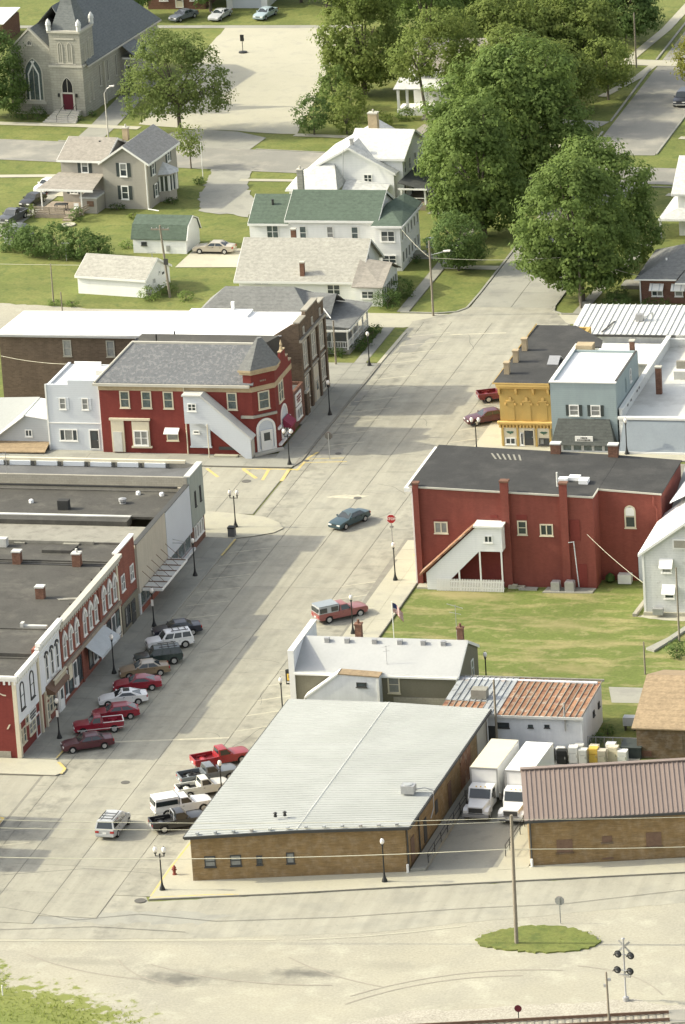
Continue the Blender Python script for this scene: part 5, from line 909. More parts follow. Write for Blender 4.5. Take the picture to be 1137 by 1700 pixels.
for y in (-60.2, -58.0): win(T, 38.8, y, 2.0, 'E', .6, .5, 'pic', 'dark_trim', 'glass', .05)
pipe_part(T, 'flue', (37.3, -65.2, 2.4), (37.3, -65.2, 5.1), .08, 'steel'); part(T, 'roof_unit', MB().box(28.0, -61.9, 3.9, 29.4, -60.8, 4.75), 'roof_tan_flat')
part(T, 'side_door', MB().box(30.05, -65.08, .2, 31.0, -65.002, 2.6), 'dark_trim')
# big tin roofed brick building
T = bldg('brick_warehouse', 'low brown brick building with a broad pale tin roof in the lower middle', 11.6, -97.1, 'warehouse')
A, B, Cc, D = (11.7, -97.1), (29.5, -93.2), (30.2, -65.6), (12.1, -64.7)
part(T, 'wall', MB().prism([A, B, Cc, D], 0, 4.22), 'brick_brown')
ra, rb, rc, rd = (11.3, -97.5), (29.95, -93.4), (30.6, -65.3), (11.75, -64.4); ms, mn = lerp(ra, rb, .5), lerp(rd, rc, .5)
slope(T, [(*ra, 4.24), (*ms, 4.40), (*mn, 4.40), (*rd, 4.24)], 'metal_pale', .1); slope(T, [(*ms, 4.402), (*rb, 4.242), (*rc, 4.242), (*mn, 4.402)], 'metal_pale', .1)
mb = MB(); n = 56
for i in range(n):
    t = (i + .5) / n; p, q, s = lerp(rd, ra, t), lerp(mn, ms, t), lerp(rc, rb, t)
    for a, za, b, zb in ((p, 4.34, q, 4.50), (q, 4.50, s, 4.34)): mb.add([(a[0], a[1] - .05, za), (b[0], b[1] - .05, zb), (b[0], b[1] + .05, zb), (a[0], a[1] + .05, za), (a[0], a[1], za + .055), (b[0], b[1], zb + .055)], [(0, 1, 5, 4), (3, 4, 5, 2), (0, 4, 3), (1, 2, 5)])
part(T, 'roof_ribs', mb, 'metal_pale', kind='stuff')
part(T, 'fascia', MB().ext([(ra[0], ra[1] - .02, 4.05), (ms[0], ms[1] - .02, 4.21), (rb[0], rb[1] - .02, 4.05), (rb[0], rb[1] - .02, 4.3), (ms[0], ms[1] - .02, 4.46), (ra[0], ra[1] - .02, 4.3)], (.012, -.06, 0)), 'dark_trim')
part(T, 'gutter', MB().ext([(rb[0] + .01, rb[1], 4.1), (rb[0] + .12, rb[1], 4.1), (rb[0] + .12, rb[1], 4.3), (rb[0] + .01, rb[1], 4.3)], (rc[0] - rb[0], rc[1] - rb[1], 0)).ext([(ra[0] - .01, ra[1], 4.12), (ra[0] - .12, ra[1], 4.12), (ra[0] - .12, ra[1], 4.3), (ra[0] - .01, ra[1], 4.3)], (rd[0] - ra[0], rd[1] - ra[1], 0)), 'dark_trim')
part(T, 'ridge_cap', MB().ext([(ms[0] - .12, ms[1], 4.50), (ms[0], ms[1], 4.55), (ms[0] + .12, ms[1], 4.50)], (mn[0] - ms[0], mn[1] - ms[1], 0)), 'metal_pale')
for i in range(12): p = lerp(ra, rb, (i + .7) / 12.4); part(T, 'seam_clip', MB().box(p[0] - .12, p[1] + .06, 4.40 + .16 * (1 - abs((i + .7) / 6.2 - 1)), p[0] + .12, p[1] + .34, 4.58 + .16 * (1 - abs((i + .7) / 6.2 - 1))), 'metal_galv')
wa = math.atan2(B[1] - A[1], B[0] - A[0])
for t, w, h in ((.085, .95, 1.0), (.205, .95, 1.0), (.315, .5, .85), (.46, .7, 1.0)):
    p = lerp(A, B, t); win(T, p[0], p[1], 1.35, wa, w, h, 'dh' if w > .9 else 'pic', 'dark_trim', 'glass_blind' if w > .9 else 'glass', .09)
ea = math.atan2(Cc[1] - B[1], Cc[0] - B[0])
for t, w, h, z, m in ((.07, 1.1, 2.2, .35, 'rust_steel'), (.22, .9, 2.1, .45, 'dark_trim'), (.36, .8, 1.2, 1.5, 'dark_trim'), (.52, 1.0, 2.2, .45, 'rust_steel')): p = lerp(B, Cc, t); slab_part(T, 'door' if h > 2 else 'vent', p[0], p[1], z, ea, w, h, .06, m)
p = lerp(B, Cc, .72); slab_part(T, 'loading_door', p[0], p[1], .4, ea, 3.4, 3.0, .08, 'metal_rust')
p = lerp(B, Cc, .93); slab_part(T, 'wall_panel', p[0], p[1], .4, ea, 3.2, 3.5, .05, 'beige_wall')
for t in (.005, .14, .995): p = lerp(B, Cc, t); part(T, 'downspout', MB().tube((p[0] + .12, p[1], 0), (p[0] + .12, p[1], 4.1), .07), 'dark_trim' if t < .5 else 'white_paint')
part(T, 'pipe_guard', MB().tube((29.6, -93.45, 0), (29.6, -93.45, .9), .11), 'white_paint')
un = part(T, 'roof_unit', MB().box(27.6, -86.7, 4.55, 28.75, -85.7, 5.25), 'steel'); part(un, 'fan_grille', MB().lathe([(.4, 5.252), (.4, 5.3), (.1, 5.32)], 12, 28.15, -86.2), 'metal_galv'); part(T, 'conduit', MB().path([(28.8, -86.1, 4.8), (29.5, -85.8, 4.85), (30.2, -85.7, 4.6), (30.3, -86.2, 3.2), (30.25, -87.2, 2.6)], .05), 'steel')
for x, y in ((18.2, -93.2), (18.95, -92.9)): part(T, 'roof_vent', MB().lathe([(.16, 4.7), (.12, 5.0), (.2, 5.02), (.05, 5.12)], 8, x, y), 'black_metal')
# brown ribbed roof brick building at right
wr = math.atan2(3.25, 12.7)
T = thing('brown_roofed_warehouse', 'brown brick building with a ribbed brown metal roof at the lower right', 'warehouse', 39.7, -90.9, 0, wr)
part(T, 'wall', MB().ext([(0, 0, 0), (0, 11, 0), (0, 11, 4.4), (0, 5.5, 6.6), (0, 0, 4.4)], (26, 0, 0)), 'brick_brown')
bp = cached('bpanel', lambda: MB().ext([(0, -.35, 4.33), (.4, -.35, 4.33), (.4, 5.5, 6.72), (0, 5.5, 6.72)], (0, 0, .06)).ext([(.31, -.35, 4.39), (.4, -.35, 4.39), (.4, 5.5, 6.78), (.31, 5.5, 6.78)], (0, 0, .07)).mesh('roof_panel', 'metal_brown'))
for i in range(64): link('roof_panel', bp, T, (-.35 + i * .405, 0, 0))
slope(T, [(-.35, 11.4, 4.2), (26, 11.4, 4.2), (26, 5.52, 6.72), (-.35, 5.52, 6.72)], 'metal_brown', .06); part(T, 'ridge_cap', MB().box(-.4, 5.25, 6.8, 26, 5.75, 6.9), 'metal_brown'); part(T, 'eave', MB().box(-.35, -.42, 4.15, 26, -.36, 4.36), 'dark_trim')
for x, w, h, z in ((2.95, 1.35, 1.15, 1.2), (6.55, .85, .55, 1.9), (10.5, 1.3, 1.25, 1.3), (15, 1.3, 1.2, 1.3)): slab_part(T, 'boarded_window', x, -.002, z, 'S', w, h, .04, 'rust_steel'); part(T, 'sill', MB().box(x - w / 2 - .1, -.12, z - .14, x + w / 2 + .1, -.003, z - .004), 'brick_brown_old')
slab_part(T, 'wall_vent', 6.55, -.003, .35, 'S', .95, .14, .05, 'rust_steel'); part(T, 'downspout', MB().tube((.12, -.12, 0), (.12, -.12, 4.2), .07), 'dark_trim'); part(T, 'pipe_guard', MB().tube((.1, -.25, 0), (.1, -.25, .85), .11), 'white_paint')
# brown shingled garage
T = bldg('brown_shingled_garage', 'old brown brick garage with a tan shingle roof by the back lawn', 43.6, -65, 'garage')
part(T, 'wall', MB().ext([(43.7, -65, 0), (43.7, -50.8, 0), (43.7, -50.8, 2.9), (43.7, -57.9, 5.1), (43.7, -65, 2.9)], (16, 0, 0)), 'brick_brown_old')
slope(T, [(43.35, -65.35, 2.85), (60, -65.35, 2.85), (60, -57.9, 5.15), (43.35, -57.9, 5.15)], 'shingle_brown'); slope(T, [(43.35, -57.89, 5.15), (60, -57.89, 5.15), (60, -50.5, 2.85), (43.35, -50.5, 2.85)], 'shingle_brown')
slab_part(T, 'bricked_window', 47.1, -65.002, .85, 'S', 1.5, 1.4, .04, 'brick_brown_old'); slab_part(T, 'bricked_window', 44.4, -65.002, .2, 'S', 1.2, .5, .03, 'brick_house'); slab_part(T, 'vent', 48.6, -65.002, 2.3, 'S', .9, .4, .04, 'rust_steel')
# ------------------------------------------------------------------ houses north of the shops
T = bldg('porch_house', 'grey hip roofed house with a white railed front porch just beyond the dark brick hall', -15, 54, 'house')
part(T, 'wall', MB().box(-31, 53.2, 0, -16.8, 63, 3.4), 'white_siding')
for q in ([(-31.5, 52.7, 3.35), (-16.3, 52.7, 3.35), (-20.0, 58.0, 6.4), (-28.0, 58.0, 6.4)], [(-31.5, 63.5, 3.36), (-28, 58.01, 6.41), (-20, 58.01, 6.41), (-16.3, 63.5, 3.36)], [(-31.51, 52.7, 3.35), (-28.01, 58, 6.4), (-31.51, 63.5, 3.35)], [(-16.29, 52.7, 3.35), (-16.29, 63.5, 3.35), (-19.99, 58, 6.4)]): slope(T, q, 'shingle_grey', .12)
slope(T, [(-19.8, 55.6, 4.9), (-15.4, 55.6, 3.6), (-15.4, 59.0, 5.4), (-19.8, 59.0, 5.6)], 'shingle_grey', .1); slope(T, [(-19.8, 62.5, 3.9), (-15.4, 62.5, 3.6), (-15.4, 59.01, 5.4), (-19.8, 59.01, 5.6)], 'shingle_grey', .1)
slope(T, [(-16.6, 53.2, 3.5), (-12.7, 53.6, 3.0), (-12.5, 63.6, 3.0), (-16.6, 63.6, 3.5)], 'shingle_grey', .1, 'porch_roof'); part(T, 'valley_flashing', MB().tube((-16.4, 56.6, 4.5), (-15.2, 55.2, 3.75), .06), 'white_paint')
part(T, 'porch_floor', MB().box(-16.79, 53.8, 0, -12.9, 63.2, .5), 'concrete_grey'); part(T, 'fascia', MB().box(-16.6, 53.1, 2.78, -12.75, 53.19, 3.0).box(-12.74, 53.2, 2.75, -12.65, 63.5, 2.98), 'white_paint')
for x, y in ((-16.6, 54), (-13.1, 54), (-13.1, 56.3), (-13.1, 58.6), (-13.1, 60.9), (-13.1, 63), (-14.9, 54)): part(T, 'porch_post', MB().box(x - .08, y - .08, .5, x + .08, y + .08, 2.95), 'white_paint')
part(T, 'porch_rail', MB().box(-16.5, 53.96, 1.35, -13.2, 54.04, 1.43).box(-13.14, 54.1, 1.35, -13.06, 63, 1.43).box(-16.5, 53.96, .7, -13.2, 54.04, .76).box(-13.14, 54.1, .7, -13.06, 63, .76), 'white_paint')
mb = MB()
for i in range(30): mb.box(-13.12, 54.3 + i * .29, .76, -13.08, 54.36 + i * .29, 1.35)
for i in range(11): mb.box(-16.3 + i * .29, 53.98, .76, -16.24 + i * .29, 54.02, 1.35)
part(T, 'balusters', mb, 'white_paint'); part(T, 'stair_side', MB().ext([(-17.4, 52.6, 0), (-17.4, 53.6, 0), (-17.4, 53.6, 2.8), (-17.4, 52.6, 2.2)], (.6, 0, 0)), 'white_siding')
win(T, -16.8, 55.6, 1.2, 'E', 1.0, 1.6, 'dh', 'white_paint'); win(T, -16.8, 61, 1.2, 'E', 1.0, 1.6, 'dh', 'white_paint'); door(T, -16.8, 58.3, .5, 'E'); win(T, -18.2, 53.2, 1.3, 'S', .9, 1.4, 'dh')
# greige roof house
T = bldg('greige_roofed_house', 'white cottage with a plain pale greige roof, a brick chimney and a glazed front porch', -17, 74, 'house')
gable(T, -31.2, -16.9, 74.2, 84.2, 2.65, 6.0, 'white_siding', 'shingle_greige', 'x', .5, .45)
part(T, 'porch', MB().box(-16.88, 72.4, 0, -13.8, 80.2, 2.25), 'white_siding'); slope(T, [(-17.2, 72.0, 2.3), (-13.5, 72.0, 2.25), (-13.4, 76.8, 3.9), (-17.2, 76.8, 4.4)], 'shingle_taupe', .1, 'porch_roof'); slope(T, [(-17.2, 80.7, 2.3), (-13.4, 80.7, 2.2), (-13.4, 76.801, 3.9), (-17.2, 76.801, 4.4)], 'shingle_taupe', .1, 'porch_roof')
part(T, 'porch_gable', MB().ext([(-13.79, 72.4, 2.25), (-13.79, 80.2, 2.25), (-13.79, 76.8, 3.75)], (.03, 0, 0)), 'white_siding')
for i in range(7): win(T, -13.8, 73.1 + i * 1.02, .85, 'E', .85, 1.15, 'pic', 'white_paint', 'glass', .08)
win(T, -19.9, 74.2, .75, 'S', 1.6, 1.3, 'pair', 'white_paint'); win(T, -15.4, 72.4, .9, 'S', 1.5, .95, 'pair', 'white_paint'); win(T, -28.5, 74.2, 1.9, 'S', 1.8, .4, 'slide', 'white_paint')
chimney(T, -23.6, 74.6, 2.4, 4.5, .5, .5); chimney(T, -25.9, 80.0, 5.0, 6.9, .55, .5)
win(T, -16.9, 79.2, 3.6, 'E', .6, .8, 'pic'); part(T, 'downspout', MB().tube((-13.7, 72.2, .2), (-13.7, 72.2, 2.2), .07), 'white_paint')
# green roof house
T = bldg('green_roofed_house', 'white two-storey house with a dark green shingle roof and a tall sun porch wing', -18, 88, 'house')
gable(T, -28.7, -18.0, 88.0, 96.2, 5.95, 8.2, 'white_siding', 'shingle_green', 'x', .45, .35); gable(T, -33.6, -28.72, 88.3, 95.9, 5.4, 7.65, 'white_siding', 'shingle_green', 'x', .4, .05)
part(T, 'sun_porch', MB().box(-17.98, 86.8, 0, -14.9, 96.0, 5.45), 'white_siding'); slope(T, [(-18.3, 86.3, 5.5), (-14.5, 86.3, 5.5), (-14.5, 96.3, 5.7), (-16.6, 96.3, 6.7), (-17.6, 91.8, 6.7)], 'shingle_green', .12, 'porch_roof'); part(T, 'fascia', MB().box(-18.3, 86.2, 5.35, -14.5, 86.29, 5.6).box(-14.49, 86.3, 5.35, -14.4, 96.3, 5.6), 'white_paint')
for x, st, w in ((-30.8, 'pair', 1.5), (-27.0, 'dh', .9), (-23.7, 'dh', .85), (-20.7, 'dh', .9)): win(T, x, 88.3 if x < -29 else 88.0, 3.4, 'S', w, 1.65, st, 'white_paint', 'glass_teal' if x != -23.7 else 'glass_blind')
part(T, 'window_unit', MB().box(-24.1, 87.5, 3.25, -23.3, 87.99, 3.75), 'roof_white_dirty')
win(T, -16.4, 86.8, 3.55, 'S', 1.7, 1.35, 'pair', 'white_paint'); win(T, -16.4, 86.8, .9, 'S', 1.75, 1.05, 'pair', 'white_paint')
for i in range(6): win(T, -14.9, 87.6 + i * 1.5, 3.5, 'E', .8, 1.35, 'pic', 'white_paint', 'glass', .09); win(T, -14.9, 87.6 + i * 1.45, .8, 'E', .85, 1.45, 'pic', 'white_paint', 'glass', .09)
chimney(T, -28.9, 95.2, 6, 9.9, .7, .6, 'stone_grey', 'stone_trim', 1); part(T, 'vent', MB().lathe([(.14, 6.9), (.14, 7.5), (.2, 7.55)], 8, -31.2, 90.6), 'black_metal')
part(T, 'steps', MB().box(-14.89, 92.2, 0, -13.6, 93.8, .55).box(-13.59, 92.4, 0, -12.9, 93.6, .3), 'concrete_grey'); part(T, 'box', MB().box(-14.4, 96.6, 0, -13.5, 97.2, 1.2), 'awning_grey')
# white cross gabled house
T = thing('cross_gabled_house', 'large white house with pale cross gable roofs, tall chimney and dark roofed front porch', 'house', -22.4, 114.0, 0, -.05)
gable(T, 0, 12.5, -11.0, 0, 4.5, 7.5, 'white_siding', 'shingle_pale', 'y', .35, .35)
gable(T, -6, .9, 1.0, 10.4, 6.0, 8.3, 'white_siding', 'shingle_pale', 'x', .3, .35)
part(T, 'hip_wing', MB().box(-12.4, -3.4, 0, -6.4, -.01, 3.0), 'white_siding'); slope(T, [(-12.7, -3.8, 3.05), (-6.1, -3.8, 3.05), (-7.6, .4, 5.6), (-8.9, .4, 5.6)], 'shingle_pale', .1); slope(T, [(-6.09, -3.8, 3.05), (-6.09, .9, 3.05), (-7.59, .5, 5.6)], 'shingle_pale', .1); slope(T, [(-12.71, -3.8, 3.05), (-8.91, .4, 5.6), (-12.71, 2.6, 3.6)], 'shingle_pale', .1); part(T, 'gutter', MB().box(-12.75, -3.93, 2.9, -6.05, -3.81, 3.06), 'white_paint')
slope(T, [(-6.0, -2.6, 2.7), (-.5, -2.6, 2.2), (-.5, -.02, 2.9), (-6.0, -.02, 3.5)], 'shingle_pale', .1, 'lean_to_roof')
win(T, -3.3, 0, 3.1, 'S', 1.1, 1.1, 'pair', 'white_paint')
for x in (-11.2, -8.4): win(T, x, -3.4, 1.2, 'S', 1.3, 1.0, 'pair', 'white_paint')
for y in (1.9, 3.9, 6.2, 8.6): win(T, .9, y, 3.9, 'E', .75, 1.5, 'dh', 'white_paint', 'glass', .09)
chimney(T, -4.9, 8.6, 7, 9.6, 1.15, .9, 'chimney_tan', 'stone_trim', 2); chimney(T, -5.5, 1.2, 6.9, 8.2, .4, .4, 'steel', 'steel')
slope(T, [(.91, -1.4, 3.5), (4.6, -1.4, 2.6), (4.6, 10.8, 2.6), (.91, 10.8, 3.5)], 'shingle_dark', .12, 'porch_roof'); part(T, 'porch_floor', MB().box(.92, -.8, 0, 4.2, 10.2, .7), 'wood_deck')
for x, y in ((4.1, -.7), (4.1, 2.9), (4.1, 6.6), (4.1, 10.1), (1.1, -.7)): part(T, 'porch_post', MB().box(x - .12, y - .12, .7, x + .12, y + .12, 2.65), 'white_paint')
part(T, 'porch_rail', MB().box(4.06, -.6, 1.45, 4.14, 2.8, 1.53).box(4.06, 6.7, 1.45, 4.14, 10, 1.53).box(1.1, -.74, 1.45, 4.0, -.66, 1.53), 'white_paint'); part(T, 'fascia', MB().box(.9, -1.5, 2.7, 4.6, -1.41, 2.9).box(4.61, -1.4, 2.45, 4.68, 10.8, 2.66), 'white_paint')
part(T, 'porch_steps', MB().box(4.21, 3.4, 0, 5.0, 6.2, .5).box(5.01, 3.4, 0, 5.7, 6.2, .3), 'concrete_grey'); part(T, 'antenna', MB().tube((-6.2, -1.2, 2.5), (-6.0, -.6, 8.2), .04), 'steel'); part(T, 'porch_door', MB().box(.905, 4.1, .7, .95, 5.1, 2.7), 'dark_trim')
for y in (1.4, 7.6): win(T, .9, y, 1.1, 'E', 1.0, 1.5, 'dh', 'white_paint')
# taupe house with shutters
T = thing('taupe_house', 'taupe sided two-storey farmhouse with dark shutters, a railed deck and a round bay', 'house', -59.1, 112.9, 0, -.085)
gable(T, 0, 10.0, 0, 5.9, 6.0, 7.95, 'taupe_siding', 'shingle_mid', 'y', .4, .35); gable(T, -5.9, -.02, .8, 8.8, 5.9, 7.6, 'taupe_siding', 'shingle_taupe', 'x', .4, .3)
slope(T, [(-7.6, -3.4, 3.1), (-.15, -3.4, 3.1), (-.15, .79, 4.1), (-6.2, .79, 4.1)], 'shingle_taupe', .12, 'porch_roof'); part(T, 'porch_fascia', MB().box(-7.6, -3.5, 2.95, -.1, -3.41, 3.2), 'white_paint')
for x, z, face, y in ((2.75, 4.1, 'S', 0), (2.75, 1.2, 'S', 0), (-2.7, 4.2, 'S', .8)): win(T, x, y, z, face, 1.0, 1.75, 'dh', 'white_paint', 'glass', .13); shutters(T, x, y, z, face, 1.0, 1.75, 'shutter_dark', .42)
for y, z in ((1.9, 3.9), (2.4, 1.0), (7.2, 4.2)): win(T, 5.9, y, z, 'E', .95, 1.7, 'dh', 'white_paint', 'glass', .13); shutters(T, 5.9, y, z, 'E', .95, 1.7, 'shutter_dark', .4)
bay = [(5.9, 3.6), (7.0, 4.1), (7.5, 5.3), (7.0, 6.5), (5.9, 7.0)]
part(T, 'bay', MB().prism(bay, 0, 1.3), 'taupe_siding'); part(T, 'bay_head', MB().prism(bay, 3.2, 3.5), 'taupe_siding'); part(T, 'bay_glass', MB().prism([lerp((5.8, 5.3), p, .96) for p in bay], 1.302, 3.198), 'glass')
for i, p in enumerate(bay): part(T, 'bay_post', MB().box(p[0] - .13, p[1] - .13, 1.301, p[0] + .13, p[1] + .13, 3.199), 'white_paint')
for a, b in zip(bay, bay[1:]): m_ = lerp(a, b, .5); part(T, 'bay_mullion', MB().box(m_[0] - .07, m_[1] - .07, 1.303, m_[0] + .07, m_[1] + .07, 3.197), 'white_paint')
mb = MB(); bo = [lerp((5.8, 5.3), p, 1.25) for p in bay]
for a, b in zip(bo, bo[1:]): mb.poly([(*a, 3.5), (*b, 3.5), (5.85, 5.3, 4.7)])
part(T, 'bay_roof', mb, 'shingle_pale'); part(T, 'downspout', MB().tube((5.75, -.15, .1), (5.75, -.15, 5.9), .08).tube((5.75, -.2, .1), (7.3, -.6, .05), .08), 'white_paint')
part(T, 'entry', MB().box(-2.2, -2.6, 0, -.05, .75, 1.9), 'taupe_siding'); part(T, 'entry_cap', MB().box(-2.3, -2.7, 1.903, 0.03, .78, 2.1), 'shingle_pale'); slab_part(T, 'vent_louver', -.9, -2.6, .9, 'S', .9, .7, .05, 'rust_steel')
door(T, -2.6, .8, .45, 'S', .95, 2.1, 'white_paint'); win(T, -4.4, .8, 1.5, 'S', 1.1, .9, 'slide', 'white_paint'); shutters(T, -4.4, .8, 1.5, 'S', 1.1, .9, 'shutter_dark', .35)
part(T, 'porch_post', MB().box(-7.2, -3.2, 0, -7.05, -3.05, 3.1).box(-1.9, -3.2, 0, -1.75, -3.05, 3.1), 'white_paint'); part(T, 'deck', MB().box(-7.4, -5.2, 0, -1.9, .75, .45), 'wood_deck'); part(T, 'deck_steps', MB().box(-3.2, -5.9, 0, -1.9, -5.21, .3).box(-3.2, -6.4, 0, -1.9, -5.91, .15), 'wood_deck')
rl = part(T, 'deck_rail', MB().box(-7.4, -5.25, 1.3, -3.3, -5.12, 1.42), 'wood_deck')
for z in (.62, .85, 1.08): part(T, 'rail_board', MB().box(-7.4, -5.22, z, -3.3, -5.16, z + .14), 'wood_deck')
for x in (-7.35, -5.4, -3.4, -1.8, -.9): part(T, 'rail_post', MB().box(x - .06, -5.15, .45, x + .06, -5.04, 1.4), 'wood_deck')
for z in (.7, 1.0, 1.25): part(T, 'rail_board', MB().ext([(-1.8, -5.3, z - .2), (-.9, -3.2, z), (-.9, -3.2, z + .13), (-1.8, -5.3, z - .07)], (.06, 0, 0)), 'wood_deck')
chimney(T, .7, 6.6, 7.0, 8.5, .7, .6, 'chimney_tan', 'stone_trim', 1); part(T, 'roof_vent', MB().lathe([(.15, 6.9), (.12, 7.5)], 8, -1.8, 4.0), 'black_metal')
# things on the deck
for i, (x, y, m, lb) in enumerate([(-64.0, 110.4, 'dark_trim', 'dark patio table among the things on the house deck'), (-61.9, 109.6, 'white_paint', 'white plastic garden chair on the deck beside the steps')]):
    mb = MB()
    if i == 0:
        mb.box(-.8, -.5, .7, .8, .5, .76)
        for a in (-.7, .7):
            for b in (-.4, .4): mb.box(a - .04, b - .04, 0, a + .04, b + .04, .7)
    else:
        mb.box(-.3, -.3, .4, .3, .3, .46).box(-.3, .26, .46, .3, .32, 1.0)
        for a in (-.26, .26):
            for b in (-.26, .26): mb.box(a - .04, b - .04, 0, a + .04, b + .04, .4)
    solo('patio_table' if i == 0 else 'garden_chair', mb, m, lb, 'table' if i == 0 else 'chair', None, None, (x, y, .46))
solo('flower_ring', MB().lathe([(.9, 0), (.9, .15), (.7, .16), (.6, .05)], 14), 'concrete_pale', 'round pale flower bed ring in the lawn before the deck', 'flower bed', None, None, (-61.5, 105.0, .02))
# garages
T = thing('white_garage', 'long white garage with a pale grey gable roof, alone on the grass', 'garage', -51.4, 76.2, 0, -.18)
gable(T, 0, 8.9, 0, 6.3, 2.2, 3.85, 'white_siding', 'shingle_greige', 'x', .25, .2); win(T, 8.9, 2.2, 1.1, 'E', .7, .7, 'slide', 'white_paint'); win(T, 8.9, 3.7, 1.9, 'E', .45, .4, 'pic', 'white_paint'); slab_part(T, 'hinge_plate', 8.9, 4.6, 1.6, 'E', .5, .25, .04, 'dark_trim')
T = thing('barn_garage', 'small white barn garage with a dark green gambrel roof beside the gold sedan', 'garage', -49.7, 93.3, 0, -.04)
part(T, 'wall', MB().ext([(0, 0, 0), (0, 5.2, 0), (0, 5.2, 1.9), (0, 4.4, 3.2), (0, 2.6, 3.9), (0, .8, 3.2), (0, 0, 1.9)], (6.7, 0, 0)), 'white_siding')
prof = [(-.2, 1.7), (.75, 3.28), (2.6, 4.0), (4.45, 3.28), (5.4, 1.7)]
for (a, b), (c, d) in zip(prof, prof[1:]): slope(T, [(-.2, a, b), (6.85, a, b), (6.85, c, d), (-.2, c, d)], 'shingle_green', .1)
win(T, 1.4, 0, .95, 'S', .7, .45, 'slide', 'dark_trim'); part(T, 'edge_trim', MB().path([(6.9, a, b) for a, b in prof], .07), 'white_paint'); part(T, 'meter_box', MB().box(4.2, -.12, .3, 4.6, -.003, 1.0), 'steel')
# church
T = thing('stone_church', 'grey stone church with a square pinnacled tower, lancet windows and slate blue roofs', 'church', -79.7, 158.1, 0, -.10)
part(T, 'wall', MB().box(-6.4, .6, 0, 4.6, 26, 6.7).ext([(-5.6, 0, 0), (-.01, 0, 0), (-.01, 0, 8.6), (-2.85, 0, 11.3), (-5.6, 0, 8.6)], (0, .59, 0)), 'stone_grey')
part(T, 'gable_coping', MB().ext([(-6.0, -.1, 8.35), (-2.85, -.1, 11.4), (-.012, -.1, 8.65), (-.012, -.1, 8.9), (-2.85, -.1, 11.7), (-6.0, -.1, 8.6)], (0, .45, 0)), 'stone_trim')
slope(T, [(5.0, .6, 6.6), (5.0, 26.4, 6.6), (-1.0, 20.5, 13.6), (-1.0, 4, 13.6)], 'shingle_slateblue', .12); slope(T, [(-7.0, .6, 6.6), (-1.001, 4, 13.6), (-1.001, 20.5, 13.6), (-7.0, 26.4, 6.6)], 'shingle_slateblue', .12); slope(T, [(5.0, 26.41, 6.6), (-7.0, 26.41, 6.6), (-1, 20.51, 13.6)], 'shingle_slateblue', .12)
slope(T, [(-6.0, .3, 8.5), (-2.85, .3, 11.4), (-2.85, 7, 11.6), (-6.0, 7, 8.5)], 'shingle_slateblue', .1); slope(T, [(-2.849, .3, 11.4), (.1, .3, 8.6), (.1, 7, 8.6), (-2.849, 7, 11.6)], 'shingle_slateblue', .1)
part(T, 'gutter', MB().box(4.95, .6, 6.42, 5.15, 26.4, 6.6), 'stone_trim')
part(T, 'tower', MB().box(0, -.5, 0, 4.7, 4.2, 6.7).box(.15, -.35, 6.701, 4.55, 4.05, 11.2), 'stone_grey'); part(T, 'tower_belt', MB().box(-.1, -.6, 6.6, 4.8, -.503, 6.9).box(4.703, -.6, 6.6, 4.8, 4.3, 6.9).box(0, -.55, 11.201, 4.7, 4.2, 11.5), 'stone_trim')
for sx, sy in ((.2, -.3), (4.5, -.3), (4.5, 4.0), (.2, 4.0)): part(T, 'pinnacle', MB().lathe([(.34, 11.5), (.34, 12.2), (.42, 12.25), (.36, 12.6), (.12, 13.0), (.02, 13.1)], 8, sx, sy), 'white_old')
mb = MB(); b4 = [(.4, -.1), (4.3, -.1), (4.3, 3.8), (.4, 3.8)]
for a, b in zip(b4, b4[1:] + b4[:1]): mb.poly([(*a, 11.52), (*b, 11.52), (*lerp(b, (2.35, 1.85), .55), 14.8), (*lerp(a, (2.35, 1.85), .55), 14.8)]); mb.poly([(*lerp(a, (2.35, 1.85), .55), 14.8), (*lerp(b, (2.35, 1.85), .55), 14.8), (2.35, 1.85, 20)])
part(T, 'spire', mb, 'shingle_slateblue')
for x in (1.65, 3.0): win(T, x, -.35, 7.1, 'S', .75, 2.9, 'gothic', 'stone_trim', 'stone_grey', .12)
for y in (1.2, 2.6): win(T, 4.55, y, 7.1, 'E', .75, 2.9, 'gothic', 'stone_trim', 'stone_grey', .12); win(T, 4.7, y - .2, 1.6, 'E', .45, 3.0, 'gothic', 'stone_trim', 'glass_teal', .1)
part(T, 'louver_sill', MB().box(.9, -.44, 6.95, 3.75, -.352, 7.08), 'stone_trim'); part(T, 'louver_head', MB().box(.9, -.44, 10.3, 3.75, -.352, 10.45), 'stone_trim')
win(T, -2.6, 0, 1.8, 'S', 2.7, 5.9, 'gothic', 'stone_trim', 'glass_teal', .18)
part(T, 'tracery', MB().ext([(-3.4, -.08, 1.9), (-3.25, -.08, 1.9), (-3.25, -.08, 5.4), (-2.3, -.08, 7.2), (-2.5, -.08, 7.3), (-3.4, -.08, 5.5)], (0, .06, 0)).ext([(-1.8, -.08, 1.9), (-1.95, -.08, 1.9), (-1.95, -.08, 5.4), (-2.9, -.08, 7.2), (-2.7, -.08, 7.3), (-1.8, -.08, 5.5)], (0, .055, 0)), 'white_paint')
win(T, -2.85, 0, 9.3, 'S', .7, .8, 'gothic', 'stone_trim', 'glass', .1); part(T, 'wide_sill', MB().box(-4.2, -.2, 1.4, -1.0, -.003, 1.72), 'stone_trim')
win(T, 2.35, -.5, 3.1, 'S', 1.7, 2.2, 'gothic', 'stone_trim', 'dark_void', .12); dd = slab_part(T, 'door', 2.35, -.503, .9, 'S', 1.45, 2.2, .06, 'dark_red'); part(T, 'door_jamb', MB().box(1.35, -.66, .85, 1.6, -.503, 3.15), 'stone_trim'); part(T, 'door_jamb', MB().box(3.1, -.66, .85, 3.35, -.503, 3.15), 'stone_trim')
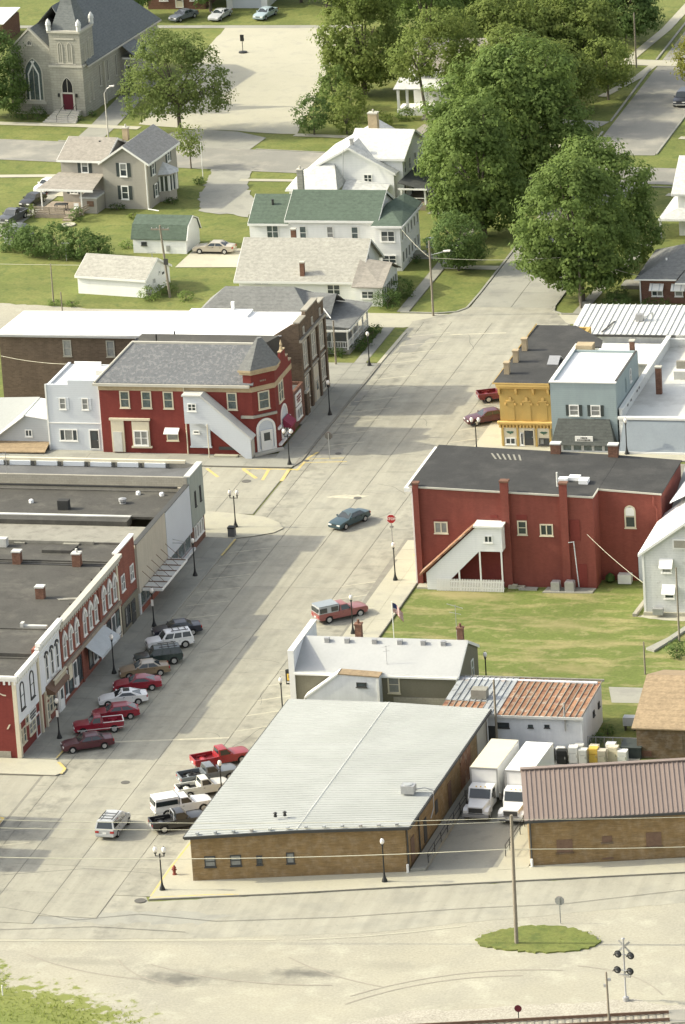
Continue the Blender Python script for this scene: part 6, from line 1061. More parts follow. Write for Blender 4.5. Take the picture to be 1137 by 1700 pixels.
for x in (1.05, 3.6): part(T, 'wall_lamp', MB().box(x - .1, -.7, 2.6, x + .1, -.503, 3.05), 'black_metal')
for i in range(6): part(T, 'step', MB().box(.6 - i * .12, -1.4 - i * .55, 0, 4.1 + i * .12, -.85 - i * .55 if i else -.505, .85 - i * .15), 'stone_trim')
for x in (2.0, 3.6): part(T, 'handrail', MB().tube((x, -4, .9), (x, -1.0, 1.75), .03).tube((x, -4, 0), (x, -4, .9), .03).tube((x, -1.0, .8), (x, -1.0, 1.75), .03), 'black_metal')
for y in (5.2, 7.9, 10.8, 18.5): win(T, 4.6, y, 2.7, 'E', .65, 3.0, 'gothic', 'stone_trim', 'glass', .1)
part(T, 'buttress', MB().box(4.602, 7.2 - .8, 0, 4.9, 7.4 - .8, 5.8), 'stone_trim'); part(T, 'side_entry', MB().box(4.602, 12.6, 0, 7.0, 16.0, 4.7), 'stone_grey'); slope(T, [(4.4, 12.2, 6.9), (7.3, 12.2, 4.6), (7.3, 16.4, 4.6), (4.4, 16.4, 6.9)], 'shingle_slateblue', .12)
door(T, 5.8, 12.6, 1.0, 'S', 1.1, 2.6, 'dark_trim', 'white_paint'); part(T, 'side_steps', MB().box(5.0, 11.6, 0, 6.8, 12.59, 1.0).box(5.0, 11.0, 0, 6.8, 11.59, .6).box(5.0, 10.5, 0, 6.8, 10.99, .3), 'dark_trim')
part(T, 'side_trim', MB().box(4.9, 12.5, 4.5, 7.1, 12.59, 4.75), 'white_paint')
# buildings at the top of the photo
T = bldg('brick_outbuilding', 'brick outbuilding with a white roof at the top left corner behind the church', -98, 197); part(T, 'wall', MB().box(-108, 196.5, 0, -99, 204, 2.8), 'brick_house'); slope(T, [(-108, 196.2, 2.85), (-98.8, 196.2, 2.85), (-98.8, 204.2, 3.3), (-108, 204.2, 3.3)], 'roof_white'); 
T = bldg('brick_stack', 'square dark brick chimney stack standing behind the church roof', -89.5, 202, 'chimney'); part(T, 'shaft', MB().box(-90.3, 201.2, 0, -88.6, 202.8, 5.4), 'brick_house'); part(T, 'rim', MB().box(-90.45, 201.05, 5.402, -88.45, 202.95, 5.7), 'brick_dark')
T = bldg('white_garage_far', 'pale garage by the back lane behind the parked cars at the top', -69, 219, 'garage'); T.name = 'pale_garage'; WORLD_ORG[T.name] = (-69, 219, 0)
part(T, 'wall', MB().box(-72.5, 217.5, 0, -66.5, 224, 3.2), 'white_siding'); slope(T, [(-72.9, 217.1, 3.2), (-66.1, 217.1, 3.2), (-66.1, 224.4, 4.2), (-72.9, 224.4, 4.2)], 'shingle_grey'); slab_part(T, 'garage_door', -69.5, 217.5, .05, 'S', 4.2, 2.4, .05, 'pale_siding')
T = bldg('brown_house', 'shaded brown house among trees at the top of the photo', -82, 219, 'house'); gable(T, -84, -75.5, 217, 225, 3.6, 6.2, 'brick_house', 'shingle_taupe', 'x'); door(T, -79.3, 217, .2, 'S', .95, 2.1, 'cream_paint'); win(T, -81.6, 217, 1.2, 'S', 1.3, 1.3, 'pair'); win(T, -77.2, 217, 1.2, 'S', 1.1, 1.3, 'dh')
T = bldg('white_porch_house', 'white house with a columned porch hidden among trees above the cross gabled house', -31, 160, 'house')
gable(T, -31.5, -19.0, 161.5, 171, 5.4, 8.2, 'white_siding', 'shingle_taupe', 'x'); part(T, 'porch_floor', MB().box(-33.0, 158.2, 0, -27.0, 161.4, .8), 'white_siding'); slope(T, [(-33.3, 157.9, 3.5), (-26.6, 157.9, 3.5), (-26.6, 161.6, 4.1), (-33.3, 161.6, 4.1)], 'shingle_pale', .12, 'porch_roof')
for x in (-32.8, -31.6, -29.0, -27.2): part(T, 'column', MB().box(x - .16, 158.3, .8, x + .16, 158.62, 3.5), 'white_paint')
part(T, 'porch_steps', MB().box(-29.2, 156.6, 0, -27.2, 158.19, .5).box(-29.2, 155.8, 0, -27.2, 156.59, .25), 'shingle_taupe')
for x in (-29.5, -26, -22.5): win(T, x, 161.5, 3.6, 'S', .9, 1.4, 'dh')
# ------------------------------------------------------------------ vehicles (local x forward, y left)
KIND = dict(
    sedan=dict(top=[(-.5, .48), (-.497, .82), (-.475, .95), (-.31, .99), (.18, .95), (.40, .84), (.485, .72), (.5, .48)], cab=(-.34, -.19, .05, .20), zb=.93, zr=1.40, r=.32),
    coupe=dict(top=[(-.5, .48), (-.497, .84), (-.47, .93), (-.36, .95), (.16, .91), (.40, .77), (.48, .62), (.5, .42)], cab=(-.40, -.17, .02, .18), zb=.90, zr=1.30, r=.31),
    hatch=dict(top=[(-.5, .48), (-.495, .80), (-.47, .90), (-.40, .94), (.20, .92), (.42, .80), (.49, .66), (.5, .45)], cab=(-.46, -.26, .05, .21), zb=.90, zr=1.36, r=.30),
    suv=dict(top=[(-.5, .55), (-.497, 1.0), (-.48, 1.06), (.20, 1.06), (.43, 1.0), (.49, .88), (.5, .55)], cab=(-.485, -.44, .09, .20), zb=1.04, zr=1.68, r=.37),
    van=dict(top=[(-.5, .45), (-.497, .95), (-.48, 1.02), (.32, 1.02), (.44, .90), (.49, .72), (.5, .42)], cab=(-.485, -.43, .13, .35), zb=1.0, zr=1.70, r=.33),
    pickup=dict(top=[(-.5, .55), (-.497, .64), (-.09, .66), (-.085, 1.02), (.20, 1.04), (.44, 1.0), (.492, .88), (.5, .55)], cab=(-.075, -.06, .08, .19), zb=1.02, zr=1.62, r=.37))
def vehicle(name, label, cat, x, y, hd, paint, kind, L=4.7, Wd=1.76, group=None, roof=None, shell=None, liner='dark_void', sunroof=False, rack=False, hubs='rim', z=.066, wheels=True):
    K = KIND[kind]; r = K['r']; w = Wd / 2; xf, xr = L * (.5 - .175), -L * (.5 - .20); T = thing(name, label, cat, x, y, z, R(hd), group); pm = 'paint_' + paint
    def hw(px, pz): k = max(0, abs(px) / (L / 2) - .72) / .28; return w * (1 - .14 * k * k) * (1 if pz < .8 else .975) * (.97 if pz < .4 else 1)
    sill = .24 if r < .35 else .34; ar = r + .06; bot = [(-L / 2 + .02, sill + .08)]
    for c in (xr, xf): bot += [(c - ar * math.cos(a), max(sill, r + ar * math.sin(a))) for a in [math.pi * i / 6 for i in range(7)]]
    bot += [(L / 2 - .02, sill + .02)]
    out = bot + [(a * L, b) for a, b in K['top']][::-1]
    ys = (-1, -.82, 0, .82, 1); n = len(out); vs = []
    for f in ys: vs += [(px, f * hw(px, pz), pz + (.035 if f == 0 and pz > .6 else 0) - (.02 if abs(f) == 1 and pz > .7 else 0)) for px, pz in out]
    fs = [tuple(range(n)), tuple(range(4 * n, 5 * n))[::-1]] + [(k * n + i, k * n + (i + 1) % n, (k + 1) * n + (i + 1) % n, (k + 1) * n + i) for k in range(4) for i in range(n)]
    part(T, 'body', MB().add(vs, fs), pm, 35)
    part(T, 'underbody', MB().box(xr + ar, -w * .8, sill + .02, xf - ar, w * .8, .6).box(-L * .48, -w * .55, sill + .1, L * .48, w * .55, .55), 'dark_void')
    a0, a1, a2, a3 = [v * L for v in K['cab']]; zb, zr = K['zb'], K['zr']; wb, wr = w * .93, w * .76
    c8 = [(a0, -wb, zb), (a3, -wb, zb), (a3, wb, zb), (a0, wb, zb), (a1, -wr, zr - .03), (a2, -wr, zr - .03), (a2, wr, zr - .03), (a1, wr, zr - .03), (a1 + .04, 0, zr + .03), (a2 - .04, 0, zr + .03)]
    part(T, 'cabin', MB().add(c8, [(0, 1, 5, 4), (2, 3, 7, 6), (1, 2, 6, 9, 5), (3, 0, 4, 8, 7), (4, 5, 9, 8), (8, 9, 6, 7), (0, 3, 2, 1)]), roof or pm, 25)
    def pane(nm, bl, br, tr, tl, u0, u1, v0, v1):
        bl, br, tr, tl = map(Vector, (bl, br, tr, tl)); nn = (br - bl).cross(tl - bl).normalized() * .014
        q = lambda u, v: bl.lerp(br, u).lerp(tl.lerp(tr, u), v) + nn
        part(T, nm, MB().ext([q(u0, v0), q(u1, v0), q(u1, v1), q(u0, v1)], -nn * .8), 'car_glass')
    pane('windshield', c8[1], c8[2], c8[6], c8[5], .06, .94, .06, .92); pane('rear_window', c8[3], c8[0], c8[4], c8[7], .08, .92, .10 if kind != 'pickup' else .25, .9)
    splits = {'sedan': [(.10, .49), (.53, .90)], 'coupe': [(.20, .90)], 'hatch': [(.10, .46), (.50, .88)], 'suv': [(.05, .33), (.37, .62), (.66, .93)], 'van': [(.05, .30), (.33, .60), (.63, .88)], 'pickup': [(.14, .88)]}[kind]
    for u0, u1 in splits:
        pane('side_window', c8[0], c8[1], c8[5], c8[4], u0, u1, .10, .86); pane('side_window', c8[2], c8[3], c8[7], c8[6], 1 - u1, 1 - u0, .10, .86)
    wm = cached(('wheel', r), lambda: MB().ext([(r * math.cos(a), -.1, r * math.sin(a)) for a in [2 * math.pi * i / 16 for i in range(16)]], (0, .2, 0)).mesh('wheel', 'tyre'))
    rm = cached(('rimm', r, hubs), lambda: MB().ext([(r * .62 * math.cos(a), -.115, r * .62 * math.sin(a)) for a in [2 * math.pi * i / 12 for i in range(12)]], (0, .23, 0)).ext([(r * .2 * math.cos(a), -.13, r * .2 * math.sin(a)) for a in [2 * math.pi * i / 6 for i in range(6)]], (0, .26, 0)).mesh('rim', hubs))
    for cx in (xr, xf):
        for s in (-1, 1): o = link('wheel', wm, T, (cx, s * (w - .10), r)); link('rim', rm, o)
    zf = K['top'][-2][1] - .06; zt = .80 if kind != 'pickup' else .82
    for s in (-1, 1):
        part(T, 'headlight', MB().box(L * .5 - .14, s * w * .62 - .2, zf - .12, L * .5 + .012, s * w * .62 + .2, zf), 'lamp_lens')
        part(T, 'taillight', MB().box(-L * .5 - .012, s * w * .72 - (.17 if kind not in ('pickup', 'suv') else .09), zt - .12, -L * .5 + .1, s * w * .72 + (.17 if kind not in ('pickup', 'suv') else .09), zt + .06), 'tail_lens')
        part(T, 'mirror', MB().box(a3 - .32, s * w * .95 - .07 + s * .1, zb + .02, a3 - .18, s * w * .95 + .07 + s * .1, zb + .18), pm)
    ch = 'chrome' if kind in ('pickup', 'suv') else pm
    part(T, 'bumper', MB().box(L * .5 - .1, -w * .86, .36, L * .5 + .05, w * .86, .54), ch); part(T, 'bumper', MB().box(-L * .5 - .05, -w * .88, .38, -L * .5 + .1, w * .88, .56), ch)
    part(T, 'license_plate', MB().box(-L * .5 - .03, -.16, .6, -L * .5 + .05, .16, .74), 'lamp_lens'); part(T, 'grille', MB().box(L * .5 - .08, -w * .36, zf - .14, L * .5 + .008, w * .36, zf - .02), 'dark_trim')
    if kind not in ('pickup',):
        part(T, 'door_seam', MB().box(.02, -w * .985, .4, .035, w * .985, .86).box(-L * .19, -w * .985, .45, -L * .19 + .015, w * .985, .86), 'dark_void')
    for s in (-1, 1): part(T, 'door_handle', MB().box(-L * .03, s * w * .985 - .015, .84, -L * .03 + .16, s * w * .985 + .015, .88), 'dark_trim')
    if kind == 'pickup':
        b0, b1 = -L * .5 + .03, -L * .09
        bb = part(T, 'cargo_bed', MB().box(b0, -w * .985, .62, b1, -w * .985 + .09, 1.05).box(b0, w * .985 - .09, .62, b1, w * .985, 1.05).box(b1 - .06, -w * .89, .62, b1 - .002, w * .89, 1.05), pm)
        part(T, 'tailgate', MB().box(b0 - .03, -w * .885, .6, b0 + .05, w * .885, 1.04), pm)
        part(bb, 'bed_liner', MB().box(b0 + .055, -w * .88, .67, b1 - .065, w * .88, .70), liner)
        for s in (-1, 1): part(bb, 'wheel_well', MB().box(xr - .42, s * w * .74 - .1, .7, xr + .42, s * w * .74 + .1, .88), liner)
        if shell:
            sh, th_, wins = shell; b1s = b1 + .0
            part(T, 'camper_shell', MB().ext([(b0 - .02, -w * .97, 1.06), (b0 - .02, w * .97, 1.06), (b0 + .10, w * .86, 1.72), (b0 + .10, 0, 1.76), (b0 + .10, -w * .86, 1.72)], (b1 - b0 - .04, 0, 0)), sh)
            part(T, 'shell_roof', MB().box(b0 + .04, -w * .88, 1.735, b1 - .02, w * .88, 1.80), th_)
            for s in (-1, 1):
                for u0, u1 in wins: ll = b1 - b0; y0, y1 = s * w * .985, s * w * .895; part(T, 'shell_window', MB().poly([(b0 + ll * u0, y0 - s * .005, 1.14), (b0 + ll * u1, y0 - s * .005, 1.14), (b0 + ll * u1, y1 + s * .0, 1.58), (b0 + ll * u0, y1, 1.58)]).box(b0 + ll * u0, s * w * .93 - .06, 1.16, b0 + ll * u1, s * w * .93 + .03, 1.56), 'car_glass')
            part(T, 'shell_hatch', MB().box(b0 - .06, -w * .76, 1.16, b0 + .04, w * .76, 1.58), 'car_glass')
    if sunroof: part(T, 'sunroof', MB().box(a1 * .2 + a2 * .8 - .55, -.38, zr + .02, a2 - .12, .38, zr + .05), 'car_glass')
    if rack: part(T, 'roof_rack', MB().box(a1 + .2, -wr * .85, zr + .06, a2 - .5, -wr * .85 + .06, zr + .12).box(a1 + .2, wr * .85 - .06, zr + .06, a2 - .5, wr * .85, zr + .12).box(a1 + .4, -wr * .85, zr + .06, a1 + .46, wr * .85, zr + .1).box(a1 + 1.0, -wr * .85, zr + .06, a1 + 1.06, wr * .85, zr + .1).box(a1 + 1.6, -wr * .85, zr + .06, a1 + 1.66, wr * .85, zr + .1), 'dark_trim')
    return T
GW, GE, GD = 'vehicles parked at the west kerb', 'pickups parked at the east kerb', 'vehicles parked in the driveway of the taupe house'
vehicle('parked_car', 'maroon sedan, nearest of the cars parked at the west kerb', 'car', -6.7, -67.4, -152, 'maroon', 'sedan', 4.7, 1.72, GW)
t_ = vehicle('pickup_truck', 'small red pickup with white trimmed open bed beside the maroon sedan', 'pickup truck', -6.95, -63.1, -158, 'crimson', 'pickup', 4.6, 1.66, GW, liner='paint_crimson')
part(t_, 'bed_trim', MB().box(-2.3, -.83, 1.052, -.42, -.75, 1.10).box(-2.3, .75, 1.052, -.42, .83, 1.10).box(-2.34, -.75, 1.045, -2.26, .75, 1.09), 'white_paint'); part(t_, 'side_stripe', MB().box(-2.2, -.832, .50, 2.0, .832, .56), 'white_paint')
vehicle('parked_car', 'red hatchback between the small red pickup and the white coupe', 'car', -6.35, -59.6, -158, 'crimson', 'hatch', 4.3, 1.7, GW)
vehicle('parked_car', 'white two-door coupe with an open dark sunroof at the west kerb', 'car', -6.75, -55.8, -160, 'white', 'coupe', 4.5, 1.72, GW, sunroof=True)
vehicle('parked_car', 'bright red low coupe parked between the white coupe and the gold sedan', 'car', -6.5, -52.0, -162, 'crimson', 'coupe', 4.5, 1.74, GW)
vehicle('parked_car', 'faded gold sedan with a pale roof at the west kerb', 'car', -6.9, -48.3, -156, 'gold', 'sedan', 4.7, 1.75, GW, roof='paint_beige')
vehicle('parked_suv', 'dark green sport utility with tinted windows at the west kerb', 'suv', -6.45, -45.1, -156, 'darkgreen', 'suv', 4.6, 1.8, GW, rack=True)
vehicle('parked_suv', 'white sport utility with dark windows parked at the west kerb', 'suv', -6.6, -40.7, -152, 'white', 'suv', 4.5, 1.75, GW, rack=True)
vehicle('parked_car', 'dark blue-black sedan, farthest of the cars parked at the west kerb', 'car', -6.9, -37.2, -154, 'midnight', 'sedan', 4.7, 1.74, GW)
vehicle('moving_car', 'dark teal sedan driving through the crossing', 'car', 1.75, -3.9, -116, 'teal', 'sedan', 4.8, 1.78)
vehicle('minivan', 'silver minivan with roof rails seen from behind in the lower left street', 'minivan', 1.45, -86.5, 88, 'silver', 'van', 4.7, 1.9, rack=True)
vehicle('pickup_truck', 'faded red pickup with a grey topped camper shell parked by the false fronted bar', 'pickup truck', 7.8, -31.3, 40, 'faded_red', 'pickup', 5.3, 1.85, shell=('paint_silver', 'blue_grey_wall', [(.06, .40), (.62, .95)]))
vehicle('pickup_truck', 'bright red pickup with an empty bed, farthest in the row beside the tin roofed warehouse', 'pickup truck', 6.6, -70.0, 34, 'red', 'pickup', 5.3, 1.85, GE, liner='paint_darkred')
vehicle('pickup_truck', 'slate grey pickup with a spare tyre in its bed, second in the row', 'pickup truck', 6.6, -74.2, 33, 'slate', 'pickup', 5.4, 1.9, GE)
vehicle('pickup_truck', 'off-white small pickup with an empty dark bed in the middle of the row', 'pickup truck', 7.0, -77.3, 32, 'offwhite', 'pickup', 4.8, 1.72, GE)
vehicle('pickup_truck', 'white pickup with a full white topper and long dark side windows', 'pickup truck', 6.3, -81.6, 32, 'white', 'pickup', 5.3, 1.85, GE, shell=('paint_white', 'paint_white', [(.04, .96)]))
tb_ = vehicle('pickup_truck', 'black pickup with a chrome roll bar, nearest in the row by the warehouse corner', 'pickup truck', 7.0, -85.2, 31, 'black', 'pickup', 5.0, 1.85, GE)
part(tb_, 'roll_bar', MB().path([(-.55, -.75, 1.05), (-.5, -.6, 1.65), (-.5, .6, 1.65), (-.55, .75, 1.05)], .045), 'chrome')
solo('spare_tyre', MB().lathe([(.36, 0), (.36, .22), (.2, .22), (.2, .1)], 14), 'tyre', 'spare tyre lying in the bed of the slate grey pickup', 'tyre', None, None, (5.4, -75.0, .77))
vehicle('pickup_truck', 'dark red pickup showing its bed behind the yellow building', 'pickup truck', 8.0, 38.3, 24, 'darkred', 'pickup', 5.3, 1.85, liner='paint_darkred')
vehicle('parked_car', 'maroon sedan parked nose out beside the yellow building', 'car', 8.3, 30.3, -148, 'maroon', 'sedan', 4.9, 1.78)
vehicle('parked_car', 'gold sedan parked on the driveway by the barn garage', 'car', -39.7, 93.7, 178, 'beige', 'sedan', 5.0, 1.8)
vehicle('parked_suv', 'dark vehicle parked at the kerb, cut by the right edge at the top', 'suv', 3.6, 164.6, -92, 'midnight', 'suv', 4.8, 1.85)
vehicle('parked_car', 'white sedan, farthest up the driveway beside the taupe house', 'car', -69.1, 121.0, -103, 'white', 'sedan', 4.6, 1.75, GD)
vehicle('parked_car', 'black sedan in the middle of the driveway beside the taupe house', 'car', -68.9, 114.2, -102, 'black', 'sedan', 4.5, 1.72, GD)
vehicle('pickup_truck', 'charcoal pickup, nearest in the driveway beside the taupe house', 'pickup truck', -69.1, 106.6, -103, 'charcoal', 'pickup', 4.9, 1.8, GD)
vehicle('parked_car', 'dark blue car in the shade on the back lane at the top', 'car', -77.0, 210.9, -118, 'slate', 'sedan', 4.6, 1.75, z=.02)
vehicle('parked_car', 'pale grey fastback facing the parking lot at the top', 'car', -71.8, 211.5, -100, 'silver', 'coupe', 4.8, 1.8, z=.02)
vehicle('parked_car', 'pale blue sedan on the shaded grass at the top of the parking lot', 'car', -65.3, 212, -102, 'skyblue', 'sedan', 4.8, 1.8, z=.02)
def box_truck(label, x, y, hd, roofm):
    T = thing('box_truck', label, 'truck', x, y, .05, R(hd), 'white box trucks in the yard')
    b = part(T, 'cargo_box', MB().box(-6.6, -1.25, 1.1, .3, 1.25, 3.75), 'paint_white'); part(b, 'box_roof', MB().box(-6.58, -1.23, 3.752, .28, 1.23, 3.8), roofm)
    part(b, 'corner_rail', MB().box(.3, -1.27, 1.1, .34, -1.12, 3.78).box(.3, 1.12, 1.1, .34, 1.27, 3.78).box(.3, -1.12, 3.62, .34, 1.12, 3.78).box(-6.6, -1.27, 1.05, .3, -1.251, 1.25).box(-6.6, 1.251, 1.05, .3, 1.27, 1.25), 'steel')
    part(T, 'cab', MB().ext([(.42, -1.05, .75), (2.0, -1.05, .75), (2.0, -1.05, 1.55), (1.55, -1.05, 2.4), (.42, -1.05, 2.45)], (0, 2.1, 0)), 'paint_white')
    hv = [(2.0, -.95, .75), (3.45, -.8, .75), (3.45, .8, .75), (2.0, .95, .75), (2.0, -.9, 1.55), (3.38, -.68, 1.3), (3.38, .68, 1.3), (2.0, .9, 1.55)]
    part(T, 'hood', MB().add(hv, [(0, 1, 5, 4), (1, 2, 6, 5), (2, 3, 7, 6), (4, 5, 6, 7), (0, 3, 2, 1)]), 'paint_white')
    for s in (-1, 1):
        part(T, 'fender', MB().ext([(2.1, s * .72, .55), (3.4, s * .72, .55), (3.4, s * .72, .95), (3.1, s * .72, 1.15), (2.4, s * .72, 1.15), (2.1, s * .72, .9)], (0, s * .42, 0)), 'paint_white'); part(T, 'headlight', MB().box(3.38, s * .93 - .16, .72, 3.44, s * .93 + .16, .92), 'lamp_lens')
        part(T, 'mirror', MB().box(1.75, s * 1.3 - .1, 1.6, 1.85, s * 1.3 + .1, 2.2).tube((1.8, s * 1.05, 2.0), (1.8, s * 1.3, 2.0), .03), 'dark_trim'); part(T, 'side_window', MB().ext([(.75, s * 1.055, 1.6), (1.75, s * 1.055, 1.6), (1.45, s * 1.055, 2.25), (.75, s * 1.055, 2.25)], (0, s * .012, 0)), 'car_glass')
        for cx in (2.75, -4.6):
            o = link('wheel', cached('twheel', lambda: MB().ext([(.48 * math.cos(a), -.13, .48 * math.sin(a)) for a in [2 * math.pi * i / 16 for i in range(16)]], (0, .26, 0)).mesh('wheel', 'tyre')), T, (cx, s * 1.0, .48)); link('rim', cached('trim', lambda: MB().ext([(.26 * math.cos(a), -.145, .26 * math.sin(a)) for a in [2 * math.pi * i / 10 for i in range(10)]], (0, .29, 0)).mesh('rim', 'rim')), o)
    part(T, 'windshield', MB().ext([(2.005, -.92, 1.6), (2.005, .92, 1.6), (1.60, .92, 2.32), (1.60, -.92, 2.32)], (.02, 0, .012)), 'car_glass'); part(T, 'grille', MB().box(3.44, -.62, .8, 3.48, .62, 1.22), 'dark_trim'); part(T, 'bumper', MB().box(3.3, -1.15, .42, 3.62, 1.15, .68), 'steel'); part(T, 'chassis', MB().box(-6.4, -.5, .5, 3.2, .5, 1.0), 'dark_void')
    for k in (-.4, 0, .4): part(T, 'marker_lamp', MB().box(1.4, k - .05, 2.45, 1.52, k + .05, 2.52), 'sign_yellow')
    return T
box_truck('white box truck with a grubby cream cargo roof, left of the pair in the yard', 32.9, -77.9, -93, 'cream_paint')
box_truck('white box truck with a clean white cargo roof, beside the brown roofed building', 36.1, -78.3, -93, 'white_paint')
# old appliances lined up behind the trucks
r = random.Random(11)
APL = [(36.1, -66.4, .75, 1.0, 'dark_trim', 'dark grey stove first in the row of old appliances'), (37.3, -66.9, .9, 1.25, 'black_metal', 'black refrigerator with white edges in the row of old appliances'), (38.3, -66.7, .8, 1.55, 'white_paint', 'tall white refrigerator beside the black one in the appliance row'),
       (39.2, -66.8, .75, 1.35, 'roof_white_dirty', 'shorter grubby white freezer in the appliance row'), (40.1, -66.5, .8, 1.4, 'sign_yellow', 'yellowed refrigerator in the middle of the appliance row'), (40.9, -66.7, .75, 1.3, 'beige_wall', 'beige dryer next to the yellowed refrigerator'),
       (41.8, -66.1, .9, 1.45, 'cream_paint', 'cream refrigerator right of the beige dryer'), (42.7, -66.4, .85, 1.2, 'white_paint', 'white washing machine last of the pale appliances'), (36.9, -65.7, .8, 1.0, 'white_paint', 'white appliance behind the dark stove by the workshop wall'), (38.6, -65.6, .8, 1.3, 'roof_white_dirty', 'grubby freezer in the back row behind the tall white refrigerator'), (39.9, -65.4, .8, 1.2, 'cream_paint', 'cream cooker in the back row behind the yellowed refrigerator'), (41.4, -65.2, .85, 1.4, 'white_paint', 'white freezer in the back row near the wire fence'), (34.5, -65.9, .9, .9, 'rust_steel', 'rusty heater core standing by the white workshop wall')]
for x, y, w, h, m, lb in APL:
    T = thing('old_appliance', lb, 'appliance', x, y, .05, r.uniform(-.12, .12), 'old appliances in the yard'); part(T, 'cabinet', MB().box(-w / 2, -.35, 0, w / 2, .35, h), m); part(T, 'front_door', MB().box(-w / 2 + .05, -.4, .1, w / 2 - .05, -.352, h * .62).box(-w / 2 + .05, -.4, h * .66, w / 2 - .05, -.352, h - .05), m); part(T, 'handle', MB().box(w / 2 - .16, -.45, h * .4, w / 2 - .1, -.4, h * .58), 'chrome')
T = thing('dumpster', 'dark green waste skip at the right end of the appliance row', 'skip', 43.2, -64.6); part(T, 'bin', MB().ext([(-.9, -.7, 0), (-.9, .7, 0), (-.9, .7, 1.3), (-.9, -.7, 1.0)], (1.8, 0, 0)), 'midnight' if False else 'shutter_dark'); part(T, 'lid', MB().ext([(-.95, -.75, 1.02), (-.95, .72, 1.32), (-.95, .72, 1.38), (-.95, -.75, 1.08)], (1.9, 0, 0)), 'shutter_dark')
T = thing('crate_cart', 'dark wire cart with odd parts by the workshop wall', 'cart', 35.3, -65.6); part(T, 'frame', MB().box(-.6, -.3, .2, .6, .3, .3).box(-.6, -.3, .3, -.52, .3, 1.1).box(.52, -.3, .3, .6, .3, 1.1), 'rust_steel'); part(T, 'load', MB().box(-.45, -.25, .302, .1, .25, .8).box(.12, -.2, .302, .48, .2, .65), 'dark_trim')
T = thing('wire_fence', 'low grey wire fence between the white workshop and the brown garage', 'fence', 38.8, -63.2)
part(T, 'rail', MB().box(0, -.03, 1.12, 4.7, .03, 1.18).box(0, -.03, .1, 4.7, .03, .14), 'steel')
for i in range(7): part(T, 'fence_post', MB().box(i * .78 - .03, -.035, 0, i * .78 + .03, .035, 1.2), 'steel')
mb = MB(); [mb.box(.12 * i, -.008, .12, .12 * i + .02, .008, 1.12) for i in range(39)]; part(T, 'wire_mesh', mb, 'steel', kind='stuff')
T = thing('steel_tank', 'pale boxy steel tank on legs beside the brown garage', 'tank', 41.7, -58.2); part(T, 'tank_body', MB().box(-.6, -.4, .5, .6, .4, 1.3), 'awning_grey'); part(T, 'stand', MB().box(-.5, -.3, 0, -.4, .3, .5).box(.4, -.3, 0, .5, .3, .5), 'dark_trim')
# ------------------------------------------------------------------ street furniture
def lamp_parts(T, double=False, banner=False, h=3.9):
    part(T, 'pole', MB().lathe([(.26, 0), (.24, .12), (.15, .35), (.10, .55), (.065, .9), (.055, h - .75), (.09, h - .68), (.06, h - .6)], 10), 'black_metal', 40)
    heads = [(0, 0)] if not double else [(-.38, 0), (.38, 0)]
    if double: part(T, 'crossarm', MB().tube((-.42, 0, h - .82), (.42, 0, h - .82), .04).tube((-.38, 0, h - .82), (-.38, 0, h - .55), .05).tube((.38, 0, h - .82), (.38, 0, h - .55), .05), 'black_metal')
    for x, y in heads:
        o = part(T, 'lamp_globe', MB().lathe([(.08, h - .5), (.17, h - .36), (.19, h - .2), (.13, h - .04), (.05, h + .02)], 12, x, y), 'globe', 60); part(o, 'lamp_collar', MB().lathe([(.07, h - .62), (.13, h - .56), (.12, h - .525)], 10, x, y), 'black_metal'); part(o, 'finial', MB().lathe([(.04, h + .022), (.02, h + .12)], 6, x, y), 'black_metal')
    if banner: part(T, 'sign_plate', MB().box(-.12, -.09, 2.1, .12, -.06, 2.75), 'globe')
GL = 'black globe street lamps along the shops'
for x, y, dbl, ban, lb in [(-10.0, -65.4, 0, 1, 'black globe lamp with a pale plate, nearest the maroon sedan on the west pavement'), (-9.85, -48.4, 0, 0, 'black globe lamp in front of the sloping grey awning'), (-9.7, -35.4, 0, 1, 'black globe lamp with a pale plate by the hung canopy'), (-9.75, -20.7, 0, 0, 'black globe lamp beside the blank white panel front'),
        (-9.7, -5.8, 1, 0, 'twin globe lamp on the corner by the litter bin'), (-9.4, 14.4, 1, 0, 'twin globe lamp in front of the turret entrance'), (-9.4, 31.4, 0, 0, 'black globe lamp before the dark brick hall'), (-9.5, 49.3, 0, 0, 'black globe lamp at the end of the grass verge by the porch house'),
        (10.6, -20.5, 0, 0, 'black globe lamp beside the white corner of the red brick block'), (10.2, -35.8, 0, 0, 'black globe lamp beside the faded red pickup with camper shell'), (9.6, -99.3, 1, 0, 'twin globe lamp near the fire hydrant at the warehouse corner'), (28.1, -95.6, 0, 0, 'black globe lamp before the middle of the warehouse brick wall'),
        (9.3, -79.2, 0, 0, 'globe lamp rising behind the warehouse roof among the pickups'), (9.3, -58.4, 0, 0, 'lamp post half hidden behind the warehouse roof edge by the lean-to'), (9.6, 19.4, 1, 0, 'twin lamp behind the red brick block roof by the maroon sedan'), (25.5, 20.0, 0, 0, 'globe lamp in front of the blue-grey sloping front'), (26.6, -50.2, 0, 0, 'short globe lamp standing on the lawn behind the workshop roof')]:
    T = thing('street_lamp', lb, 'street lamp', x, y, .16, 0, GL); lamp_parts(T, dbl, ban, 3.9)
def oct_pts(r): return [(r * math.cos(R(22.5 + 45 * i)), r * math.sin(R(22.5 + 45 * i))) for i in range(8)]
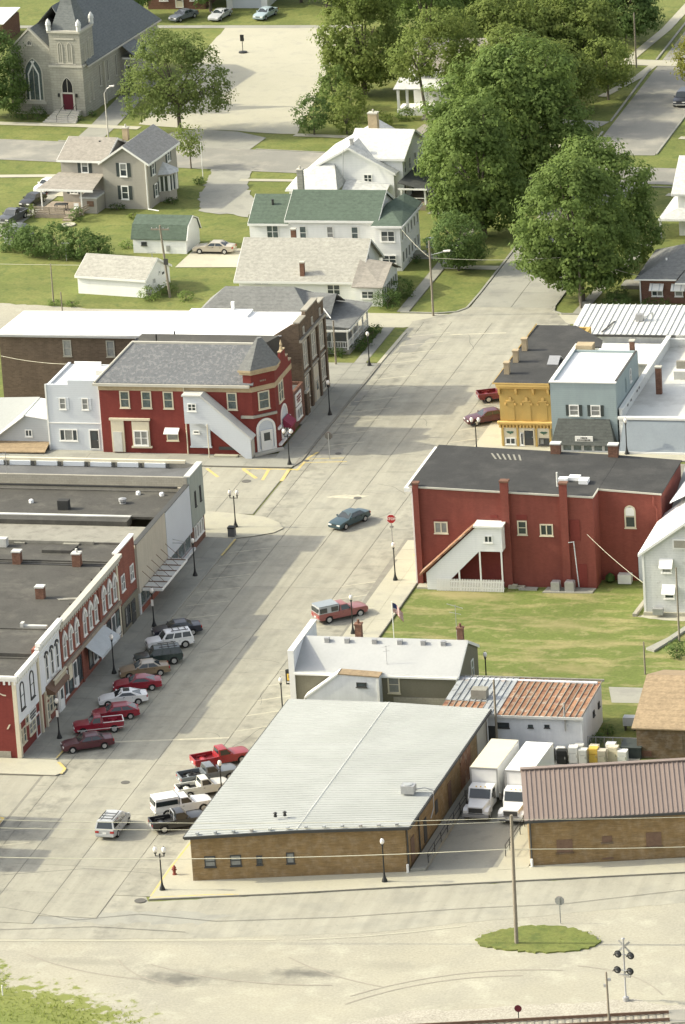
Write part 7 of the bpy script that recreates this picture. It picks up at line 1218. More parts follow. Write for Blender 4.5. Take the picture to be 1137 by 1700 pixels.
def text_mesh(s, size):
    c = bpy.data.curves.new('txt', 'FONT'); c.body = s; c.size = size; c.align_x = 'CENTER'; c.align_y = 'CENTER'; c.extrude = .004; c.offset = .008
    o = bpy.data.objects.new('txt', c); COL.objects.link(o); bpy.context.view_layer.update()
    me = bpy.data.meshes.new_from_object(o.evaluated_get(bpy.context.evaluated_depsgraph_get())); bpy.data.objects.remove(o); bpy.data.curves.remove(c); me.name = 'lettering'; return me
T = thing('stop_sign', 'red octagonal stop sign facing the camera near the red brick block', 'stop sign', 8.2, -11.7, .15, R(4))
part(T, 'post', MB().box(-.04, -.03, 0, .04, .03, 3.5), 'steel'); part(T, 'sign_face', MB().ext([(a, -.06, 3.3 + b) for a, b in oct_pts(.46)], (0, .02, 0)), 'red_sign'); part(T, 'sign_border', MB().ext([(a, -.05, 3.3 + b) for a, b in oct_pts(.50)], (0, .02, 0)), 'white_paint')
me = text_mesh('STOP', .36); me.materials.clear(); me.materials.append(MT['white_paint']); o = link('lettering', me, T, (0, -.066, 3.3)); o.rotation_euler = (R(90), 0, 0)
part(T, 'lower_plate', MB().box(-.2, -.05, 2.35, .2, -.035, 2.6), 'sign_back')
for x, y, h, lb, rz in ((-5.6, 16.6, 2.6, 'stop sign seen from behind, by the yellow lines at the turret building', 180), (44.8, -102.6, 2.0, 'grey sign seen from behind, standing beyond the grassed island', 180)):
    T = thing('stop_sign', lb, 'sign', x, y, .05, R(rz)); part(T, 'post', MB().box(-.04, -.03, 0, .04, .03, h + .3), 'steel'); part(T, 'sign_face', MB().ext([(a, -.05, h + b) for a, b in oct_pts(.42)], (0, .015, 0)), 'red_sign'); part(T, 'sign_back', MB().ext([(a, -.034, h + b) for a, b in oct_pts(.42)], (0, .012, 0)), 'tar' if y > 0 else 'sign_back')
T = thing('fire_hydrant', 'dark red fire hydrant on the pavement near the twin lamp', 'fire hydrant', 9.7, -95.9, .16); part(T, 'barrel', MB().lathe([(.2, 0), (.2, .06), (.13, .08), (.13, .55), (.18, .58), (.18, .64), (.14, .7), (.06, .82), (.03, .86)], 10), 'hydrant_red', 40); part(T, 'hose_nozzle', MB().tube((-.22, 0, .45), (.22, 0, .45), .07).tube((0, -.24, .42), (0, -.1, .42), .09), 'hydrant_red')
T = thing('litter_bin', 'square dark pebbled litter bin at the corner kerb', 'litter bin', -9.3, -8.6, .16); part(T, 'body', MB().box(-.34, -.34, 0, .34, .34, .85), 'roof_grey_flat'); part(T, 'lid', MB().box(-.37, -.37, .852, .37, .37, 1.0), 'black_metal')
T = thing('traffic_post', 'grey post and box by the corner store entrance', 'post', -13.6, -6.8, .15); part(T, 'post', MB().box(-.06, -.06, 0, .06, .06, 2.6), 'steel'); part(T, 'control_box', MB().box(-.18, -.16, .0, .18, .16, .9), 'dark_trim')
T = thing('lot_sign', 'small dark sign on a weighted base in the empty parking lot', 'sign', -63, 191.5, .06); part(T, 'base', MB().lathe([(.62, 0), (.6, .14), (.2, .2)], 12), 'black_metal'); part(T, 'post', MB().tube((0, 0, .2), (0, 0, 2.2), .05), 'black_metal'); part(T, 'sign_board', MB().box(-.26, -.06, 1.6, .26, .06, 2.5), 'black_metal')
T = thing('hanging_sign', 'black framed yellow sign hung off the white false front of the stucco bar', 'sign', 9.0, -54.3, 0); part(T, 'sign_frame', MB().box(-.35, -.12, 1.9, .75, .12, 3.3), 'black_metal'); part(T, 'sign_panel', MB().box(-.22, -.15, 2.3, .7, -.121, 2.95), 'sign_yellow')
scribble(T, 'lettering', -.0 + .24, -.15, 2.3, 'S', .8, .65, [.75], 'dark_trim', 3, .012); scribble(T, 'lettering', (.2), -.12, 1.95, 'S', .95, .3, [.95], 'globe', 7, .012); part(T, 'bracket', MB().tube((-.3, 0, 3.3), (.85, 0, 3.5), .03), 'black_metal')
# railway crossing signal, rails
T = thing('crossing_signal', 'railway crossing signal mast with two pairs of round black backed lamps and a crossbuck', 'crossing signal', 53.3, -117.4, .04, R(-12))
part(T, 'mast', MB().lathe([(.28, 0), (.25, .3), (.1, .35), (.07, .4), (.07, 5.0), (.09, 5.1), (.02, 5.3)], 10), 'steel', 40)
for z, yy in ((2.65, -.12), (3.9, .12)):
    part(T, 'lamp_bar', MB().tube((-.6, yy, z), (.6, yy, z), .05), 'steel')
    for sx in (-.55, .55):
        o = part(T, 'signal_lamp', MB().ext([(sx + .31 * math.cos(a), yy - .06, z + .31 * math.sin(a)) for a in [2 * math.pi * i / 14 for i in range(14)]], (0, .05, 0)), 'black_metal'); part(o, 'lamp_hood', MB().ext([(sx + .24 * math.cos(a), yy - .45, z + .24 * math.sin(a)) for a in [math.pi * i / 8 for i in range(9)]] + [(sx + .2 * math.cos(a), yy - .45, z + .2 * math.sin(a)) for a in [math.pi * i / 8 for i in range(8, -1, -1)]], (0, .38, 0)), 'dark_trim'); part(o, 'lens', MB().ext([(sx + .17 * math.cos(a), yy - .09, z + .17 * math.sin(a)) for a in [2 * math.pi * i / 12 for i in range(12)]], (0, .03, 0)), 'steel')
part(T, 'crossbuck', MB().ext([(-.55, .14, 4.2), (-.42, .14, 4.1), (.55, .14, 5.0), (.42, .14, 5.1)], (0, .02, 0)).ext([(.55, .165, 4.2), (.42, .165, 4.1), (-.55, .165, 5.0), (-.42, .165, 5.1)], (0, .02, 0)), 'sign_back'); part(T, 'bell', MB().lathe([(.16, 5.3), (.14, 5.36), (.02, 5.42)], 8), 'steel'); part(T, 'junction_box', MB().box(-.5, -.12, 2.05, .5, .12, 2.25), 'stone_trim')
ra_, rb_ = Vector((44.4, -122.75)), Vector((57.2, -119.6)); rd_ = (rb_ - ra_).normalized(); rn_ = Vector((-rd_.y, rd_.x))
T = thing('railway_track', 'pair of railway rails on pale ballast ending in the crossing at the lower right', 'railway track', ra_.x, ra_.y, .04, math.atan2(rd_.y, rd_.x)); LL = (rb_ - ra_).length
for yy in (0, -1.44):
    part(T, 'rail', MB().box(-30, yy - .04, .16, LL, yy + .04, .30).box(-30, yy - .08, .08, LL, yy + .08, .16), 'rust_steel')
sm = cached('sleeper', lambda: MB().box(-.12, -2.1, -.02, .12, .65, .05).mesh('sleeper', 'gravel_dark'))
for i in range(78): link('sleeper', sm, T, (-30 + i * .6, 0, 0))
part(T, 'crossing_timber', MB().box(LL + .02, -2.0, 0, LL + 18, .5, .12), 'asphalt')
T = thing('target_sign', 'small round dark red switch target by the rails at the bottom edge', 'sign', 45.6, -122.1, .05); part(T, 'post', MB().tube((0, 0, 0), (0, 0, .9), .04), 'black_metal'); part(T, 'disc', MB().ext([(.3 * math.cos(a), -.05, 1.0 + .3 * math.sin(a)) for a in [2 * math.pi * i / 14 for i in range(14)]], (0, .04, 0)), 'dark_red')
T = thing('marker_post', 'thin grey wooden post with fittings beside the crossing signal', 'post', 52.8, -121.6, 0); part(T, 'post', MB().tube((0, 0, 0), (-.05, 0, 4.3), .10, .08), 'wood_pole'); part(T, 'bracket', MB().box(.05, -.06, 3.55, .3, .06, 3.75).box(-.3, -.06, 3.0, -.08, .06, 3.25), 'steel')
T = thing('marker_post', 'short white post in the weeds at the bottom left corner', 'post', 2.6, -121.9, 0); part(T, 'post', MB().tube((0, 0, 0), (0, 0, .9), .06), 'white_paint')
# handrails by the truck yard
def railing(label, pts, h=1.0):
    T = thing('handrail', label, 'railing', pts[0][0], pts[0][1], .3); P = [(x - pts[0][0], y - pts[0][1]) for x, y in pts]
    for a in P: part(T, 'rail_post', MB().tube((*a, -.1), (*a, h), .035), 'black_metal')
    for z in (h, h * .55): part(T, 'rail', MB().path([(*a, z) for a in P], .03), 'black_metal')
railing('long black handrail on the raised walk along the warehouse side', [(30.95 + .02 * i, -91.6 + i * 2.3) for i in range(7)]); railing('short black handrail at the right side of the truck yard', [(37.15, -89.2), (37.2, -87.8), (37.3, -84.2), (37.3, -82.4)], .95)
# utility poles
def pole(label, x, y, h, r=.15, arms=0, lean=(0, 0), xformer=False):
    T = thing('utility_pole', label, 'utility pole', x, y); top = Vector((lean[0], lean[1], h)); part(T, 'shaft', MB().tube((0, 0, 0), top, r, r * .72, 10), 'wood_pole', 40)
    for k in range(arms):
        z = h - .5 - k * 1.0; part(T, 'crossarm', MB().box(top.x - 1.1, top.y - .08, z - .07, top.x + 1.1, top.y + .08, z + .07), 'wood_pole')
        for sx in (-1, -.4, .4, 1): part(T, 'insulator', MB().lathe([(.05, z + .07), (.06, z + .2), (.02, z + .25)], 6, top.x + sx, top.y), 'steel')
    if xformer: part(T, 'transformer', MB().lathe([(.26, h - 2.9), (.28, h - 2.0), (.1, h - 1.9)], 10, .38, -.1), 'steel')
    return T
pole('tall bare wooden pole rising from the grassed island', 42.1, -107.2, 11.4, .17, 0, (.15, 0))
T = pole('wooden utility pole with a crossarm between the white garage and the barn garage', -39.9, 75.0, 8.7, .15, 1, (-.6, 0), False); part(T, 'meter_box', MB().box(-.4, -.2, 4.0, .1, -.05, 4.7), 'dark_trim')
pole('thin wooden pole standing in the grass left of the white garage', -53.4, 72.7, 4.6, .09); pole('short wooden stub pole directly behind the dark brick hall roof', -48.2, 60.0, 5.0, .09)
pole('wooden pole in front of the big street tree by the ribbed metal shop', 9.5, 72.6, 6.9, .16, 0); pole('grey post on the pavement corner between the dark brick hall and the porch house', -13.4, 49.6, 5.2, .11); pole('dark utility pole at the right edge of the lawn behind the brown garage', 41.7, -35.1, 7.4, .1)
pole('weathered stub post on the lawn at the corner of the brown garage', 40.2, -44.0, 3.2, .09); pole('dark thin pole against the far street trees at the top right', -6.4, 183.5, 7.5, .12); pole('dark slim pole at the far right corner of the tin roofed warehouse', 31.2, -66.0, 7.4, .13)
T = pole('wooden street light pole with a short arm beside the grass verge corner', -6.9, 68.9, 8.9, .13); part(T, 'lamp_arm', MB().tube((0, 0, 7.2), (1.9, 0, 7.7), .04), 'steel'); part(T, 'lamp_head', MB().ext([(1.6, -.14, 7.62), (2.4, -.12, 7.68), (2.4, .12, 7.68), (1.6, .14, 7.62)], (0, 0, .16)), 'globe')
T = thing('street_light', 'tall slender grey street light between the church and the taupe house', 'street light', -68.0, 144.0); part(T, 'pole', MB().tube((0, 0, 0), (-.1, 0, 6.6), .11, .07), 'stone_trim', 40); part(T, 'lamp_arm', MB().path([(-.1, 0, 6.6), (.3, 0, 7.2), (.8, 0, 7.45)], .05), 'steel'); part(T, 'lamp_head', MB().ext([(.6, -.15, 7.4), (1.3, -.12, 7.48), (1.3, .12, 7.48), (.6, .15, 7.4)], (0, 0, .16)), 'globe')
T = thing('flagpole', 'white flagpole without a flag on the lawn of the taupe house', 'flagpole', -50.3, 126.2); part(T, 'shaft', MB().tube((0, 0, 0), (0, 0, 4.8), .05), 'white_paint')
for i, (x, y, h) in enumerate([(-57, 89.6, 2.2), (-45.4, 86.8, 2.0)]): solo('clothes_post', MB().tube((0, 0, 0), (0, 0, h), .05).tube((-.5, 0, h), (.5, 0, h), .04), 'steel', ['grey line post in front of the lilac hedge', 'grey line post near the white garage gable'][i], 'post', None, None, (x, y, 0))
# flag on the lawn
T = thing('flag_on_pole', 'striped flag with a dark blue canton hanging from a white pole on the dry lawn', 'flag', 15.0, -38.8); part(T, 'pole', MB().tube((0, 0, 0), (0, 0, 4.6), .045), 'white_paint')
def fp(u, v): return (.06 + u * .95, .12 * math.sin(u * 7) + .05 * v, 4.45 - v * .95 - u * u * .75 - u * .25)
mb = MB(); NU = 12
for j in range(13):
    for i in range(NU):
        m_ = 2 if (j < 7 and i < 5) else (0 if j % 2 == 0 else 1); mb.poly([fp(i / NU, j / 13), fp((i + 1) / NU, j / 13), fp((i + 1) / NU, (j + 1) / 13), fp(i / NU, (j + 1) / 13)], m_)
part(T, 'flag_cloth', mb, ['flag_red', 'flag_white', 'flag_blue'])
# cables
def cable(label, a, b, sag, r=.03, m='cable', n=24):
    pts = [(a[0] + (b[0] - a[0]) * t, a[1] + (b[1] - a[1]) * t, a[2] + (b[2] - a[2]) * t - 4 * sag * t * (1 - t)) for t in [i / n for i in range(n + 1)]]
    solo('overhead_cable', MB().path(pts, r, 5), m, label, 'cable', 'overhead cables')
cable('lowest and thickest pale cable crossing in front of the warehouse wall', (41.8, -107.2, 8.4), (-28, -114.4, 9.2), 1.2, .035)
cable('upper pale cable left of the island pole across the warehouse roof edge', (41.75, -107.2, 11.1), (-28, -113.8, 12.4), 1.0, .022); cable('second pale cable left of the island pole just under the upper one', (41.75, -107.2, 10.8), (-28, -113.9, 11.6), 1.1, .022)
cable('lower pale cable running right from the island pole across the brick wall', (41.8, -107.2, 8.4), (100, -95, 9.6), 1.0, .03); cable('upper pale cable running right from the island pole along the metal roof eave', (41.75, -107.2, 11.0), (100, -95, 12.2), 1.0, .022)
cable('thin pale wire along the hedge left of the white garage', (-100, 80, 3.4), (-51.2, 78, 2.9), .3, .03); cable('pale wire from the street light pole to the pole by the big street tree', (-6.9, 68.9, 6.9), (9.5, 72.6, 6.2), .35, .03); cable('pale wire from the street light pole to the green roofed house', (-6.9, 68.9, 6.9), (-14.6, 86.4, 5.2), .2, .02)
cable('pale wire from the tree pole to the brick bungalow eave', (9.5, 72.6, 6.0), (16, 75, 3.2), .1, .025); cable('long pale wire above the back lane at the top', (-110, 212, 5.5), (-40, 214, 5.5), .5, .04); cable('pale service wire from the red block corner to the clapboard house', (30.2, -21.2, 5.6), (37.0, -28.0, 3.2), .2, .025)
cable('thin service wire sagging from the dark brick hall to the white sided building', (-45.9, 30.9, 6.4), (-36.8, 26.4, 7.0), .2, .025); cable('thin dark wire in front of the grassed island to the right edge', (44, -104.6, .35), (44.2, -104.6, .34), .0, .01, 'cable_dark', 2) if False else None
# ------------------------------------------------------------------ trees, shrubs, tall grass
import numpy as np
def foliage(name, T, blobs, m, leaf, per_m2, rng, clump=1.0, loc=(0, 0, 0)):
    """a crown of many small leaf faces gathered in clumps over the blobs' volumes"""
    C_, N_, SZ = [], [], []
    for cx, cy, cz, rx, ry, rz in blobs:
        area = 4 * math.pi * ((rx * ry) ** 1.6 / 3 + (rx * rz) ** 1.6 / 3 + (ry * rz) ** 1.6 / 3) ** (1 / 1.6)
        ncl = max(6, int(area / (clump * clump * .95))); k = max(8, int(per_m2 * area / ncl))
        d = rng.normal(size=(ncl, 3)); d /= np.linalg.norm(d, axis=1)[:, None]; rad = rng.uniform(.62, 1.04, ncl) ** .7
        rad *= 1 + .10 * np.sin(d[:, 0] * 5 + cx) * np.cos(d[:, 2] * 4 + cy)
        cen = d * rad[:, None] * np.array([rx, ry, rz]); cr = clump * rng.uniform(.55, 1.15, ncl)
        off = rng.normal(size=(ncl, k, 3)); off /= np.linalg.norm(off, axis=2)[:, :, None]
        off *= (rng.uniform(0, 1, (ncl, k)) ** .45)[:, :, None] * cr[:, None, None] * np.array([1, 1, .62])
        p = (cen[:, None, :] + off).reshape(-1, 3); nn = (off / np.maximum(cr, .2)[:, None, None] * 1.1 + d[:, None, :] * .55 + np.array([0, 0, .45]) + rng.normal(0, .26, (ncl, k, 3))).reshape(-1, 3)
        C_.append(p + np.array([cx, cy, cz])); N_.append(nn); SZ.append(leaf * rng.uniform(.6, 1.3, len(p)))
    c = np.concatenate(C_); n = np.concatenate(N_); s = np.concatenate(SZ); keep = c[:, 2] > .1; c, n, s = c[keep], n[keep], s[keep]
    n /= np.linalg.norm(n, axis=1)[:, None]; a = np.cross(n, rng.normal(size=n.shape)); a /= np.linalg.norm(a, axis=1)[:, None]; b = np.cross(n, a)
    h = s[:, None] / 2; v = np.stack([c + a * h, c + b * h * .62 + n * h * .15, c - a * h, c - b * h * .62 + n * h * .15], 1).reshape(-1, 3)
    nq = len(c); me = bpy.data.meshes.new(name); me.vertices.add(nq * 4); me.vertices.foreach_set('co', v.astype('f').ravel()); me.loops.add(nq * 4); me.loops.foreach_set('vertex_index', np.arange(nq * 4, dtype='i'))
    me.polygons.add(nq); me.polygons.foreach_set('loop_start', np.arange(0, nq * 4, 4, dtype='i')); me.materials.append(MT[m]); me.update(); me.validate()
    return link(name, me, T, loc)
LEAF_K, DENS_K = .74, 1.5
def tree(name, label, x, y, blobs, m, leaf=.5, dens=16, clump=1.2, trunk=.35, seed=1, group=None, cat='tree', lean=(0, 0), z=0):
    rng = np.random.default_rng(seed); r = random.Random(seed); T = thing(name, label, cat, x, y, z, 0, group); top = max(b[2] for b in blobs); mb = MB(); low = min(b[2] - b[5] for b in blobs)
    h1 = max(.5, min(top * .55, low + 1.5)); mid = (lean[0] * .5, lean[1] * .5, h1); mb.tube((0, 0, -.1), mid, trunk, trunk * .72, 9)
    for cx, cy, cz, rx, ry, rz in blobs:
        for k in range(3 if len(blobs) > 1 else 6):
            e = (cx + r.uniform(-.6, .6) * rx, cy + r.uniform(-.6, .6) * ry, cz + r.uniform(-.1, .6) * rz); m1 = lerp(mid, e, .45); m1 = (m1[0], m1[1], m1[2] + .2 * rz); mb.tube(mid, m1, trunk * .5, trunk * .3, 6); mb.tube(m1, e, trunk * .3, trunk * .1, 5)
    part(T, 'trunk' if cat == 'tree' else 'stem', mb, 'bark'); foliage('crown' if cat == 'tree' else 'foliage', T, blobs, m, leaf * LEAF_K, dens * DENS_K, rng, clump); return T
tree('maple_tree', 'big dark maple right of the street, nearer of the pair behind the ribbed shop', 9.0, 75.5, [(-1.0, .5, 10.0, 6.2, 6.0, 6.6), (-3.2, 0, 6.0, 4.4, 4.4, 3.6), (2.2, 1, 5.8, 4.6, 4.6, 4.0), (.4, -1.5, 4.6, 4.2, 3.4, 3.0), (-.5, 1, 13.6, 3.6, 3.6, 3.2)], 'leaf_maple', .62, 15, 1.25, .42, 1)
tree('maple_tree', 'big rounded maple behind the nearer street maple on the right', 9.8, 88.5, [(-.5, 1, 9.0, 5.8, 5.6, 5.8), (2.0, 0, 5, 3.8, 3.8, 3.8), (-2.4, 2, 12.0, 3.8, 3.6, 3.4)], 'leaf_maple', .62, 15, 1.25, .4, 2)
tree('maple_tree', 'tall maple left of the main street in front of the largest crown', -8.6, 102.0, [(-1.2, 0, 8.6, 5.8, 5.4, 6.6), (1.8, 0, 4.6, 4.0, 4.0, 3.6), (-1.5, -1.5, 4.4, 4.4, 3.6, 3.2), (-.6, 0, 13.2, 4.0, 4.0, 3.4)], 'leaf_maple', .64, 15, 1.3, .45, 3)
tree('maple_tree', 'largest maple of the photo with a wide billowing crown left of the street', -8.2, 116.5, [(-2, 1, 11.0, 8.6, 7.4, 8.0), (4.6, 0, 8.8, 5.8, 5.2, 6.2), (-5.6, 1, 7.2, 5.4, 5, 5.4), (1, -2, 5.0, 6, 4, 3.8), (1.6, 2, 15.5, 6.4, 5.6, 4.4)], 'leaf_maple', .68, 14, 1.5, .55, 4)
tree('street_tree', 'small dense round tree on the grass beside the street light pole', -8.2, 87.3, [(0, 0, 3.9, 3.4, 3.2, 3.2), (.8, 0, 2.6, 2.6, 2.6, 2.0)], 'leaf_dark', .42, 24, .8, .2, 5)
tree('lot_tree', 'broad feathery tree standing between the church walk and the parking lot', -59.6, 148.2, [(-1.2, 0, 8.6, 5.0, 5.0, 5.0), (-4.4, -.5, 5.6, 3.4, 3.2, 3.6), (3.8, 0, 7.4, 3.2, 3.2, 4.2), (-2.2, 0, 11.8, 2.8, 2.8, 2.4), (1.6, 0, 11.6, 2.6, 2.6, 2.2), (5.6, .3, 5.6, 2.0, 2.0, 2.6), (0, -1, 5.2, 3.6, 3, 2.6)], 'leaf_mid', .5, 10, .95, .3, 6)
tree('sapling', 'young slim tree by the curb right of the taupe house', -53.4, 131.6, [(0, 0, 4.2, 1.9, 1.8, 1.9), (.3, 0, 2.8, 1.6, 1.6, 1.2)], 'leaf_light', .42, 10, .75, .1, 7)
tree('church_tree', 'leafy tree at the left edge shading the church gable', -88.0, 157.0, [(0, 0, 7.4, 4.8, 4.6, 5.6), (1.6, -1, 4.4, 3.8, 3.6, 3.2), (-1, 0, 11, 3, 3, 2.4)], 'leaf_dark', .55, 14, 1.1, .3, 8)
tree('cottonwood_tree', 'tall full tree with bright leaves at the right end of the parking lot', -40.0, 168.5, [(0, 0, 8.0, 5.6, 5.2, 7.2), (.5, 0, 14.5, 4.6, 4.4, 4.5), (-2.2, 0, 5.0, 3.4, 3.4, 3.6), (3, 0, 5.5, 3.4, 3.4, 3.8)], 'leaf_light', .6, 14, 1.15, .45, 9)
tree('cottonwood_tree', 'tall shaded tree right behind the bright parking lot tree', -33.5, 178, [(0, 0, 9, 5.4, 5.2, 7), (0, 0, 15, 4.4, 4.4, 4)], 'leaf_maple', .62, 13, 1.25, .4, 10)
tree('locust_tree', 'light green open crowned tree with a slanting bare trunk above the cross gabled house', -28.2, 155.0, [(1.4, 0, 9.4, 4.8, 4.4, 4.0), (-1.6, 0, 8.4, 3.4, 3.2, 3.0), (4.4, .5, 11.2, 3.6, 3.4, 2.8), (2.5, 0, 13.4, 3, 3, 1.8)], 'leaf_light', .5, 11, 1.0, .22, 11, lean=(-1.6, 0))
for i, (x, y, R_, H, lm, lb) in enumerate([(-14.5, 150, 6.5, 14, 'leaf_light', 'mid green tree behind the top of the largest maple'), (-20.5, 172, 7, 13.5, 'leaf_light', 'pale green tree in the background thicket above the largest maple'), (-12.5, 176, 6.5, 12.5, 'leaf_light', 'rounded tree in the background thicket nearest the far street'),
        (-27, 198, 7, 12, 'leaf_light', 'bright tree at the top centre right behind the thicket'), (-18, 204, 7, 12, 'leaf_light', 'wide tree at the top edge left of the far pavement'), (-10.5, 196, 5, 9.5, 'leaf_dark', 'small dark tree beside the far pavement at the top right'), (-33, 192, 5.5, 11, 'leaf_maple', 'green tree between the plum tree and the tall lot trees'), (-11.5, 160, 4.8, 10, 'leaf_light', 'light tree filling the gap between the largest maple and the far street'), (-23, 160, 4.6, 9, 'leaf_light', 'pale tree right of the white columned porch'), (-41, 205, 6, 10, 'leaf_maple', 'dark tree behind the tall parking lot tree at the top edge'), (-17, 136.5, 4.8, 10, 'leaf_maple', 'tree filling the gap left of the largest maple')]):
    tree('background_tree', lb, x, y, [(0, 0, H * .55, R_ * .86, R_ * .82, H * .40), (R_ * .35, 0, H * .42, R_ * .6, R_ * .6, H * .28), (-R_ * .3, 0, H * .72, R_ * .55, R_ * .55, H * .26)], lm, .66, 11, 1.4, .3, 30 + i, 'background trees')
tree('street_tree', 'small pale leaved tree beside the far street left kerb', -6.7, 166.5, [(0, 0, 5.2, 3.5, 3.2, 3.2), (.6, 0, 3.4, 2.8, 2.6, 2.0)], 'leaf_light', .5, 13, .95, .16, 12)
tree('street_tree', 'yellow-green tree overhanging the far street from the right edge', 7.6, 166.5, [(-1.2, 0, 6.2, 4.2, 4.0, 3.2), (1.8, 0, 7.2, 4, 4, 3.0), (-2.6, -.5, 4.4, 2.6, 2.6, 1.7)], 'leaf_yellow', .5, 12, .95, .26, 13)
tree('plum_tree', 'dark purple leaved tree deep in the background thicket', -35.4, 205, [(0, 0, 5.5, 3.6, 3.4, 3.6)], 'leaf_plum', .55, 13, 1.1, .2, 14)
for i, (x, y, R_, H, lb) in enumerate([(-76.5, 223, 4.4, 9, 'dark tree over the brown house at the top'), (-62.5, 221, 4.5, 9.5, 'dark tree right of the pale garage at the top'), (-57.5, 216.5, 4, 9.5, 'dark tree above the corner of the parking lot'), (-84.5, 211, 3.6, 8.5, 'dark tree left of the brown house behind the church roof'), (-52.5, 222, 5, 10, 'dark tree at the top edge beside the tall lot trees'), (-74.3, 215.5, 3.0, 7.5, 'small dark tree between the parked cars on the back lane')]):
    tree('background_tree', lb, x, y, [(0, 0, H * .56, R_, R_ * .9, H * .40)], 'leaf_dark', .62, 13, 1.2, .25, 50 + i, 'dark trees along the back lane')
def shrub(label, x, y, rx, h, m='leaf_shrub', leaf=.26, dens=34, clump=.45, seed=1, ry=None, group=None, z=0): return tree('shrub', label, x, y, [(0, 0, h * .5, rx, ry or rx, h * .52)], m, leaf, dens, clump, .06, seed, group, 'shrub', z=z)
GH = 'lilac bushes of the left hedge'
for i, (x, y, rx, h, lb) in enumerate([(-64.9, 94.2, 2.6, 3.2, 'leftmost big bush of the lilac hedge'), (-61.6, 91.8, 2.5, 3.7, 'second big bush of the lilac hedge from the left edge'), (-58.5, 91.0, 2.5, 4.2, 'tallest bush in the middle of the lilac hedge'), (-55.5, 90.6, 2.3, 3.8, 'bush near the right end of the lilac hedge'), (-53.2, 90.8, 1.6, 2.9, 'small end bush of the lilac hedge nearest the barn garage')]):
    tree('lilac_bush', lb, x, y, [(0, 0, h * .5, rx, rx * .85, h * .52)], 'leaf_dark', .42, 22, .75, .08, 70 + i, GH, 'shrub')
shrub('round clipped shrub left of the greige house porch, nearest the alley', -12.9, 71.6, 1.75, 2.3, seed=80); shrub('round clipped shrub beside the glazed porch, behind the nearer clipped one', -12.4, 75.6, 1.75, 2.4, seed=81)
GP = 'shrubs in front of the porch house'
for i, (x, y, rx, h) in enumerate([(-15.6, 52.9, .75, 1.1), (-14.0, 53.0, .85, 1.1), (-12.1, 55.0, .8, 1.1), (-11.9, 57.0, .85, 1.2), (-11.85, 60.2, .75, 1.2), (-11.85, 62.0, .7, 1.1)]): shrub(['low shrub left of the porch house front steps', 'low shrub under the near porch corner', 'first low shrub along the porch side', 'second low shrub along the porch side', 'third low shrub along the porch side', 'last low shrub along the porch side by the alley'][i], x, y, rx, h, seed=82 + i, group=GP)
tree('lot_shrub', 'round bushy tree at the near right corner of the parking lot', -41.6, 148.3, [(0, 0, 2.9, 2.5, 2.4, 2.3)], 'leaf_dark', .42, 22, .7, .14, 90); tree('lot_shrub', 'pale bushy tree beside the round one at the parking lot corner', -37.4, 148.8, [(0, 0, 2.3, 2.2, 2.0, 2.0)], 'leaf_light', .42, 18, .7, .12, 91)
tree('lot_shrub', 'spiky topped shrub standing at the right kerb of the parking lot', -42.0, 160.5, [(0, 0, 2.6, 2.4, 2.2, 2.4), (-1.0, 0, 4.8, .6, .6, 1.4), (.8, 0, 5.0, .6, .6, 1.3)], 'leaf_maple', .5, 16, .8, .12, 92); tree('lot_shrub', 'mid green bush behind the round corner bush of the lot', -38.8, 155.5, [(0, 0, 2.4, 2.6, 2.4, 2.2)], 'leaf_light', .45, 16, .8, .12, 93)
shrub('loose shrub in the yard before the columned porch', -33.6, 151.8, 1.7, 2.2, 'leaf_light', .35, 22, .6, 94); shrub('low green shrub beside the columned porch steps', -31.2, 156.0, 1.3, 1.6, 'leaf_maple', .35, 22, .6, 95); shrub('low shrub in the yard right of the columned porch path', -25.8, 152.0, 1.5, 1.8, 'leaf_maple', .35, 22, .6, 96)
for i, (x, y, rx, h, lb) in enumerate([(-84.4, 156.0, 1.0, 1.3, 'shrub under the church great window, left'), (-82.7, 155.7, .9, 1.1, 'shrub under the church great window, middle'), (-81.2, 156.2, 1.1, 1.7, 'taller shrub between the great window and the church steps'), (-81.0, 154.6, .6, .7, 'small round shrub left of the church steps'), (-74.2, 157.0, .7, .8, 'low plant at the tower corner of the church bed'), (-75.2, 155.2, .6, .6, 'low plant beside the church steps')]): shrub(lb, x, y, rx, h, seed=100 + i)
shrub('dark shrub beside the deck steps of the taupe house', -61.0, 106.9, .85, 1.9, 'leaf_dark', .3, 26, .5, 110); shrub('pale weedy shrub at the left corner of the deck', -67.4, 108.6, .7, 1.7, 'leaf_light', .3, 22, .5, 111); shrub('small shrub on the lawn right of the taupe house', -50.3, 124.3, .8, .9, seed=112); shrub('low foundation plants under the taupe house gable', -57.4, 112.1, 1.2, .8, seed=113, ry=.4); shrub('tiny shrub on the lawn below the taupe house gable', -54.0, 108.0, .6, .8, 'leaf_light', .3, 22, .4, 114); shrub('low plants in the ringed bed by the round bay', -51.2, 115.2, 1.0, .6, seed=115)
for i, (x, y, rx, h, lb) in enumerate([(-42.0, 74.0, 1.3, 1.6, 'weedy shrub at the right gable of the white garage'), (-40.6, 76.6, 1.2, 1.3, 'weedy shrub between the white garage and the pole'), (-37.6, 73.8, 1.0, 1.1, 'low weeds right of the utility pole'), (-52.8, 71.2, .9, .6, 'low leafy plants at the left foot of the white garage'), (-50.6, 71.0, .8, .6, 'low leafy plants before the white garage wall'), (-51.0, 95.5, 1.0, .9, 'low shrub left of the barn garage')]): shrub(lb, x, y, rx, h, 'leaf_maple', .3, 24, .5, 120 + i)
shrub('bushy dark shrub on the lawn at the right edge below the utility pole', 42.3, -39.3, .95, 1.7, 'leaf_dark', .28, 34, .4, 130)
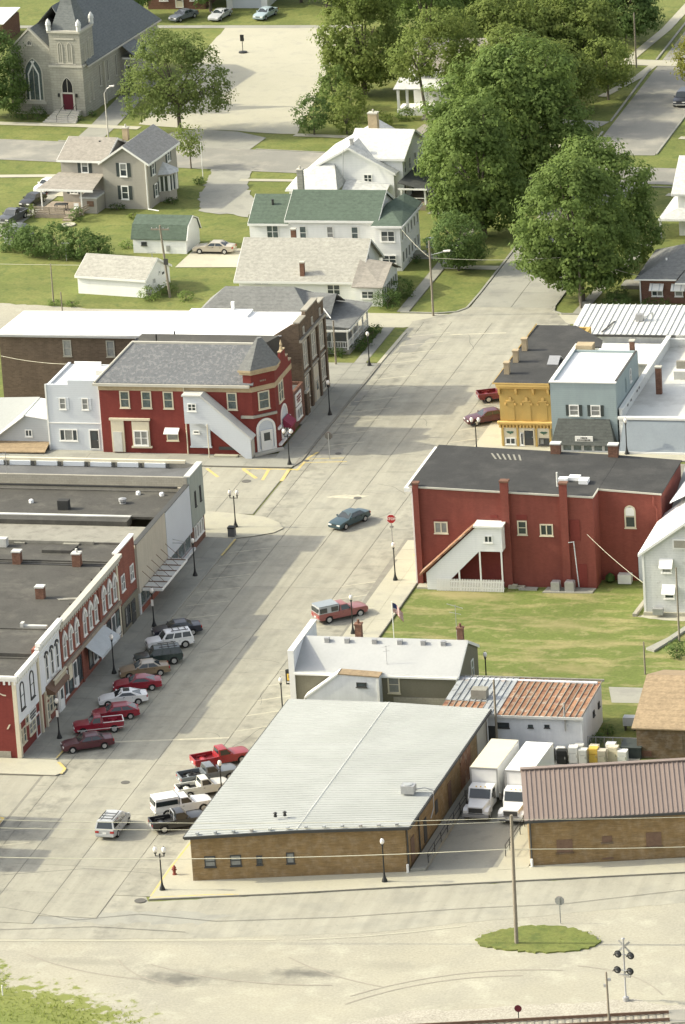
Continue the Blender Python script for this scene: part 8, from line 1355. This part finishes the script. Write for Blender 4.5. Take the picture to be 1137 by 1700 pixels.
for i, (x, y, lb) in enumerate([(39.9, -59.6, 'weeds at the far end of the workshop gable wall'), (39.6, -61.2, 'weeds in the middle of the workshop gable wall'), (39.3, -62.4, 'dark weeds at the near end of the workshop gable wall')]): shrub(lb, x, y, .6, .9, 'leaf_dark', .25, 30, .35, 131 + i)
shrub('green shrub under the awnings of the brick bungalow', 18.2, 73.2, 1.8, 1.2, seed=140, ry=.8); shrub('dark shrub at the corner between bungalow and street maple', 13.6, 73.4, 1.7, 1.5, 'leaf_dark', seed=141); shrub('dark shrub beside the bungalow entrance walk', 12.8, 77, 1.3, 1.4, 'leaf_dark', seed=142)
shrub('dark shrub at the green house sun porch steps', -14.2, 90.4, .7, .9, seed=143); shrub('dark shrubs beside the cross gabled porch steps', -17.0, 112.6, 1.0, 1.3, 'leaf_dark', seed=144)
solo('tarpaulin_dome', MB().lathe([(1.9, 0), (1.85, .8), (1.6, 1.5), (1.1, 2.0), (.4, 2.25), (.05, 2.3)], 14), 'shingle_slateblue', 'dark domed cover behind the left end of the lilac hedge', 'cover', None, 40, (-65.6, 98.0, 0))
# tall weeds by the railway at the lower left: nobody could count them
rng = np.random.default_rng(5); n = 5000
p = np.stack([rng.uniform(-6, 16.5, n), rng.uniform(-127, -113, n)], 1); lim = np.interp(p[:, 0], [-6, 1.3, 2.6, 6.6, 13.4, 16.5], [-114.2, -116.2, -119.6, -121, -123.2, -126.2]); edge = lim - p[:, 1] + .5; k = (edge > 0) & (rng.uniform(0, 1, n) < np.clip(edge * .35, .10, 1)); p = p[k]; edge = edge[k]
patch = .5 + .5 * np.sin(p[:, 0] * .9 + 1.3 * np.sin(p[:, 1] * .7)); h = rng.uniform(.05, .16, len(p)) + .5 * patch * .5 * np.clip(edge / 3, 0, 1) * rng.uniform(.3, 1, len(p)) * (p[:, 1] < -118); isl_ = rng.normal(0, 1, (450, 2)); isl_ = isl_ / np.linalg.norm(isl_, axis=1)[:, None] * (rng.uniform(.1, 1.06, 450) ** .5)[:, None] * np.array([5.1, 2.7]) + np.array([43.8, -106.1]); p = np.concatenate([p, isl_]); h = np.concatenate([h, rng.uniform(.03, .10, 450)])
a = rng.uniform(0, 2 * math.pi, len(p)); w = rng.uniform(.03, .07, len(p)); ln = rng.uniform(-.2, .2, (len(p), 2))
z0 = np.where(p[:, 0] > 30, .10, .03); v = np.stack([np.stack([p[:, 0] - w * np.cos(a), p[:, 1] - w * np.sin(a), z0], 1), np.stack([p[:, 0] + w * np.cos(a), p[:, 1] + w * np.sin(a), z0], 1), np.stack([p[:, 0] + ln[:, 0], p[:, 1] + ln[:, 1], z0 + h], 1)], 1).reshape(-1, 3)
me = bpy.data.meshes.new('tall_grass'); me.from_pydata(v.tolist(), [], [(3 * i, 3 * i + 1, 3 * i + 2) for i in range(len(p))]); me.materials.append(MT['tall_grass']); o = link('tall_grass', me); o['kind'] = 'stuff'
